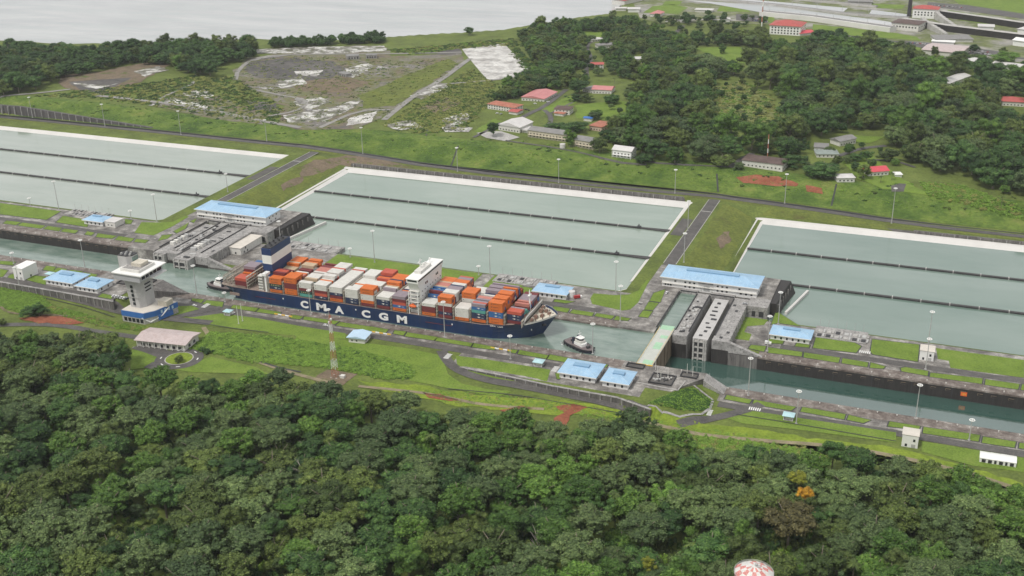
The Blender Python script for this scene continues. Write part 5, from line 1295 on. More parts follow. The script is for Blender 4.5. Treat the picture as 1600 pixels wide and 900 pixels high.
# per bay, from the near side: (rows, tiers, top colour, colours below from the top down)
PLAN = [
    [(5, 3, R_, [Mn, Mn]), (1, 3, O, [Mn]), (5, 5, P_, [Mn, O, R_, O]), (4, 4, B, [Mn, B, W]), (3, 2, W, [W])],
    [(3, 5, O, [O, G_, N, O]), (4, 6, R_, [Mn, O]), (5, 5, Tn, [W, W]), (7, 6, O, [O, O])],
    [(5, 6, O, [O, Mn, Mn, O, O]), (3, 5, K, [Mn, R_]), (4, 5, Mn, [Mn, R_]), (3, 6, Tn, [G_, W, W]), (4, 6, O, [O, W])],
    [(9, 5, W, [W, Mn, G_, T]), (6, 5, K, [O, O, W]), (4, 5, Mn, [Mn, R_])],
    [(6, 5, W, [W, Mn, R_, N]), (13, 6, W, [W, W])],
    [(5, 5, W, [W, N, Mn, O]), (14, 5, W, [W, W])],
    [(4, 5, W, [W, W, N, N]), (9, 4, W, [W, W]), (6, 5, W, [W, W])],
    [(4, 6, O, [O, W, W, O, Mn]), (9, 5, W, [W, W]), (6, 6, R_, [O, R_])],
    [(5, 4, W, [N, N, Mn]), (3, 5, W, [W]), (8, 6, O, [O, Mn, R_, O]), (3, 4, W, [W])],
    [(5, 5, P_, [Mn, R_, B, O]), (6, 4, W, [W]), (8, 4, W, [W])],
    [(5, 4, W, [Mn, Mn, O]), (1, 5, B, [Mn, B]), (4, 6, B, [N, Mn, B, Mn]), (4, 6, K, [Mn, Mn]), (5, 6, O, [Mn, P_])],
    [(4, 7, O, [O, W, Mn, Mn, N, Mn]), (3, 7, W, [W, W]), (4, 7, P_, [Mn, B]), (2, 7, W, [W]), (3, 7, O, [O]), (3, 7, P_, [Mn, O])],
    [(5, 4, W, [W, W, O]), (1, 3, Tn, [W]), (5, 7, O, [O, W, W, W]), (8, 4, W, [W])],
    [(5, 6, P_, [B, T, N, N, O]), (2, 6, K, [Mn, N]), (4, 5, W, [W, W]), (8, 6, P_, [N, Mn])],
    [(7, 7, O, [O, O, B, B, O, O]), (5, 7, O, [O, R_, Mn]), (4, 7, O, [O, B]), (3, 6, R_, [Mn])],
    [(3, 4, R_, [N, N, Mn]), (3, 4, P_, [T, R_, Mn]), (1, 2, T, [N]), (3, 4, K, [Mn, B]), (5, 4, P_, [Mn, N, R_]), (2, 4, Mn, [B, Mn])],
]
vis = []
HT = {}
for bi, plan in enumerate(PLAN):
    row = 0
    for (n, h, top, below) in plan:
        for k in range(n):
            cols = [top] + list(below)
            while len(cols) < h: cols.append(random.choice([Mn, N, O, W, R_, B]))
            if k > 0 and row > 0:
                cols = cols[:1] + [random.choice(cols[1:] + [cols[1] if len(cols) > 1 else top]) for _ in cols[1:]]
            if row > 0 and random.random() < 0.14: cols = [random.choice([W, O, Mn, P_, Tn, R_, N])] + cols[1:]
            hh = h - 1 if (row > 1 and random.random() < 0.12) else h
            HT[bi, row] = (hh, cols[h - hh:]); row += 1
ROWS = {15: 17}
for (bi, row), (h, cols) in HT.items():
    x0, x1 = BAYS[bi]
    nr = max(r for (b, r) in HT if b == bi) + 1
    for tier in range(h):
        is_top = tier == h - 1
        near_h = HT.get((bi, row - 1), (0,))[0]
        fwd = HT.get((bi + 1, row), (0,))[0] if bi not in (0, 9, 15) else 0
        side = tier >= near_h; end = tier >= fwd
        if is_top or side or end:
            area = (12 * 2.4 * 0.4 if is_top else 0) + (12 * 2.6 * 0.9 if side else 0) + (2.4 * 2.6 * 0.4 if end else 0)
            vis.append((area, bi, row, tier, h, cols[h - 1 - tier], nr))
vis.sort(key=lambda v: -v[0])
zdeck = lambda bi: 10.9 if bi < 13 else (11.6 if bi == 13 else 12.2 if bi == 14 else 13.6)
def cpos(bi, row, nr, tier):
    x0, x1 = BAYS[bi]
    return ((x0 + x1) / 2, SY - nr * CW * 1.02 / 2 + (row + 0.5) * CW * 1.02, zdeck(bi) + tier * (CH + 0.03))
rest = {}
for k, (area, bi, row, tier, h, c, nr) in enumerate(vis):
    p = cpos(bi, row, nr, tier)
    if k < 300:
        bw = '%s bay from the bow' % ORD[15 - bi] if bi > 0 else 'bay aft of the funnel'
        lv = 'top' if tier == h - 1 else '%s up' % ORD[tier]
        o = tag(put('shipping_container', cont_mesh(c, CL), None, p), '%s container, %s of %s stack from near side, %s' % (c, lv, ORD[row], bw), 'container', 'containers stacked on the ship')
    else: rest.setdefault(c, []).append(p)
m = MB(); cl_ = list(rest)
for ci, c in enumerate(cl_):
    m.mat(ci)
    for (x, y, z) in rest[c]: m.box(x - CL / 2, x + CL / 2, y - CW / 2 + 0.05, y + CW / 2 - 0.05, z, z + CH)
tag(m.build('container_stacks', [CM[c] for c in cl_]), 'remaining containers deeper in the stacks on the ship', 'containers', kind='stuff')

# ------------------------------------------------------------------ tugs
def tug(label, x, y, z, rz, L=30.0):
    o = thing('tugboat', label, 'tugboat', (x, y, z), rz)
    hw = 6.2
    prof = [(-0.5, 0.62), (-0.46, 0.85), (-0.3, 1.0), (0.1, 1.0), (0.3, 0.86), (0.42, 0.55), (0.48, 0.25), (0.5, 0.05)]
    def outline(k): return [(L * a, -hw * b * k) for a, b in prof] + [(L * a, hw * b * k) for a, b in prof[::-1]]
    MB().prism([(p[0] * 0.95, p[1] * 0.85) for p in outline(1)], -1.5, 2.0, outline(1)).build('hull', NAVY, o)
    MB().prism(outline(1.05), 2.01, 2.7).build('fender', RUBBER, o)
    MB().prism([(p[0] * 0.96, p[1]) for p in outline(0.9)], 2.71, 2.85).build('deck', plain('tug_deck', (0.16, 0.13, 0.13), 0.7, 0.2), o)
    MB().prism([(-4.5, -3.0), (5, -3.0), (6, 0), (5, 3.0), (-4.5, 3.0)], 2.86, 5.2).build('deckhouse', WHITE, o)
    MB().prism([(-3, -2.8), (3.6, -2.8), (4.4, 0), (3.6, 2.8), (-3, 2.8)], 5.21, 7.2).build('upper_house', OFFWHITE, o)
    MB().prism([(-2.0, -2.2), (2.0, -2.2), (2.9, -1), (2.9, 1), (2.0, 2.2), (-2.0, 2.2)], 7.21, 8.9, [(-2.3, -2.5), (2.3, -2.5), (3.2, -1.1), (3.2, 1.1), (2.3, 2.5), (-2.3, 2.5)]).build('wheelhouse_glass', GLASS, o)
    MB().prism([(-2.5, -2.7), (2.5, -2.7), (3.5, -1.2), (3.5, 1.2), (2.5, 2.7), (-2.5, 2.7)], 8.91, 9.3).build('wheelhouse_roof', WHITE, o)
    for s in (-1, 1): MB().box(-5.8, -4.0, s * 2.6 - 0.7, s * 2.6 + 0.7, 2.86, 8.4).build('funnel', NAVY, o)
    MB().cyl(-0.5, 0, 9.3, 15.0, 0.22, 0.12, 6).box(-0.7, -0.3, -1.6, 1.6, 12.2, 12.5).build('mast', WHITE, o)
    MB().tube((9.5, -1.6, 4.0), (9.5, 1.6, 4.0), 1.0, None, 10).build('winch', DARK, o)
    MB().tube((-9, -1.2, 3.8), (-9, 1.2, 3.8), 0.8, None, 10).build('winch', DARK, o)
    MB().ring(L * 0.47, 0, 2.2, 1.2, 0.45, 10, 5).build('bow_fender', RUBBER, o)
    for i in range(7):
        a = -0.4 + i * 0.12
        for s in (-1, 1): MB().tube((L * a, s * hw * 1.06, 1.1), (L * a + 0.5, s * hw * 1.06, 1.1), 0.65, None, 8).build('tyre', RUBBER, o)
    return o
tug('dark tugboat with white wheelhouse ahead of the ship bow', -257.5, 772.6, -1.5, math.atan2(-14, 26))
tug('dark tugboat with white wheelhouse at the ship stern', -606, 781.5, -1.5, math.pi * 0.97)
# churned foam behind the tugs
def foam(label, cx, cy, r, n):
    m = MB()
    for i in range(n):
        a = random.uniform(0, 6.28); q = r * math.sqrt(random.random()); s = random.uniform(0.5, 1.6)
        x, y = cx + q * math.cos(a) * 1.5, cy + q * math.sin(a)
        k = 6; p = [(x + s * random.uniform(0.5, 1.2) * math.cos(2 * math.pi * j / k), y + s * random.uniform(0.4, 1.0) * math.sin(2 * math.pi * j / k)) for j in range(k)]
        m.prism(p, -1.5, -1.40)
    tag(m.build('wake_foam', plain('foam', (0.62, 0.66, 0.64), 0.8, 0.1)), label, 'foam', kind='stuff')
foam('pale churned foam at the bow tug stern', -273.0, 775.5, 2.0, 10)
# ------------------------------------------------------------------ disused yards beyond the basins
drape('old_yard', xy([(365, 110), (392, 90), (470, 80), (560, 70), (606, 74), (610, 88), (722, 84), (728, 100), (600, 180), (560, 202), (480, 203), (430, 197), (445, 165), (380, 135)]), 0.4, YARD, wob=4)
drape('old_yard', xy([(230, 165), (300, 140), (340, 150), (420, 180), (410, 196), (330, 185)]), 0.42, YARD, wob=3)
drape('brown_field', xy([(95, 118), (160, 112), (230, 97), (270, 100), (220, 128), (160, 148), (110, 140), (90, 130)]), 0.42, BROWN_SOIL, wob=4)
drape('gravel_field', xy([(110, 128), (160, 125), (205, 122), (160, 147), (120, 140)]), 0.55, DARK_GRAVEL, wob=4)
drape('scrub_field', xy([(590, 195), (730, 105), (770, 130), (760, 165), (720, 200), (650, 207)]), 0.38, ROUGH_GRASS, wob=3)
drape('scrub_field', xy([(560, 150), (700, 92), (715, 100), (620, 165), (570, 170)]), 0.55, ROUGH_GRASS, wob=3)
drape('pale_yard', xy([(722, 77), (788, 68), (830, 112), (808, 122), (762, 125), (740, 100)]), 0.5, PALE_YARD)
drape('pale_yard', xy([(400, 78), (470, 74), (530, 73), (600, 72), (605, 80), (520, 84), (400, 84)]), 0.6, PATCHY, wob=2)
drape('pale_yard', xy([(445, 180), (520, 168), (565, 152), (560, 165), (510, 190), (450, 192)]), 0.6, PATCHY, wob=3)
drape('pale_yard', xy([(545, 185), (590, 174), (580, 192), (540, 197)]), 0.62, PALE_YARD, wob=1.5)
drape('pale_yard', xy([(460, 112), (505, 110), (495, 120), (462, 117)]), 0.6, PALE_YARD, wob=1.5)
drape('pale_yard', xy([(540, 108), (575, 98), (585, 106), (552, 122), (538, 120)]), 0.6, PATCHY, wob=1.5)
drape('pale_yard', xy([(285, 146), (320, 140), (336, 152), (300, 155)]), 0.6, PATCHY, wob=1.5)
for pts, w in (([(368, 125), (372, 110), (395, 92), (430, 86), (540, 85), (722, 82)], 7), ([(735, 92), (690, 125), (640, 155), (600, 188)], 9), ([(400, 141), (455, 152), (475, 155), (480, 165), (460, 175), (420, 182)], 6), ([(500, 200), (560, 173), (610, 172)], 7), ([(0, 152), (60, 146), (110, 140)], 7), ([(150, 150), (230, 158), (320, 170), (400, 188), (470, 200)], 9), ([(690, 132), (780, 125), (810, 120)], 6), ([(250, 155), (300, 133), (302, 128)], 5)):
    drape('yard_road', strip(smooth(xy(pts), 1), w), 0.75, plain('dusty_road', (0.26, 0.25, 0.235), 0.85, 0.2, 0.05))
for (p, q, d, h) in (((543, 94), (562, 93), 16, 6), ((572, 92), (589, 92), 14, 6), ((528, 118), (540, 121), 12, 5)):
    A, w, rz = base_line(p, q)
    house('ruined_hall', 'grey roofless concrete hall in the disused yard', 'building', A, w, d, h, rz, 'flat', 0, 0.2, CONC, GREY_ROOF, front=((2.5, 4, 1, w - 1),), win=(2, 3), glass=DARK)
ru = [o for o in COL.objects if o.name.startswith('ruined_hall')]; tell_apart(ru)
drape('gravel_field', xy([(385, 98), (440, 92), (520, 96), (540, 108), (520, 122), (460, 128), (400, 120), (384, 110)]), 0.5, DARK_GRAVEL, wob=4)
drape('brown_field', xy([(450, 128), (540, 122), (580, 128), (540, 146), (470, 142)]), 0.5, BROWN_SOIL, wob=4)
drape('gravel_field', xy([(690, 80), (718, 76), (722, 84), (700, 86), (680, 86)]), 0.62, DARK_GRAVEL, wob=2)
drape('gravel_field', xy([(385, 158), (430, 162), (440, 176), (400, 172)]), 0.6, DARK_GRAVEL, wob=2)
drape('brown_field', xy([(650, 170), (700, 152), (720, 160), (690, 178)]), 0.5, BROWN_SOIL, wob=3)
for k, pts in enumerate(([(250, 152), (290, 158), (330, 168), (310, 172), (262, 162)], [(600, 196), (640, 188), (660, 200), (620, 204)], [(640, 150), (690, 130), (700, 136), (660, 156)], [(690, 186), (730, 176), (735, 190), (700, 200)], [(430, 128), (470, 120), (480, 132), (440, 138)], [(210, 112), (250, 104), (262, 110), (225, 120)], [(455, 160), (500, 152), (520, 160), (480, 172)], [(112, 130), (170, 134), (190, 130), (150, 140)], [(690, 196), (740, 200), (735, 207), (695, 206)])):
    drape('rubble_patch', xy(pts), 0.68, PATCHY, wob=2.5)
drape('drain_pond', xy([(744, 208), (782, 205), (812, 215), (790, 221), (760, 216)]), 0.5, PALE_CONC)

# ------------------------------------------------------------------ village houses
VH = [ # label, near wall in the photo, depth, height, roof, rise, wall, roof colour, storeys
    ('long house with rusty red ridged roof beside the village road', (762, 170), (804, 176), 20, 7, 'hip', 2.5, OFFWHITE, RUST_ROOF, 2),
    ('low maroon roofed carport beside the rusty roofed house', (795, 178), (808, 180), 16, 3.5, 'gable', 1.5, OFFWHITE, RED_ROOF, 0),
    ('long building with faded pink roof at the village centre', (815, 157), (850, 159), 46, 5, 'gable_y', 3.0, OFFWHITE, PINK_ROOF, 1),
    ('dark brown roofed house beside the village road fork', (866, 178), (890, 180), 18, 7, 'hip', 2.2, OFFWHITE, BROWN_ROOF, 2),
    ('small red porch in front of the dark brown house', (866, 180), (880, 182), 8, 3, 'hip', 1.2, OFFWHITE, RUST_ROOF, 0),
    ('house with two tone grey and pink roof among trees', (925, 146), (955, 147), 24, 6, 'gable', 3, OFFWHITE, PINK_ROOF, 1),
    ('grey roofed wing left of the pink roofed house', (910, 143), (927, 146), 20, 5, 'hip', 2.2, OFFWHITE, GREY_ROOF, 1),
    ('small red roofed house on stilts high in village', (924, 108), (943, 108), 16, 7, 'gable', 2.0, OFFWHITE, RED_ROOF, 2),
    ('broad white hall with pale gabled roof near the bank', (779, 203), (812, 208), 32, 7, 'gable_y', 4.5, OFFWHITE, PALE_ROOF, 1),
    ('pale lean-to with grey roof left of barracks', (810, 206), (825, 208), 16, 4, 'flat', 0, OFFWHITE, PALE_ROOF, 0),
    ('long cream two storey barracks with grey roof', (826, 214), (884, 222), 18, 9, 'gable', 3, plain('cream_wall', (0.58, 0.53, 0.42), 0.8, 0.1, 0.3, dirt=(0.42, 0.38, 0.30)), GREY_ROOF, 2),
    ('short cream two storey block with grey roof', (898, 229), (927, 234), 18, 9, 'gable', 3, plain('cream_wall', (0.5, 0.5, 0.5)), GREY_ROOF, 2),
    ('white gabled two storey house on top of bank', (957, 245), (986, 249), 16, 9, 'gable', 3.5, WHITE, PALE_ROOF, 2),
    ('half built pink walled house with red roof edge', (921, 203), (940, 206), 26, 6, 'flat', 0, plain('pink_wall', (0.60, 0.46, 0.38), 0.8, 0.1, 0.3), RUST_ROOF, 1),
    ('small blue roofed shed behind the half built house', (912, 189), (924, 190), 8, 4, 'gable', 1.0, OFFWHITE, SIGNAL_BLUE, 0),
    ('long white house with dark brown roof above red earth', (1159, 259), (1222, 269), 24, 7, 'hip', 2.5, OFFWHITE, BROWN_ROOF, 1),
    ('grey roofed house in trees left of twin cottages', (1272, 236), (1293, 238), 18, 5, 'hip', 2.4, OFFWHITE, GREY_ROOF, 1),
    ('grey green roofed cottage below the twin cottages', (1276, 246), (1310, 247), 18, 4, 'hip', 2.4, OFFWHITE, plain('grey_green_roof', (0.24, 0.28, 0.26), 0.7, 0.15, 0.2), 1),
    ('white cottage with grey roof behind a palm tree', (1312, 229), (1337, 224), 16, 6, 'gable', 2.6, OFFWHITE, GREY_ROOF, 1),
    ('small white house beside the great round tree', (1308, 285), (1335, 285), 14, 5, 'hip', 2.0, OFFWHITE, PALE_ROOF, 1),
    ('white house with bright pinkish red roof', (1357, 276), (1388, 274), 18, 5, 'gable', 3.2, OFFWHITE, plain('bright_red_roof', (0.56, 0.07, 0.09), 0.6, 0.1, 0.2), 1),
    ('small white shed right of the pinkish red roof', (1399, 277), (1409, 277), 9, 3, 'flat', 0, WHITE, WHITE, 0),
    ('white walled villa with red hip roof in the right woods', (1565, 165), (1600, 167), 26, 6, 'hip', 4, OFFWHITE, RED_ROOF, 1),
    ('pale roofed long shed standing in the woods', (1482, 137), (1516, 123), 20, 6, 'gable', 2.5, OFFWHITE, PALE_ROOF, 0),
    ('pale grey house among high village trees', (988, 98), (1004, 98), 18, 6, 'flat', 0, OFFWHITE, PALE_ROOF, 1),
    ('grey roofed house half hidden in high village trees', (935, 76), (962, 74), 18, 5, 'hip', 2.4, OFFWHITE, GREY_ROOF, 1),
    ('small grey house below the upper village lawn', (925, 66), (942, 64), 16, 4, 'hip', 2.2, OFFWHITE, PALE_ROOF, 1),
    ('pale house at the head of the village', (926, 44), (946, 44), 18, 5, 'hip', 2.4, OFFWHITE, PALE_ROOF, 1)]
for (lab, p, q, d, h, rf, rise, wall, rm, st_) in VH:
    A, w, rz = base_line(p, q)
    rows = [(1.9 + 3.2 * s, max(3, int(w / 4.5)), 1, w - 1) for s in range(st_)]
    o = house('house', lab, 'house', A, w, d, h, rz, rf, rise, 1.0, wall, rm, front=rows, side=[(1.9 + 3.2 * s, max(2, int(d / 6)), 1, d - 1) for s in range(st_)], win=(1.6, 1.5), base=3)
    if 'storey' in lab or 'barracks' in lab:
        MB().box(-0.2, w + 0.2, -2.0, -0.05, 3.4, 3.7).build('balcony', wall, o)
        for k in range(int(w / 5) + 1): MB().box(k * (w - 0.3) / int(w / 5), k * (w - 0.3) / int(w / 5) + 0.3, -2.0, -1.7, -1, 8.5).build('post', wall, o)
    if 'rusty' in lab or 'pink roof at' in lab:
        for k in range(7): MB().box(w * (k + 0.5) / 7 - 0.12, w * (k + 0.5) / 7 + 0.12, -0.9, d * 0.5, h + 0.29, h + 0.55).build('roof_seam', PALE_ROOF, o)
for pts, w in (([(795, 195), (830, 176), (850, 168), (885, 140)], 8), ([(850, 172), (862, 182), (858, 196), (868, 208)], 7), ([(855, 180), (880, 168), (895, 160)], 4), ([(740, 215), (770, 200), (782, 192)], 5), ([(917, 122), (916, 105), (925, 92), (915, 72), (930, 62), (960, 54)], 7), ([(1048, 58), (1062, 46), (1068, 40)], 9), ([(1140, 262), (1160, 248), (1176, 240)], 7), ([(1310, 244), (1345, 232), (1385, 228)], 7), ([(1365, 250), (1400, 252), (1430, 262)], 5), ([(790, 220), (880, 233), (960, 254), (1010, 258)], 4), ([(990, 248), (1040, 258), (1150, 262)], 4)):
    drape('village_road', strip(smooth(xy(pts), 1), w), 0.5, ASPHALT)
for pts in ([(830, 200), (862, 208), (850, 214), (820, 206)], [(740, 205), (775, 185), (790, 196), (770, 205), (752, 210)], [(845, 172), (890, 150), (905, 158), (880, 172), (850, 178)], [(985, 130), (1030, 126), (1050, 135), (1010, 150), (990, 145)], [(900, 165), (960, 158), (1000, 162), (985, 185), (940, 188), (900, 185)], [(905, 48), (955, 50), (955, 58), (920, 60)], [(1085, 75), (1170, 74), (1190, 90), (1180, 102), (1130, 95), (1100, 82)], [(1310, 252), (1360, 240), (1395, 270), (1420, 285), (1450, 305), (1380, 295), (1340, 280), (1325, 262)], [(1325, 212), (1385, 214), (1360, 224), (1320, 222)]):
    drape('village_lawn', xy(pts), 0.45, LAWN, wob=2)
drape('scrub_field', xy([(1110, 140), (1160, 125), (1200, 148), (1215, 185), (1160, 200), (1120, 190)]), 0.5, plain('yellow_scrub', (0.17, 0.19, 0.055), 0.9, 0.3, 0.08), wob=3)
drape('car_park', xy([(1392, 291), (1405, 287), (1416, 288), (1412, 300), (1393, 300)]), 0.5, ASPHALT)
# water tower and mast in the village
x, y, z = on(1199, 246)
o = thing('radio_mast', 'thin red and white mast behind the brown roofed house', 'mast', (x, y, z))
hh = at_y(1200, 210, y)[1] - z
for i in range(5): MB().cyl(0, 0, hh * i / 5, hh * (i + 1) / 5, 0.6, 0.5, 6).build('mast_section', MAST_RED if i % 2 == 0 else WHITE, o)
o = thing('water_tank', 'small round white tank below the cream barracks', 'tank', on(879, 231))
MB().cyl(0, 0, -1, 5, 3.4, 3.4, 14).build('shell', OFFWHITE, o); MB().cyl(0, 0, 5.01, 5.6, 3.6, 1.0, 14).build('roof', PALE_ROOF, o)
vc = []
for k, (p, m_) in enumerate((((836, 163), CAR_WHITE), ((856, 160), CAR_WHITE), ((822, 172), CAR_DARK), ((777, 178), CAR_WHITE), ((783, 179), CAR_SILVER), ((1294, 237), CAR_SILVER), ((1222, 231), CAR_WHITE), ((826, 173), CAR_DARK))):
    x, y, z = on(*p)
    vc.append(car('%s car parked in the village' % {CAR_WHITE: 'white', CAR_DARK: 'dark', CAR_SILVER: 'silver'}[m_], (x, y, z + 0.5), 0.3 * k, m_))
tell_apart(vc)

# ------------------------------------------------------------------ old locks at upper right
Z0 = 4.0
def P4(*pts): return [at(a, b, Z0) for a, b in pts]
sheet('old_lock_ground', P4((985, -6), (1000, 28), (1030, 36), (1200, 38), (1290, 48), (1390, 66), (1600, 100), (2000, 150), (2000, -80), (1100, -60)), Z0 + 0.35, cover('old_lock_ground', [(0.3, (0.20, 0.20, 0.19)), (0.45, (0.13, 0.16, 0.05)), (0.6, (0.30, 0.295, 0.28)), (0.72, (0.42, 0.41, 0.39))], 0.012, 0.08, detail=9))
for pts in (((1020, 10), (1052, 7), (1075, 12), (1060, 22), (1005, 20)), ((1125, 10), (1170, 12), (1172, 19), (1120, 18)), ((1270, 38), (1400, 52), (1432, 58), (1440, 64), (1330, 56), (1270, 48)), ((1360, 60), (1440, 72), (1435, 82), (1370, 70)), ((1490, 0), (1760, -10), (1760, 40), (1560, 22), (1500, 8)), ((1480, 16), (1560, 28), (1600, 34), (1600, 44), (1540, 38), (1500, 32)), ((1360, 6), (1415, 8), (1410, 14), (1370, 13)), ((1192, 26), (1210, 27), (1210, 36), (1190, 35)), ((1040, 2), (1066, 2), (1062, 8), (1035, 8))):
    sheet('lock_side_lawn', P4(*pts), Z0 + 0.6, LAWN, thick=0.2)
OLD_CONC = plain('old_lock_concrete', (0.46, 0.45, 0.43), 0.8, 0.12, 0.03, dirt=(0.34, 0.33, 0.31))
for nm, pts in (('upper', ((1060, -6), (1125, -4), (1325, 13), (1318, 19), (1235, 11), (1120, 0))), ('near', ((1070, 1), (1195, 8), (1400, 36), (1402, 42), (1330, 33), (1190, 20), (1110, 6))), ('far right', ((1362, 16), (1418, 23), (1415, 30), (1358, 22)))):
    sheet('old_chamber_water', P4(*pts), Z0 + 0.9, LAKE_WATER, thick=0.2)
def old_wall(label, pts, w, h, mat=OLD_CONC, name='lock_wall'):
    q = P4(*pts); c = q[0]
    o = thing(name, label, 'lock wall', (*c, Z0))
    MB((*c, Z0)).prism(strip(q, w), Z0 - 2, Z0 + h).build('wall', mat, o)
    MB((*c, Z0)).prism(strip(q, w * 0.6), Z0 + h + 0.01, Z0 + h + 0.4).build('track_bed', GREY_ROOF, o)
    for k in range(8):
        a = q[0]; b = q[-1]; u = (k + 0.5) / 8
        MB((*c, Z0)).cyl(a[0] + (b[0] - a[0]) * u, a[1] + (b[1] - a[1]) * u, Z0 + h, Z0 + h + 9, 0.4, 0.25, 5).build('lamp_post', STEEL, o)
    return o
old_wall('near pale wall of the old locks at upper right', ((1190, 24), (1270, 32), (1395, 50)), 22, 9, plain('old_lock_white', (0.66, 0.65, 0.62), 0.8, 0.08, 0.03))
old_wall('middle wall between the old lock chambers', ((1110, 0), (1220, 10), (1330, 24), (1420, 30)), 12, 4)
old_wall('far wall of the old locks at top edge', ((1220, -2), (1330, 8), (1370, 12)), 10, 4)
for lab, pts in (('dark wall of the farther lower old chamber', ((1470, 26), (1540, 36), (1600, 45), (1800, 72))), ('dark wall of the nearer lower old chamber', ((1410, 38), (1480, 49), (1600, 64), (1800, 92)))):
    q = P4(*pts); o = thing('lock_wall', lab, 'lock wall', (*q[0], Z0))
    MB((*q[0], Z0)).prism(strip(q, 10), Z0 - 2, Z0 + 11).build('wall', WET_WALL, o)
    MB((*q[0], Z0)).prism(strip(q, 12), Z0 + 11.01, Z0 + 11.6).build('coping', OLD_CONC, o)
def arch_ramp(label, a, b, c):
    q = P4(a, b, c); o = thing('lock_ramp', label, 'ramp', (*q[0], Z0))
    pts = smooth(q, 2); n = len(pts)
    for i in range(n - 1):
        MB((*q[0], Z0)).prism(strip(pts[i:i + 2], 7), Z0 - 1, Z0 + 15 - 12.0 * i / (n - 1)).build('ramp_step', OLD_CONC, o)
arch_ramp('pale curved ramp down the middle of the old locks', (1462, 30), (1480, 40), (1498, 48))
arch_ramp('pale curved ramp beside the red roofed visitor deck', (1440, 40), (1458, 48), (1478, 56))
OB = [('white control house with red roof on the old locks', (1425, 28), (1464, 30), 30, 14, 'hip', 5, WHITE, RED_ROOF, 2),
      ('dark red roofed visitor hall beside the old locks', (1392, 46), (1434, 50), 40, 9, 'hip', 4, OFFWHITE, BROWN_ROOF, 1),
      ('large white mansion with red hip roof at edge of woods', (1202, 53), (1250, 56), 46, 16, 'hip', 7, WHITE, RED_ROOF, 3),
      ('small bright red roofed annex beside the white mansion', (1250, 56), (1272, 54), 24, 4, 'gable', 2.5, OFFWHITE, plain('bright_red_roof', (0.5, 0.1, 0.1)), 0),
      ('very large warehouse with faded rose roof', (1440, 86), (1500, 92), 60, 9, 'gable', 3, OFFWHITE, DUSK_ROOF, 0),
      ('pale roofed long shed right of the large warehouse', (1502, 99), (1530, 103), 26, 6, 'gable', 2, OFFWHITE, PALE_ROOF, 0),
      ('long white shed at the right edge of woods', (1550, 106), (1592, 112), 22, 7, 'gable', 2, OFFWHITE, PALE_ROOF, 0),
      ('white locomotive shed on the right wall of old locks', (1528, 50), (1552, 51), 24, 10, 'flat', 0, WHITE, PALE_ROOF, 0),
      ('white locomotive shed at far right of old locks', (1589, 54), (1620, 58), 24, 10, 'flat', 0, WHITE, PALE_ROOF, 0),
      ('rounded white shed beside the lower right car park', (1582, 71), (1612, 75), 26, 9, 'gable', 3, WHITE, WHITE, 0),
      ('grey flat terrace building below the old lock ramps', (1462, 66), (1520, 66), 40, 5, 'flat', 0, OFFWHITE, GREY_ROOF, 0),
      ('low white building in front of grey terrace', (1456, 68), (1490, 70), 16, 4, 'flat', 0, WHITE, WHITE, 0),
      ('red roofed hall by the lake at top centre', (976, 7), (1004, 1), 34, 8, 'gable', 4, OFFWHITE, plain('bright_red_roof', (0.5, 0.1, 0.1)), 0),
      ('long white shed by the lake shore', (981, 19), (999, 19), 22, 6, 'flat', 0, WHITE, PALE_ROOF, 0),
      ('low pale sheds at the lake tip', (962, 17), (978, 17), 16, 5, 'flat', 0, OFFWHITE, PALE_ROOF, 0),
      ('small red roofed house near the lake tip', (1016, 26), (1030, 27), 26, 6, 'hip', 5, OFFWHITE, PINK_ROOF, 0),
      ('pale flat building in the middle of the old lock yard', (1086, 19), (1112, 20), 18, 5, 'flat', 0, OFFWHITE, PALE_ROOF, 0),
      ('white cabin behind the red and white far mast', (1248, 31), (1262, 31), 12, 7, 'flat', 0, WHITE, WHITE, 0),
      ('pale flat workshop left of the far mast', (1128, 34), (1140, 34), 14, 5, 'flat', 0, WHITE, PALE_ROOF, 0),
      ('grey shed on the top edge behind the old locks', (1325, 6), (1362, 7), 24, 5, 'flat', 0, PALE_CONC, GREY_ROOF, 0)]
for (lab, p, q, d, h, rf, rise, wall, rm, st_) in OB:
    A, w, rz = base_line(p, q, Z0 + 0.3)
    if 'control house' in lab or 'visitor hall' in lab: A = (A[0], A[1], Z0 + 4)
    rows = [(3.0 + 4.6 * s, max(4, int(w / 6)), 2, w - 2) for s in range(st_)]
    house('lockside_building', lab, 'building', A, w, d, h, rz, rf, rise, 1.6, wall, rm, front=rows, side=[(3.0 + 4.6 * s, 4, 2, d - 2) for s in range(st_)], win=(2.6, 2.6), base=6)
for lab, p, tp, r in (('dark lattice beacon tower on the old locks', (1420, 26), (1421, -40), 3.2), ('tall red and white mast in the old lock yard', (1190, 42), (1191, -30), 0.9)):
    x, y = at(*p, Z0); h = at_y(*tp, y)[1] - Z0
    o = thing('beacon_tower', lab, 'tower', (x, y, Z0))
    for i in range(9):
        MB().cyl(0, 0, h * i / 9, h * (i + 1) / 9, r * (1.25 - 0.05 * i), r * (1.2 - 0.05 * i), 6).build('tower_section', DARK if r > 2 else (MAST_RED if i % 2 else WHITE), o)
LOTS = [((1420, 67), (1475, 72), 14), ((1478, 74), (1545, 82), 16), ((1490, 78), (1550, 86), 15), ((1455, 8), (1510, 13), 12), ((1160, 27), (1192, 31), 9), ((1168, 31), (1196, 34), 8)]
sheet('car_park', P4((1410, 64), (1480, 70), (1570, 82), (1566, 90), (1470, 80), (1408, 70)), Z0 + 0.7, ASPHALT)
sheet('car_park', P4((1450, 4), (1510, 8), (1600, 22), (1600, 30), (1500, 16), (1448, 10)), Z0 + 0.7, ASPHALT)
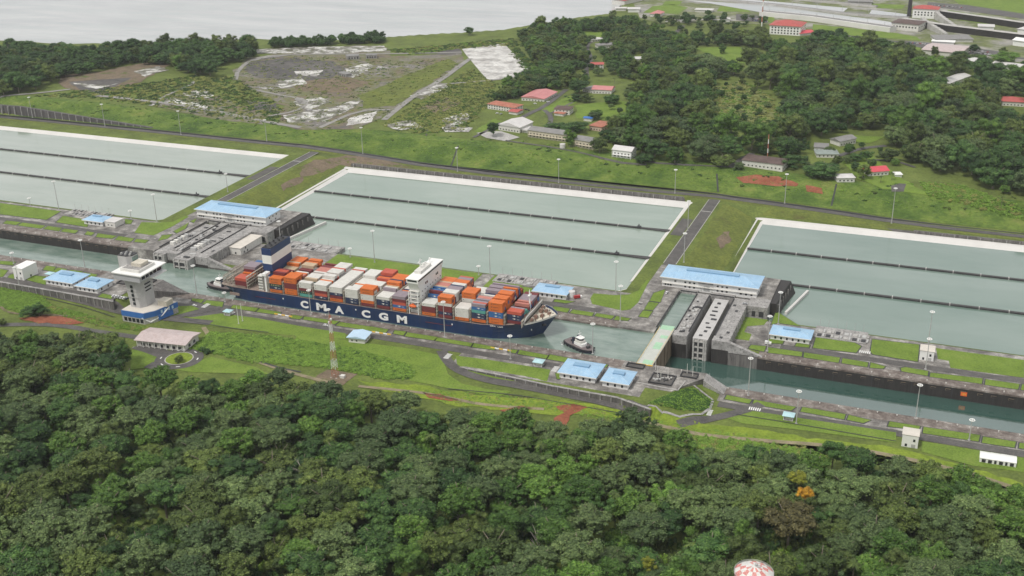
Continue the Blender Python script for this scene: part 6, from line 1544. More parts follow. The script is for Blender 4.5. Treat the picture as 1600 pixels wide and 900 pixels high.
sheet('car_park', P4((1150, 22), (1200, 26), (1198, 36), (1150, 32)), Z0 + 0.7, ASPHALT)
sheet('lockside_road', strip(smooth(P4((1270, 52), (1360, 60), (1430, 70), (1520, 82), (1600, 92), (1700, 104))), 12), Z0 + 0.64, ASPHALT, thick=0.2)
sheet('lockside_road', strip(smooth(P4((1040, 34), (1100, 30), (1200, 34))), 10), Z0 + 0.64, PALE_CONC, thick=0.2)
proto = {}
cl = []
for (a, b, n) in LOTS:
    for k in range(n):
        u = (k + random.uniform(0.2, 0.8)) / n
        x, y = at(a[0] + (b[0] - a[0]) * u, a[1] + (b[1] - a[1]) * u, Z0 + 0.7)
        nm, mt = random.choice([('white', CAR_WHITE)] * 4 + [('silver', CAR_SILVER), ('dark', CAR_DARK), ('red', CAR_RED), ('blue', CAR_BLUE)])
        o = thing('parked_car', '%s car parked in the old lock car parks' % nm, 'car', (x, y, Z0 + 0.72), 1.1 + random.uniform(-0.1, 0.1), 'cars parked by the old locks')
        for pn, me in zip(('body', 'cabin', 'window_band'), car_mesh(mt)): put(pn, me, o)
        cl.append(o)
tell_apart(cl)

# ------------------------------------------------------------------ checkered water tank on the near hill
tz = 12.0
x, y = at(1178, 895, tz + 13)
o = thing('water_tank', 'big round water tank with red and white checkered dome at bottom edge', 'tank', (x, y, tz))
R = 10.0
wall_m = [MB(), MB()]
n = 16
for k in range(n):
    for j in range(3):
        a0, a1 = 2 * math.pi * k / n, 2 * math.pi * (k + 1) / n
        z0, z1 = -8 + j * 7, -8 + (j + 1) * 7
        MB().add([(R * math.cos(a0), R * math.sin(a0), z0), (R * math.cos(a1), R * math.sin(a1), z0), (R * math.cos(a1), R * math.sin(a1), z1), (R * math.cos(a0), R * math.sin(a0), z1)], [(0, 1, 2, 3)]).build('wall_panel', plain('tank_red', (0.58, 0.10, 0.09), 0.55, 0.15, 0.3) if (k + j) % 2 else WHITE, o)
    rr = [R + 0.4, 7.4, 4.4, 1.6, 0.0]; zz = [13.0, 15.2, 16.6, 17.3, 17.5]
    for j in range(4):
        a0, a1 = 2 * math.pi * k / n, 2 * math.pi * (k + 1) / n
        q = [(rr[j] * math.cos(a0), rr[j] * math.sin(a0), zz[j]), (rr[j] * math.cos(a1), rr[j] * math.sin(a1), zz[j]), (rr[j + 1] * math.cos(a1), rr[j + 1] * math.sin(a1), zz[j + 1]), (rr[j + 1] * math.cos(a0), rr[j + 1] * math.sin(a0), zz[j + 1])]
        red = (k + j) % 2 and j < 3 and (k * 7 + j * 3) % 5 > 0
        MB().add(q if j < 3 else q[:3], [(0, 1, 2, 3)] if j < 3 else [(0, 1, 2)]).build('dome_panel', plain('dome_red', (0.56, 0.19, 0.17), 0.6, 0.3, 0.4, dirt=(0.62, 0.5, 0.47)) if red else plain('dome_white', (0.66, 0.65, 0.62), 0.6, 0.12, 0.4, dirt=(0.5, 0.47, 0.44)), o)
MB().cyl(0.8, 0.5, 17.4, 18.6, 0.8, 0.8, 8).box(1.5, 3.0, -0.6, 0.8, 16.9, 17.8).build('roof_hatch', STEEL, o)
MB().ring(0, 0, 13.4, R + 0.3, 0.12, 24, 4).ring(0, 0, 14.0, R + 0.3, 0.1, 24, 4).build('guard_rail', STEEL, o)
# ------------------------------------------------------------------ vegetation
class Cloud:
    def __init__(s): s.v = []; s.f3 = []; s.f4 = []; s.n = 0
    def tri(s, v, f): s.v.append(v); s.f3.append(f + s.n); s.n += len(v)
    def quad(s, v, f): s.v.append(v); s.f4.append(f + s.n); s.n += len(v)
ICO_V = None
def ico():
    global ICO_V
    if ICO_V is None:
        bm = bmesh.new(); bmesh.ops.create_icosphere(bm, subdivisions=1, radius=1.0)
        ICO_V = (np.array([v.co[:] for v in bm.verts]), np.array([[v.index for v in f.verts] for f in bm.faces])); bm.free()
    return ICO_V
def dirs(n, up, rng):
    d = rng.normal(size=(n, 3)); d[:, 2] = d[:, 2] + up
    return d / np.linalg.norm(d, axis=1, keepdims=True)
def leaf_quads(pos, nrm, size, rng):
    n = len(pos)
    t = rng.normal(size=(n, 3)); t -= (t * nrm).sum(1, keepdims=True) * nrm; t /= np.linalg.norm(t, axis=1, keepdims=True)
    b = np.cross(nrm, t)
    s = size[:, None]
    q = np.stack([pos - t * s, pos - b * s * 0.62 - nrm * s * 0.12, pos + t * s, pos + b * s * 0.62 - nrm * s * 0.12], 1)
    return q.reshape(-1, 3), np.arange(4 * n).reshape(-1, 4)
def crown_cloud(form, rng):
    """unit crown: radius about 1, base at z = 0; many leaf clumps over irregular boughs"""
    c = Cloud()
    nb, zc, fl, lo, hi = {'dome': (64, 0.55, 0.62, 0.13, 0.27), 'fine': (120, 0.55, 0.70, 0.09, 0.17), 'round': (44, 0.85, 0.95, 0.16, 0.32), 'tall': (38, 1.15, 1.35, 0.18, 0.34), 'layered': (40, 0.6, 0.5, 0.15, 0.34), 'ragged': (30, 0.7, 0.8, 0.15, 0.36), 'open': (26, 0.9, 0.8, 0.12, 0.26)}[form]
    d = dirs(nb, 0.5, rng)
    rad = rng.uniform(0.55, 0.9, nb)
    lop = np.array([rng.uniform(0.8, 1.2), rng.uniform(0.8, 1.2), fl])
    ctr = d * rad[:, None] * lop + np.array([0, 0, zc])
    if form == 'layered': ctr[:, 2] = zc + np.round((ctr[:, 2] - zc) / 0.28) * 0.28
    if form in ('ragged', 'open'): ctr += rng.normal(size=ctr.shape) * np.array([0.24, 0.24, 0.16])
    bite = rng.normal(size=(3, 3)); bite[:, 2] = abs(bite[:, 2]); bite /= np.linalg.norm(bite, axis=1, keepdims=True)
    keep = np.ones(nb, bool)
    for q in bite: keep &= (d @ q) < 0.90               # a few holes in the crown
    ctr = ctr[keep]
    if form != 'open': ctr = np.vstack([ctr, rng.normal(size=(5, 3)) * 0.18 + np.array([0, 0, zc - 0.05])])
    br = rng.uniform(lo, hi, len(ctr))
    if form != 'open': br[-5:] = 0.40
    iv, jf = ico()
    for k in range(len(ctr)):
        sq = 0.62 if form == 'layered' else 0.8
        core = iv * (1 + rng.normal(size=(len(iv), 1)) * 0.08) * br[k] * 0.80 * np.array([1, 1, sq]) + ctr[k]
        c.tri(core, jf)
        n = int(125 * (br[k] / 0.25) ** 1.5)
        dd = dirs(n, 0.4, rng)
        lump = 1 + 0.24 * np.sin(dd[:, 0] * 9 + k) * np.cos(dd[:, 1] * 8 - k) + rng.normal(size=n) * 0.09
        pos = ctr[k] + dd * (br[k] * lump)[:, None] * np.array([1, 1, sq])
        nr = dd + rng.normal(size=(n, 3)) * 0.4 + np.array([0, 0, 0.35]); nr /= np.linalg.norm(nr, axis=1, keepdims=True)
        v, f = leaf_quads(pos, nr, rng.uniform(0.026, 0.058, n), rng)
        c.quad(v, f)
    return c
def to_mesh(name, c, mats, split=None):
    me = bpy.data.meshes.new(name)
    v = np.vstack(c.v).astype(np.float32)
    f3 = np.vstack(c.f3) if c.f3 else np.zeros((0, 3), int); f4 = np.vstack(c.f4) if c.f4 else np.zeros((0, 4), int)
    me.vertices.add(len(v)); me.vertices.foreach_set('co', v.reshape(-1))
    lo = np.concatenate([f3.reshape(-1), f4.reshape(-1)]).astype(np.int32)
    me.loops.add(len(lo)); me.loops.foreach_set('vertex_index', lo)
    tot = np.concatenate([np.full(len(f3), 3), np.full(len(f4), 4)]).astype(np.int32)
    me.polygons.add(len(tot)); me.polygons.foreach_set('loop_total', tot); me.polygons.foreach_set('loop_start', np.concatenate([[0], np.cumsum(tot)[:-1]]).astype(np.int32))
    for m in mats: me.materials.append(m)
    me.update(); me.validate()
    return me
FORMS = ['dome', 'round', 'tall', 'layered', 'ragged', 'round', 'dome', 'ragged', 'round', 'layered', 'dome', 'tall', 'fine', 'fine', 'open', 'fine', 'layered', 'ragged']
TONES = [2, 0, 1, 0, 3, 1, 1, 0, 2, 2, 0, 3, 3, 2, 0, 1, 3, 2]
TONE_W = ['deep green', 'olive', 'grey green', 'fresh green']
FORM_W = {'dome': 'broad domed', 'round': 'round', 'tall': 'tall narrow', 'layered': 'flat layered', 'ragged': 'ragged', 'fine': 'fine leaved', 'open': 'thin crowned'}
CROWN = [crown_cloud(f, np.random.default_rng(100 + i)) for i, f in enumerate(FORMS)]
CROWN_ME = [to_mesh('crown', CROWN[i], [LEAF[TONES[i]]]) for i in range(len(FORMS))]
def trunk_mb(rng):
    m = MB()
    m.tube((0, 0, -0.25), (0.02, 0.01, 0.55), 0.055, 0.04, 6)
    for k in range(5):
        a = 2 * math.pi * k / 5 + rng.uniform(-0.4, 0.4)
        m.tube((0.02, 0.01, 0.45 - 0.05 * (k % 2)), (0.5 * math.cos(a), 0.5 * math.sin(a), 1.0 + rng.uniform(-0.1, 0.2)), 0.03, 0.012, 5)
    return m
TRUNK_ME = trunk_mb(np.random.default_rng(5)).mesh('trunk', BARK)
TALL_TRUNK_ME = MB().tube((0, 0, -0.3), (0, 0, 1), 0.05, 0.035, 7).mesh('trunk', BARK)
def palm_cloud(rng):
    c = Cloud()
    for k in range(15):
        a = 2 * math.pi * k / 15 + rng.uniform(-0.15, 0.15); el = rng.uniform(-0.1, 0.9); L = rng.uniform(0.85, 1.05)
        p = []; u = np.array([math.cos(a), math.sin(a)])
        for s in np.linspace(0, 1, 6):
            r = s * L * math.cos(el * (1 - 0.2 * s)); z = math.sin(el) * s * L - 0.55 * s * s
            p.append((u[0] * r, u[1] * r, z, 0.13 * math.sin(math.pi * min(1, s * 0.9 + 0.12)) + 0.01))
        w = np.array([-u[1], u[0]])
        v = []
        for (x, y, z, wd) in p: v += [(x - w[0] * wd, y - w[1] * wd, z - wd * 0.5), (x, y, z), (x + w[0] * wd, y + w[1] * wd, z - wd * 0.5)]
        f = []
        for i in range(5): f += [(3 * i, 3 * i + 3, 3 * i + 4, 3 * i + 1), (3 * i + 1, 3 * i + 4, 3 * i + 5, 3 * i + 2)]
        c.quad(np.array(v), np.array(f))
    return c
PALM_ME = to_mesh('fronds', palm_cloud(np.random.default_rng(3)), [LEAF[1]])
def bush_cloud(rng, weed):
    c = Cloud(); iv, jf = ico()
    for k in range(7):
        ct = rng.normal(size=3) * np.array([0.5, 0.5, 0.12]) + np.array([0, 0, 0.35]); r = rng.uniform(0.28, 0.45)
        c.tri(iv * r * 0.8 + ct, jf)
        n = 60; dd = dirs(n, 0.6, rng)
        nr = dd + rng.normal(size=(n, 3)) * 0.5; nr /= np.linalg.norm(nr, axis=1, keepdims=True)
        v, f = leaf_quads(ct + dd * r * (1 + rng.normal(size=(n, 1)) * 0.12), nr, rng.uniform(0.09, 0.17, n), rng)
        c.quad(v, f)
    return c
BUSH_ME = [to_mesh('bush', bush_cloud(np.random.default_rng(40 + k), True), [m]) for k, m in enumerate((MATS['leaf_weed'], MATS['leaf_weed'], LEAF[3], LEAF[1], MATS['leaf_reed'], LEAF[0]))]

def gn_scatter(name, label, cat, sources, pts, scl, rot, pick):
    """one mass of vegetation: real plants instanced on points"""
    me = bpy.data.meshes.new(name)
    n = len(pts)
    me.vertices.add(n); me.vertices.foreach_set('co', np.asarray(pts, np.float32).reshape(-1))
    for an, tp, val in (('scl', 'FLOAT_VECTOR', scl), ('rot', 'FLOAT_VECTOR', rot)):
        a = me.attributes.new(an, tp, 'POINT'); a.data.foreach_set('vector', np.asarray(val, np.float32).reshape(-1))
    a = me.attributes.new('pick', 'INT', 'POINT'); a.data.foreach_set('value', np.asarray(pick, np.int32))
    me.update()
    o = tag(put(name, me), label, cat, kind='stuff')
    ng = bpy.data.node_groups.new(name, 'GeometryNodeTree')
    ng.interface.new_socket('Geometry', in_out='INPUT', socket_type='NodeSocketGeometry'); ng.interface.new_socket('Geometry', in_out='OUTPUT', socket_type='NodeSocketGeometry')
    N, L = ng.nodes, ng.links
    gi, go = N.new('NodeGroupInput'), N.new('NodeGroupOutput')
    iop = N.new('GeometryNodeInstanceOnPoints'); jn = N.new('GeometryNodeJoinGeometry')
    for s in reversed(sources):
        oi = N.new('GeometryNodeObjectInfo'); oi.inputs['Object'].default_value = s; oi.inputs['As Instance'].default_value = True; oi.transform_space = 'ORIGINAL'
        L.new(oi.outputs['Geometry'], jn.inputs[0])
    def attr(nm, tp):
        a = N.new('GeometryNodeInputNamedAttribute'); a.data_type = tp; a.inputs['Name'].default_value = nm
        return next(s for s in a.outputs if s.enabled and s.name == 'Attribute')
    e2r = N.new('FunctionNodeEulerToRotation')
    L.new(attr('rot', 'FLOAT_VECTOR'), e2r.inputs[0])
    L.new(gi.outputs[0], iop.inputs['Points']); L.new(jn.outputs[0], iop.inputs['Instance'])
    iop.inputs['Pick Instance'].default_value = True
    L.new(attr('pick', 'INT'), iop.inputs['Instance Index']); L.new(e2r.outputs[0], iop.inputs['Rotation']); L.new(attr('scl', 'FLOAT_VECTOR'), iop.inputs['Scale'])
    L.new(iop.outputs[0], go.inputs[0])
    md = o.modifiers.new('plants', 'NODES'); md.node_group = ng
    return o
SRC = []
for i, me in enumerate(CROWN_ME):
    bm = bmesh.new(); bm.from_mesh(me); k = len(bm.faces)
    bm.from_mesh(TRUNK_ME)
    bm.faces.ensure_lookup_table()
    for f in bm.faces[k:]: f.material_index = 1
    m2 = bpy.data.meshes.new('whole_tree'); bm.to_mesh(m2); bm.free()
    m2.materials.append(me.materials[0]); m2.materials.append(BARK)
    SRC.append(bpy.data.objects.new('whole_tree', m2))
BUSH_SRC = [bpy.data.objects.new('bush', m) for m in BUSH_ME]

def scatter_in(poly, rmin, rmax, power, tries, rng, gap=0.72, holes=()):
    xs = [p[0] for p in poly]; ys = [p[1] for p in poly]
    r = rmin + (rmax - rmin) * rng.random(tries) ** power
    r = np.sort(r)[::-1]
    x = rng.uniform(min(xs), max(xs), tries); y = rng.uniform(min(ys), max(ys), tries)
    ok = inside(poly, x, y)
    for h_ in holes: ok &= ~inside(h_, x, y)
    x, y, r = x[ok], y[ok], r[ok]
    keep = []
    cell = 2 * rmax; grid = {}
    for i in range(len(x)):
        cx_, cy_ = int(x[i] // cell), int(y[i] // cell); good = True
        for a in (-1, 0, 1):
            for b in (-1, 0, 1):
                for j in grid.get((cx_ + a, cy_ + b), ()):
                    if (x[i] - x[j]) ** 2 + (y[i] - y[j]) ** 2 < (gap * (r[i] + r[j])) ** 2: good = False; break
                if not good: break
            if not good: break
        if good: grid.setdefault((cx_, cy_), []).append(i); keep.append(i)
    return x[keep], y[keep], r[keep]

# foreground forest: the largest trees are things, the rest one mass
EDGE = [(0, 550), (60, 542), (120, 548), (175, 556), (200, 590), (200, 612), (260, 622), (330, 624), (410, 616), (470, 622), (500, 632), (560, 642), (620, 652), (700, 666), (770, 684), (850, 694), (880, 706), (930, 690), (980, 690), (1010, 702), (1060, 712), (1100, 730), (1160, 736), (1200, 728), (1300, 738), (1400, 746), (1500, 772), (1600, 815)]
FOREST = [(-1000, 560)] + [on(-160, 545)[:2]] + xy(EDGE) + [on(1740, 870)[:2], (330, 560), (330, 420), (-50, 330), (-500, 240), (-1000, 300)]
rng = np.random.default_rng(21)
TANK_HOLE = [(x + 13 * math.cos(a), y + 13 * math.sin(a)) for a in np.linspace(0, 6.28, 12)]
TX, TY = x, y
fx, fy, fr = scatter_in(FOREST, 3.4, 14.5, 2.4, 30000, rng, 0.68, (TANK_HOLE,))
_s = np.array([to_px((a, b, 30.0)) for a, b in zip(fx, fy)]); _near = fx * TX + fy * TY < TX * TX + TY * TY + 1500
keep = ~((abs(_s[:, 0] - 1178) < 36 + fr * 2.6) & _near & (fy > TY - 90))
fx, fy, fr = fx[keep], fy[keep], fr[keep]
fz = hg(fx, fy)
pick = rng.integers(0, len(FORMS), len(fx))
big = fr > 10
pick[big] = rng.choice([0, 6, 10, 12, 13, 15, 3, 12, 13], big.sum())
hgt = fr * rng.uniform(0.75, 1.1, len(fx)) * np.where(fr > 9, 0.85, 1.0)
tall = fz + np.where(fr > 6, rng.uniform(4, 13, len(fx)), rng.uniform(-1.5, 7, len(fx)))
SPEC = [((1259, 766), 26, 4.8), ((1014, 876), 22, 4.0), ((1248, 738), 20, 6.5), ((1236, 790), 26, 15.5), ((1005, 808), 24, 14), ((865, 815), 24, 14.5), ((1285, 860), 24, 12), ((245, 825), 24, 12)]
for (sp, sz_, sr) in SPEC:
    sx, sy_ = at(*sp, sz_)
    dd_ = np.hypot(fx - sx, fy - sy_); nr_ = (dd_ < sr * 1.7) & (fy < sy_ + sr * 0.5)
    tall = np.where(nr_, fz - 2.0, tall); hgt = np.where(nr_, np.minimum(hgt, 4.5), hgt); fr = np.where(dd_ < sr * 0.9, 1.2, fr)
scr = np.array([to_px((a, b, c + 6)) for a, b, c in zip(fx, fy, tall)])
seen = (scr[:, 0] > 8) & (scr[:, 0] < 1592) & (scr[:, 1] > 470) & (scr[:, 1] < 890)
order = np.argsort(-np.where(seen, fr, 0))
N_IND = 262
ind = set(order[:N_IND].tolist())
def tree(name, label, p, r, h, form, rz, crown, group=None, lift=0.0, cat='tree', trunk=True):
    o = thing(name, label, cat, p, rz, group)
    put('crown', crown, o, (0, 0, lift), scale=(r, r, h))
    if lift > 1.5: put('trunk', TALL_TRUNK_ME, o, scale=(r * 1.1, r * 1.1, lift + h * 0.5))
    if trunk: put('limbs' if lift > 1.5 else 'trunk', TRUNK_ME, o, (0, 0, lift), scale=(r, r, h))
    return o
def where(px, py):
    a = ('at far left', 'below the roundabout', 'below the radio mast', 'under the middle lawn', 'below the twin blue-roofed houses', 'near the checkered tank', 'below the white cube building', 'toward the right edge')[min(7, int(px / 200))]
    b = 'upper' if py < 680 else 'middle' if py < 780 else 'lower'
    return b, a
trees = []
for i in sorted(ind):
    b, a = where(*scr[i])
    sz = 'huge' if fr[i] > 11.5 else 'large' if fr[i] > 8 else 'medium'
    trees.append(tree('broadleaf_tree', '%s %s %s tree, %s forest %s' % (sz, FORM_W[FORMS[pick[i]]], TONE_W[TONES[pick[i]]], b, a), (fx[i], fy[i], fz[i] - 0.5), fr[i] * 1.08, hgt[i], None, rng.uniform(0, 6.28), CROWN_ME[pick[i]], 'trees of the foreground forest', tall[i] - fz[i] + 0.5))
tell_apart(trees)
rest_i = np.array([i for i in range(len(fx)) if i not in ind])
def pack(x, y, z, r, h): return np.stack([x, y, z], 1), np.stack([r, r, h], 1)
P_, S_ = pack(fx[rest_i], fy[rest_i], tall[rest_i], fr[rest_i] * 1.12, hgt[rest_i])
S_[:, 0] *= rng.uniform(0.85, 1.2, len(S_)); S_[:, 2] *= rng.uniform(0.8, 1.3, len(S_))
gn_scatter('forest', 'smaller trees filling the foreground forest', 'forest', SRC, P_, S_, np.stack([np.zeros(len(rest_i)), np.zeros(len(rest_i)), rng.uniform(0, 6.28, len(rest_i))], 1), pick[rest_i])
ux, uy, ur = scatter_in(FOREST, 2.2, 4.5, 1, 14000, rng, 0.62)
gn_scatter('undergrowth', 'dense undergrowth below the foreground forest', 'undergrowth', BUSH_SRC, np.stack([ux, uy, hg(ux, uy) - 0.4], 1), np.stack([ur, ur, ur * 1.4], 1), np.stack([ux * 0, ux * 0, rng.uniform(0, 6.28, len(ux))], 1), rng.choice([0, 2, 3, 5, 5], len(ux)))
# singular trees of the forest
def at_px(name, label, px, z_top, r, h, mesh, group=None):
    x, y = at(*px, z_top); z = float(hg(x, y))
    return tree(name, label, (x, y, z - 0.5), r, h, None, px[0], mesh, group, z_top - z - h * 1.2)
def recol(k, mname): return to_mesh('crown', CROWN[k], [MATS[mname]])
at_px('flowering_tree', 'small tree in bright orange flower in the right forest', (1259, 766), 26, 4.8, 3.8, recol(1, 'leaf_orange'))
at_px('flowering_tree', 'dull orange flowering tree near the bottom edge', (1014, 876), 22, 4.0, 3.2, recol(4, 'leaf_yellow'))
at_px('broadleaf_tree', 'yellow green domed tree above the orange flowering tree', (1248, 738), 20, 6.5, 4.6, recol(6, 'leaf_yellow'))
at_px('broadleaf_tree', 'massive brownish domed tree beside the orange flowering tree', (1236, 790), 26, 15.5, 13, recol(0, 'leaf_brown'))
at_px('broadleaf_tree', 'massive grey green domed tree in lower middle forest', (1005, 808), 24, 14, 11, CROWN_ME[0])
at_px('broadleaf_tree', 'massive fresh green spreading tree in lower middle forest', (865, 815), 24, 14.5, 10, recol(10, 'leaf_fresh_green'))
at_px('broadleaf_tree', 'massive pale domed tree near the bottom edge right', (1290 - 5, 860), 24, 12, 9, CROWN_ME[6])
at_px('broadleaf_tree', 'wide olive domed tree at lower left', (245, 825), 24, 12, 8, CROWN_ME[10])
for k, (px, lab) in enumerate((((98, 727), 'small yellow tree in left forest'), ((150, 672), 'pale yellow green tree in upper left forest'), ((1190 - 75, 645), 'x'))):
    if lab != 'x': at_px('broadleaf_tree', lab, px, 20, 4.5, 4, MATS and recol(8, 'leaf_yellow'))
dead = [at_px('dead_tree', 'bare grey branched dead tree in lower middle forest', (840, 830), 20, 0.01, 0.01, PALM_ME)]
dm = MB()
for k in range(16):
    a = k * 2.4; dm.tube((0, 0, 2 + k * 0.7), (4.5 * math.cos(a), 4.5 * math.sin(a), 9 + k * 0.7), 0.22, 0.05, 5)
dm.tube((0, 0, -2), (0, 0, 18), 0.5, 0.1, 7)
for ch in list(dead[0].children): bpy.data.objects.remove(ch)
dm.build('branches', plain('dead_wood', (0.42, 0.38, 0.34), 0.9, 0.2, 0.8, space='obj'), dead[0])
for k, px in enumerate(((470, 735), (715, 800), (130, 850))):
    x, y = at(*px, 19); z = float(hg(x, y))
    o = thing('bare_tree', 'pale bare branched tree poking above the canopy', 'tree', (x, y, z), k * 1.3, 'bare trees in the forest')
    bm_ = MB(); H_ = 21 - z; rr_ = random.Random(k)
    bm_.tube((0, 0, -1), (0.6, 0.3, H_), 0.42, 0.12, 6)
    for q in range(11):
        a = q * 2.3 + rr_.random(); z0 = H_ * (0.5 + 0.045 * q); L_ = rr_.uniform(3, 6)
        e_ = (L_ * math.cos(a), L_ * math.sin(a), z0 + rr_.uniform(1.5, 4.5)); bm_.tube((0.4, 0.2, z0), e_, 0.2, 0.06, 5)
        for s_ in (-1, 1): bm_.tube(tuple(0.6 * v for v in e_[:2]) + (z0 + (e_[2] - z0) * 0.6,), (e_[0] + s_ * 1.6 * math.sin(a), e_[1] - s_ * 1.6 * math.cos(a), e_[2] + 1.2), 0.09, 0.03, 4)
    bm_.build('branches', plain('dead_wood', (0.42, 0.38, 0.34)), o)
tell_apart([o for o in COL.objects if o.name.startswith('bare_tree')])
palms = []
for px in ((640, 672), (672, 680), (730, 686), (820, 690), (845, 694), (975, 745), (960, 770), (1150, 785), (1385 - 50, 880), (400, 700), (1080, 850), (700, 880), (785, 880), (560, 780), (1466, 650 + 90)):
    x, y = at(*px, 17); z = float(hg(x, y))
    o = thing('palm_tree', 'palm tree with drooping fronds in the foreground forest', 'tree', (x, y, z), px[0], 'palms in the foreground forest')
    put('fronds', PALM_ME, o, (0, 0, 17 - z), scale=(5.0, 5.0, 5.0)); put('trunk', TALL_TRUNK_ME, o, scale=(4.5, 4.5, 17 - z))
    palms.append(o)
tell_apart(palms)

# woods beyond the basins, one mass each
def wood(name, label, px, rmin, rmax, tries, seed, holes=(), gap=0.6, picks=None, sink=0.15):
    g = np.random.default_rng(seed)
    poly = xy(px)
    x, y, r = scatter_in(poly, rmin, rmax, 1.6, tries, g, gap, [xy(h_) for h_ in holes])
    h_ = r * g.uniform(0.8, 1.15, len(x))
    z = hg(x, y) + r * 0.25 + g.uniform(-0.5, 2.5, len(x)) + 0.5
    P, S = pack(x, y, z, r * 1.12, h_)
    gn_scatter(name, label, 'woodland', SRC, P, S, np.stack([x * 0, x * 0, g.uniform(0, 6.28, len(x))], 1), g.choice(picks or [0, 1, 2, 3, 5, 6, 7, 10, 11, 12, 13, 15, 3, 7, 10, 13], len(x)))
wood('woodland', 'dark wood between the yards and the lake at upper left', [(-60, 90), (0, 85), (60, 84), (130, 90), (145, 96), (190, 84), (300, 78), (400, 78), (402, 92), (340, 104), (330, 122), (300, 118), (270, 104), (200, 100), (140, 116), (100, 122), (60, 142), (0, 152), (-60, 155)], 5.5, 14, 6000, 31, gap=0.66, picks=[1, 3, 7, 10, 1, 5])
wood('woodland', 'broad dark wood filling the right background', [(1085, 68), (1200, 62), (1290, 68), (1330, 76), (1420, 92), (1500, 112), (1560, 122), (1640, 124), (1650, 330), (1600, 312), (1545, 296), (1500, 275), (1440, 268), (1395, 225), (1385, 205), (1330, 205), (1250, 222), (1230, 245), (1180, 238), (1130, 250), (1060, 256), (1010, 250), (985, 235), (995, 200), (1040, 170), (1075, 160), (1100, 140), (1090, 110)], 6.5, 17, 9000, 32, gap=0.74,
     holes=([(1100, 150), (1120, 128), (1165, 118), (1215, 148), (1235, 190), (1225, 218), (1150, 222), (1110, 205)], [(1080, 74), (1170, 72), (1205, 92), (1200, 116), (1130, 112), (1085, 98)], [(1190, 50), (1275, 50), (1278, 76), (1240, 82), (1190, 74)], [(1425, 84), (1510, 92), (1510, 112), (1430, 102)], [(1145, 240), (1235, 248), (1230, 285), (1145, 270)], [(1468, 126), (1525, 110), (1535, 150), (1484, 168)], [(1548, 155), (1615, 155), (1615, 196), (1548, 192)], [(1300, 210), (1395, 212), (1390, 236), (1300, 240)], [(1265, 230), (1315, 232), (1312, 262), (1265, 258)]))
wood('woodland', 'wood around the upper village beside the lake', [(812, 62), (835, 48), (900, 42), (958, 34), (990, 38), (1040, 60), (1085, 66), (1085, 112), (1050, 128), (985, 126), (960, 120), (952, 90), (905, 108), (880, 120), (845, 112), (832, 96)], 4, 10, 6000, 33,
     holes=([(905, 50), (958, 50), (958, 62), (910, 66)], [(912, 60), (965, 66), (965, 84), (928, 100), (946, 118), (915, 124), (908, 80)], [(985, 86), (1010, 84), (1010, 108), (985, 108)], [(1045, 62), (1070, 44), (1075, 66)]))
wood('woodland', 'trees behind the pink roofed village building', [(770, 160), (790, 140), (830, 120), (880, 118), (905, 130), (880, 140), (850, 140), (815, 152)], 4, 8.5, 2000, 34)
wood('woodland', 'trees edging the woods below the village lawn', [(985, 150), (1070, 130), (1095, 150), (1075, 170), (1030, 190), (1000, 230), (960, 232), (945, 220), (985, 190)], 5, 11, 2500, 35, holes=([(985, 128), (1040, 126), (1050, 140), (1000, 150)],))
for lab, pts in (('left clump of trees on the lake shore', [(425, 70), (520, 66), (520, 72), (428, 76)]), ('right clump of trees on the lake shore', [(532, 64), (598, 62), (598, 68), (535, 70)])):
    wood('shore_trees', lab, pts, 5, 8, 900, 36, picks=[1, 10, 7])
for lab, pts, sd in (('scattered trees along the village road', [(905, 60), (960, 66), (965, 120), (905, 135), (890, 110)], 41), ('scattered trees around the village houses', [(740, 200), (800, 180), (860, 190), (960, 170), (1000, 160), (1000, 240), (900, 240), (760, 215)], 42), ('scattered trees in the old lock yard', [(990, 34), (1080, 24), (1200, 30), (1195, 44), (1080, 52), (1040, 48), (1000, 40)], 43), ('scattered trees in front of the bank top houses', [(1140, 236), (1300, 228), (1420, 240), (1430, 262), (1330, 268), (1240, 262), (1140, 262)], 44), ('scattered trees beside the old locks', [(1270, 56), (1420, 72), (1600, 92), (1600, 112), (1500, 104), (1400, 84), (1270, 66)], 45)):
    wood('scattered_trees', lab, pts, 3.5, 8, 130, sd, gap=1.5, picks=[0, 1, 3, 5, 7, 10, 12, 13], holes=([(1155, 244), (1230, 250), (1228, 278), (1150, 268)], [(1300, 215), (1345, 215), (1345, 238), (1300, 240)], [(755, 155), (995, 200), (995, 255), (820, 240), (755, 200)]))
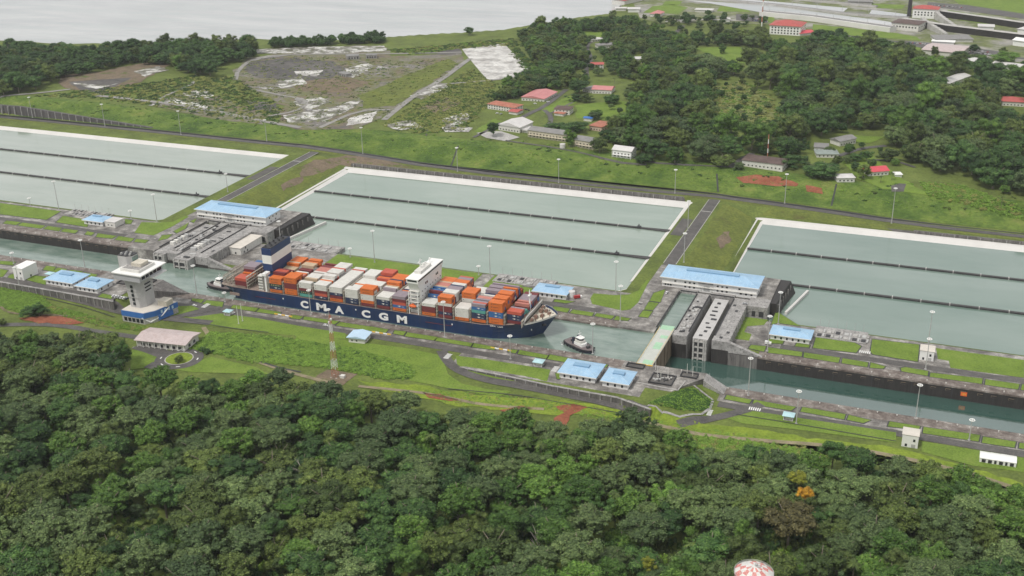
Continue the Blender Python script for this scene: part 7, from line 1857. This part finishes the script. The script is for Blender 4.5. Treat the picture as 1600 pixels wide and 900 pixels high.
# single trees in the village and on the banks
ST_ = [((1283, 276), 17, 13, 10, 'great round dark tree on the bank top'), ((1126, 258), 11, 10, 6, 'spreading olive tree at the top of the bank'), ((905, 146), 11, 12, 1, 'broad dark tree above the pink roofed building'), ((956, 162), 10, 11, 10, 'round dark tree right of the pink roofed house'), ((985, 155), 8, 9, 8, 'round tree at the edge of the village lawn'), ((900, 158), 8, 7, 7, 'small dark tree below the grey roofed wing'), ((918, 160), 7, 7, 5, 'small olive tree below the grey roofed wing'),
       ((868, 205), 10, 9, 3, 'dark layered tree behind the cream barracks'), ((890, 208), 11, 9, 7, 'ragged dark tree behind the cream barracks'), ((905, 206), 9, 8, 1, 'dark tree left of the half built house'), ((890, 228), 6, 10, 11, 'tall tree between the barracks and short block'), ((937, 238), 8, 9, 2, 'pale tree right of the short cream block'), ((1007, 254), 9, 9, 10, 'dark tree right of the white gabled house'), ((930, 185), 6, 8, 4, 'thin ragged tree on the village lawn'), ((1006, 182), 7, 6, 5, 'small bushy tree on the village lawn'),
       ((1020, 148), 4, 8, 11, 'slim tree on the far village lawn'), ((733, 55), 7, 9, 1, 'lone tree on the lake shore'), ((1105, 92), 8, 8, 10, 'dark round tree on the upper meadow'), ((1128, 84), 5, 8, 11, 'pointed small tree on the upper meadow'), ((1074, 36), 10, 11, 1, 'dark tree beside the road to the old locks'), ((1108, 32), 11, 9, 10, 'wide dark tree in the old lock yard'), ((1048, 40), 8, 9, 2, 'pale tree at the head of the village road'),
       ((1336, 252), 7, 8, 3, 'dark tree behind the bright pinkish red roof'), ((1386, 252), 9, 9, 5, 'olive tree beside the far lawn'), ((1348, 280), 6, 8, 2, 'grey green tree left of the pinkish red roof'), ((1240, 262), 10, 11, 7, 'dark tree right of the brown roofed house'), ((1500, 96), 11, 10, 1, 'dark tree before the rose warehouse'), ((1535, 106), 12, 13, 10, 'big dark tree between the pale sheds'), ((1572, 102), 15, 10, 11, 'wide green tree right of the car park'), ((1155, 265), 5, 5, 8, 'small tree left of the brown roofed house'),
       ((50, 492), 9, 8, 7, 'dark bushy tree beside the red earth ditch'), ((62, 494), 8, 8, 1, 'second dark bushy tree beside the red earth ditch'), ((3, 508), 5, 5, 5, 'small bush tree at the left edge by track'), ((280, 567), 4, 4, 2, 'low bush on the roundabout island'), ((316, 548), 4, 3.5, 10, 'low round bush right of the pavilion'), ((325, 552), 4, 3.5, 7, 'second low bush right of the pavilion'), ((283, 110), 9, 13, 11, 'tall dark tree standing by the brown field')]
for (p, r, h, k, lab) in ST_:
    x, y, z = on(*p)
    if y > 1100: r, h = r * 1.45, h * 1.35
    tree('broadleaf_tree', lab, (x, y, z), r, h * 0.62, None, p[0], CROWN_ME[k], None, h * 0.15)
vp = []
for p, hh in (((1564, 325), 13), ((1199 + 50, 236), 12), ((1325, 240), 12), ((1358, 262), 9), ((960, 132), 10), ((1020, 150), 9), ((858, 230 - 30), 9), ((1393, 282), 9), ((1376, 286), 8)):
    x, y, z = on(*p)
    o = thing('palm_tree', 'slender palm tree in the village grounds', 'tree', (x, y, z), p[0], 'palms in the village')
    put('fronds', PALM_ME, o, (0, 0, hh), scale=(4.2, 4.2, 4.2)); put('trunk', TALL_TRUNK_ME, o, scale=(5, 5, hh)); vp.append(o)
tell_apart(vp)
# weeds, reeds and scrub, one mass for each patch
def brush(label, px, rmin, rmax, tries, picks, seed, flat=0.9, poly=None, gap=0.5):
    g = np.random.default_rng(seed)
    x, y, r = scatter_in(poly or xy(px), rmin, rmax, 1.2, tries, g, gap)
    gn_scatter('scrub', label, 'scrub', BUSH_SRC, np.stack([x, y, hg(x, y) - r * 0.12], 1), np.stack([r, r, r * flat], 1), np.stack([x * 0, x * 0, g.uniform(0, 6.28, len(x))], 1), g.choice(picks, len(x)))
brush('tall green weeds below the hull between mast and lawn', [(300, 545), (330, 520), (440, 528), (560, 548), (640, 572), (645, 590), (600, 592), (545, 580), (500, 572), (400, 566)], 1.5, 3.0, 14000, [0, 0, 1, 0, 1, 2], 51, 0.6, gap=0.34)
brush('weeds on the triangular slope near the gate', None, 0.8, 1.5, 4000, [0, 1, 5], 52, 0.5, [(p[0], p[1]) for p in tri])
brush('weeds left of the red earth ditch', [(0, 450), (60, 462), (80, 478), (40, 490), (0, 478)], 1.5, 2.6, 4000, [0, 1], 53, 0.6, gap=0.36)
brush('weed strip beside the service road', [(80, 478), (180, 505), (260, 516), (250, 522), (150, 508), (80, 488)], 1.2, 2.2, 2500, [0, 1, 4], 54, 0.7)
brush('bright verge weeds along the forest edge', [(640, 610), (760, 616), (850, 622), (1000, 650), (1110, 672), (1200, 684), (1300, 700), (1480, 728), (1600, 770), (1600, 790), (1480, 745), (1300, 712), (1100, 690), (1000, 665), (850, 640), (700, 632)], 0.9, 1.9, 5000, [0, 1, 0, 4], 55, 0.5)
brush('pale reeds at the right forest edge', [(1060, 680), (1160, 690), (1270, 705), (1290, 718), (1200, 712), (1130, 712), (1080, 698)], 1.6, 3.2, 5000, [0, 1, 4, 1], 56, 0.7, gap=0.36)
brush('weeds on the long grassy bank', None, 0.6, 1.7, 7000, [0, 1, 1, 0], 57, 0.4, [(-1390, 1196), (-1000, 1198), (-700, 1200), (-400, 1200), (-150, 1206), (0, 1206), (200, 1204), (200, 1232), (0, 1242), (-150, 1250), (-400, 1248), (-700, 1258), (-1000, 1244), (-1390, 1240)])
brush('dark bushes dotted over the grassy bank', None, 1.0, 3.4, 420, [5, 2, 3, 1], 67, 0.55, [(-1390, 1200), (-700, 1204), (-150, 1208), (200, 1206), (200, 1240), (0, 1262), (-150, 1275), (-400, 1270), (-700, 1275), (-1390, 1262)], gap=1.0)
brush('scrub over the disused yard', [(365, 110), (395, 92), (480, 88), (600, 95), (715, 92), (720, 104), (600, 190), (500, 200), (440, 190), (445, 165), (380, 135)], 1.0, 3.0, 3600, [3, 3, 4, 4, 2], 58, 0.6)
brush('scrub in front of the yard and lake', [(600, 78), (700, 70), (800, 60), (815, 72), (725, 76), (640, 86)], 1.6, 4, 2500, [1, 3, 4, 5], 59, 0.6)
brush('scrub between the yard roads and the village', [(600, 196), (735, 108), (775, 132), (765, 165), (725, 203), (660, 210)], 1.2, 3.8, 3800, [2, 3, 3, 4, 4], 60, 0.6)
brush('scrub left of the yards', [(60, 150), (230, 130), (300, 118), (365, 120), (440, 170), (430, 196), (330, 182), (200, 158), (100, 152)], 1.2, 4.4, 4200, [2, 3, 3, 4, 4, 5], 61, 0.6)
brush('yellow green scrub in the wood clearing', [(1110, 140), (1160, 125), (1205, 150), (1222, 190), (1170, 208), (1120, 195)], 1.5, 4.2, 2600, [4, 4, 1, 3, 2], 62, 0.7, gap=0.6)
wood('scattered_trees', 'small trees dotted over the wood clearing', [(1105, 145), (1160, 122), (1210, 150), (1228, 195), (1170, 212), (1115, 200)], 3, 6, 60, 66, gap=1.6)
brush('scrub at the foot of the right wood', [(1440, 285), (1500, 290), (1560, 312), (1600, 326), (1600, 345), (1520, 322), (1450, 305)], 1.6, 3.6, 3500, [1, 1, 4, 0], 63, 0.7)
brush('scrub on the slope behind the pale yard', [(800, 68), (832, 98), (850, 118), (830, 124), (800, 85)], 2, 5, 1500, [2, 3, 5], 64, 0.7)

# ------------------------------------------------------------------ haze
hz = MB().box(-9400, 7400, -2900, 11400, -48, 470)
ho = tag(hz.build('haze', []), 'thin pale haze over the whole valley', 'haze', kind='stuff')
hm = bpy.data.materials.new('haze'); hm.use_nodes = True
hn = hm.node_tree; hn.nodes.clear()
out = hn.nodes.new('ShaderNodeOutputMaterial'); pv = hn.nodes.new('ShaderNodeVolumePrincipled')
pv.inputs['Color'].default_value = (0.92, 0.95, 1.0, 1); pv.inputs['Density'].default_value = 0.00004; pv.inputs['Anisotropy'].default_value = 0.2
hn.links.new(pv.outputs[0], out.inputs['Volume'])
ho.data.materials.clear(); ho.data.materials.append(hm)
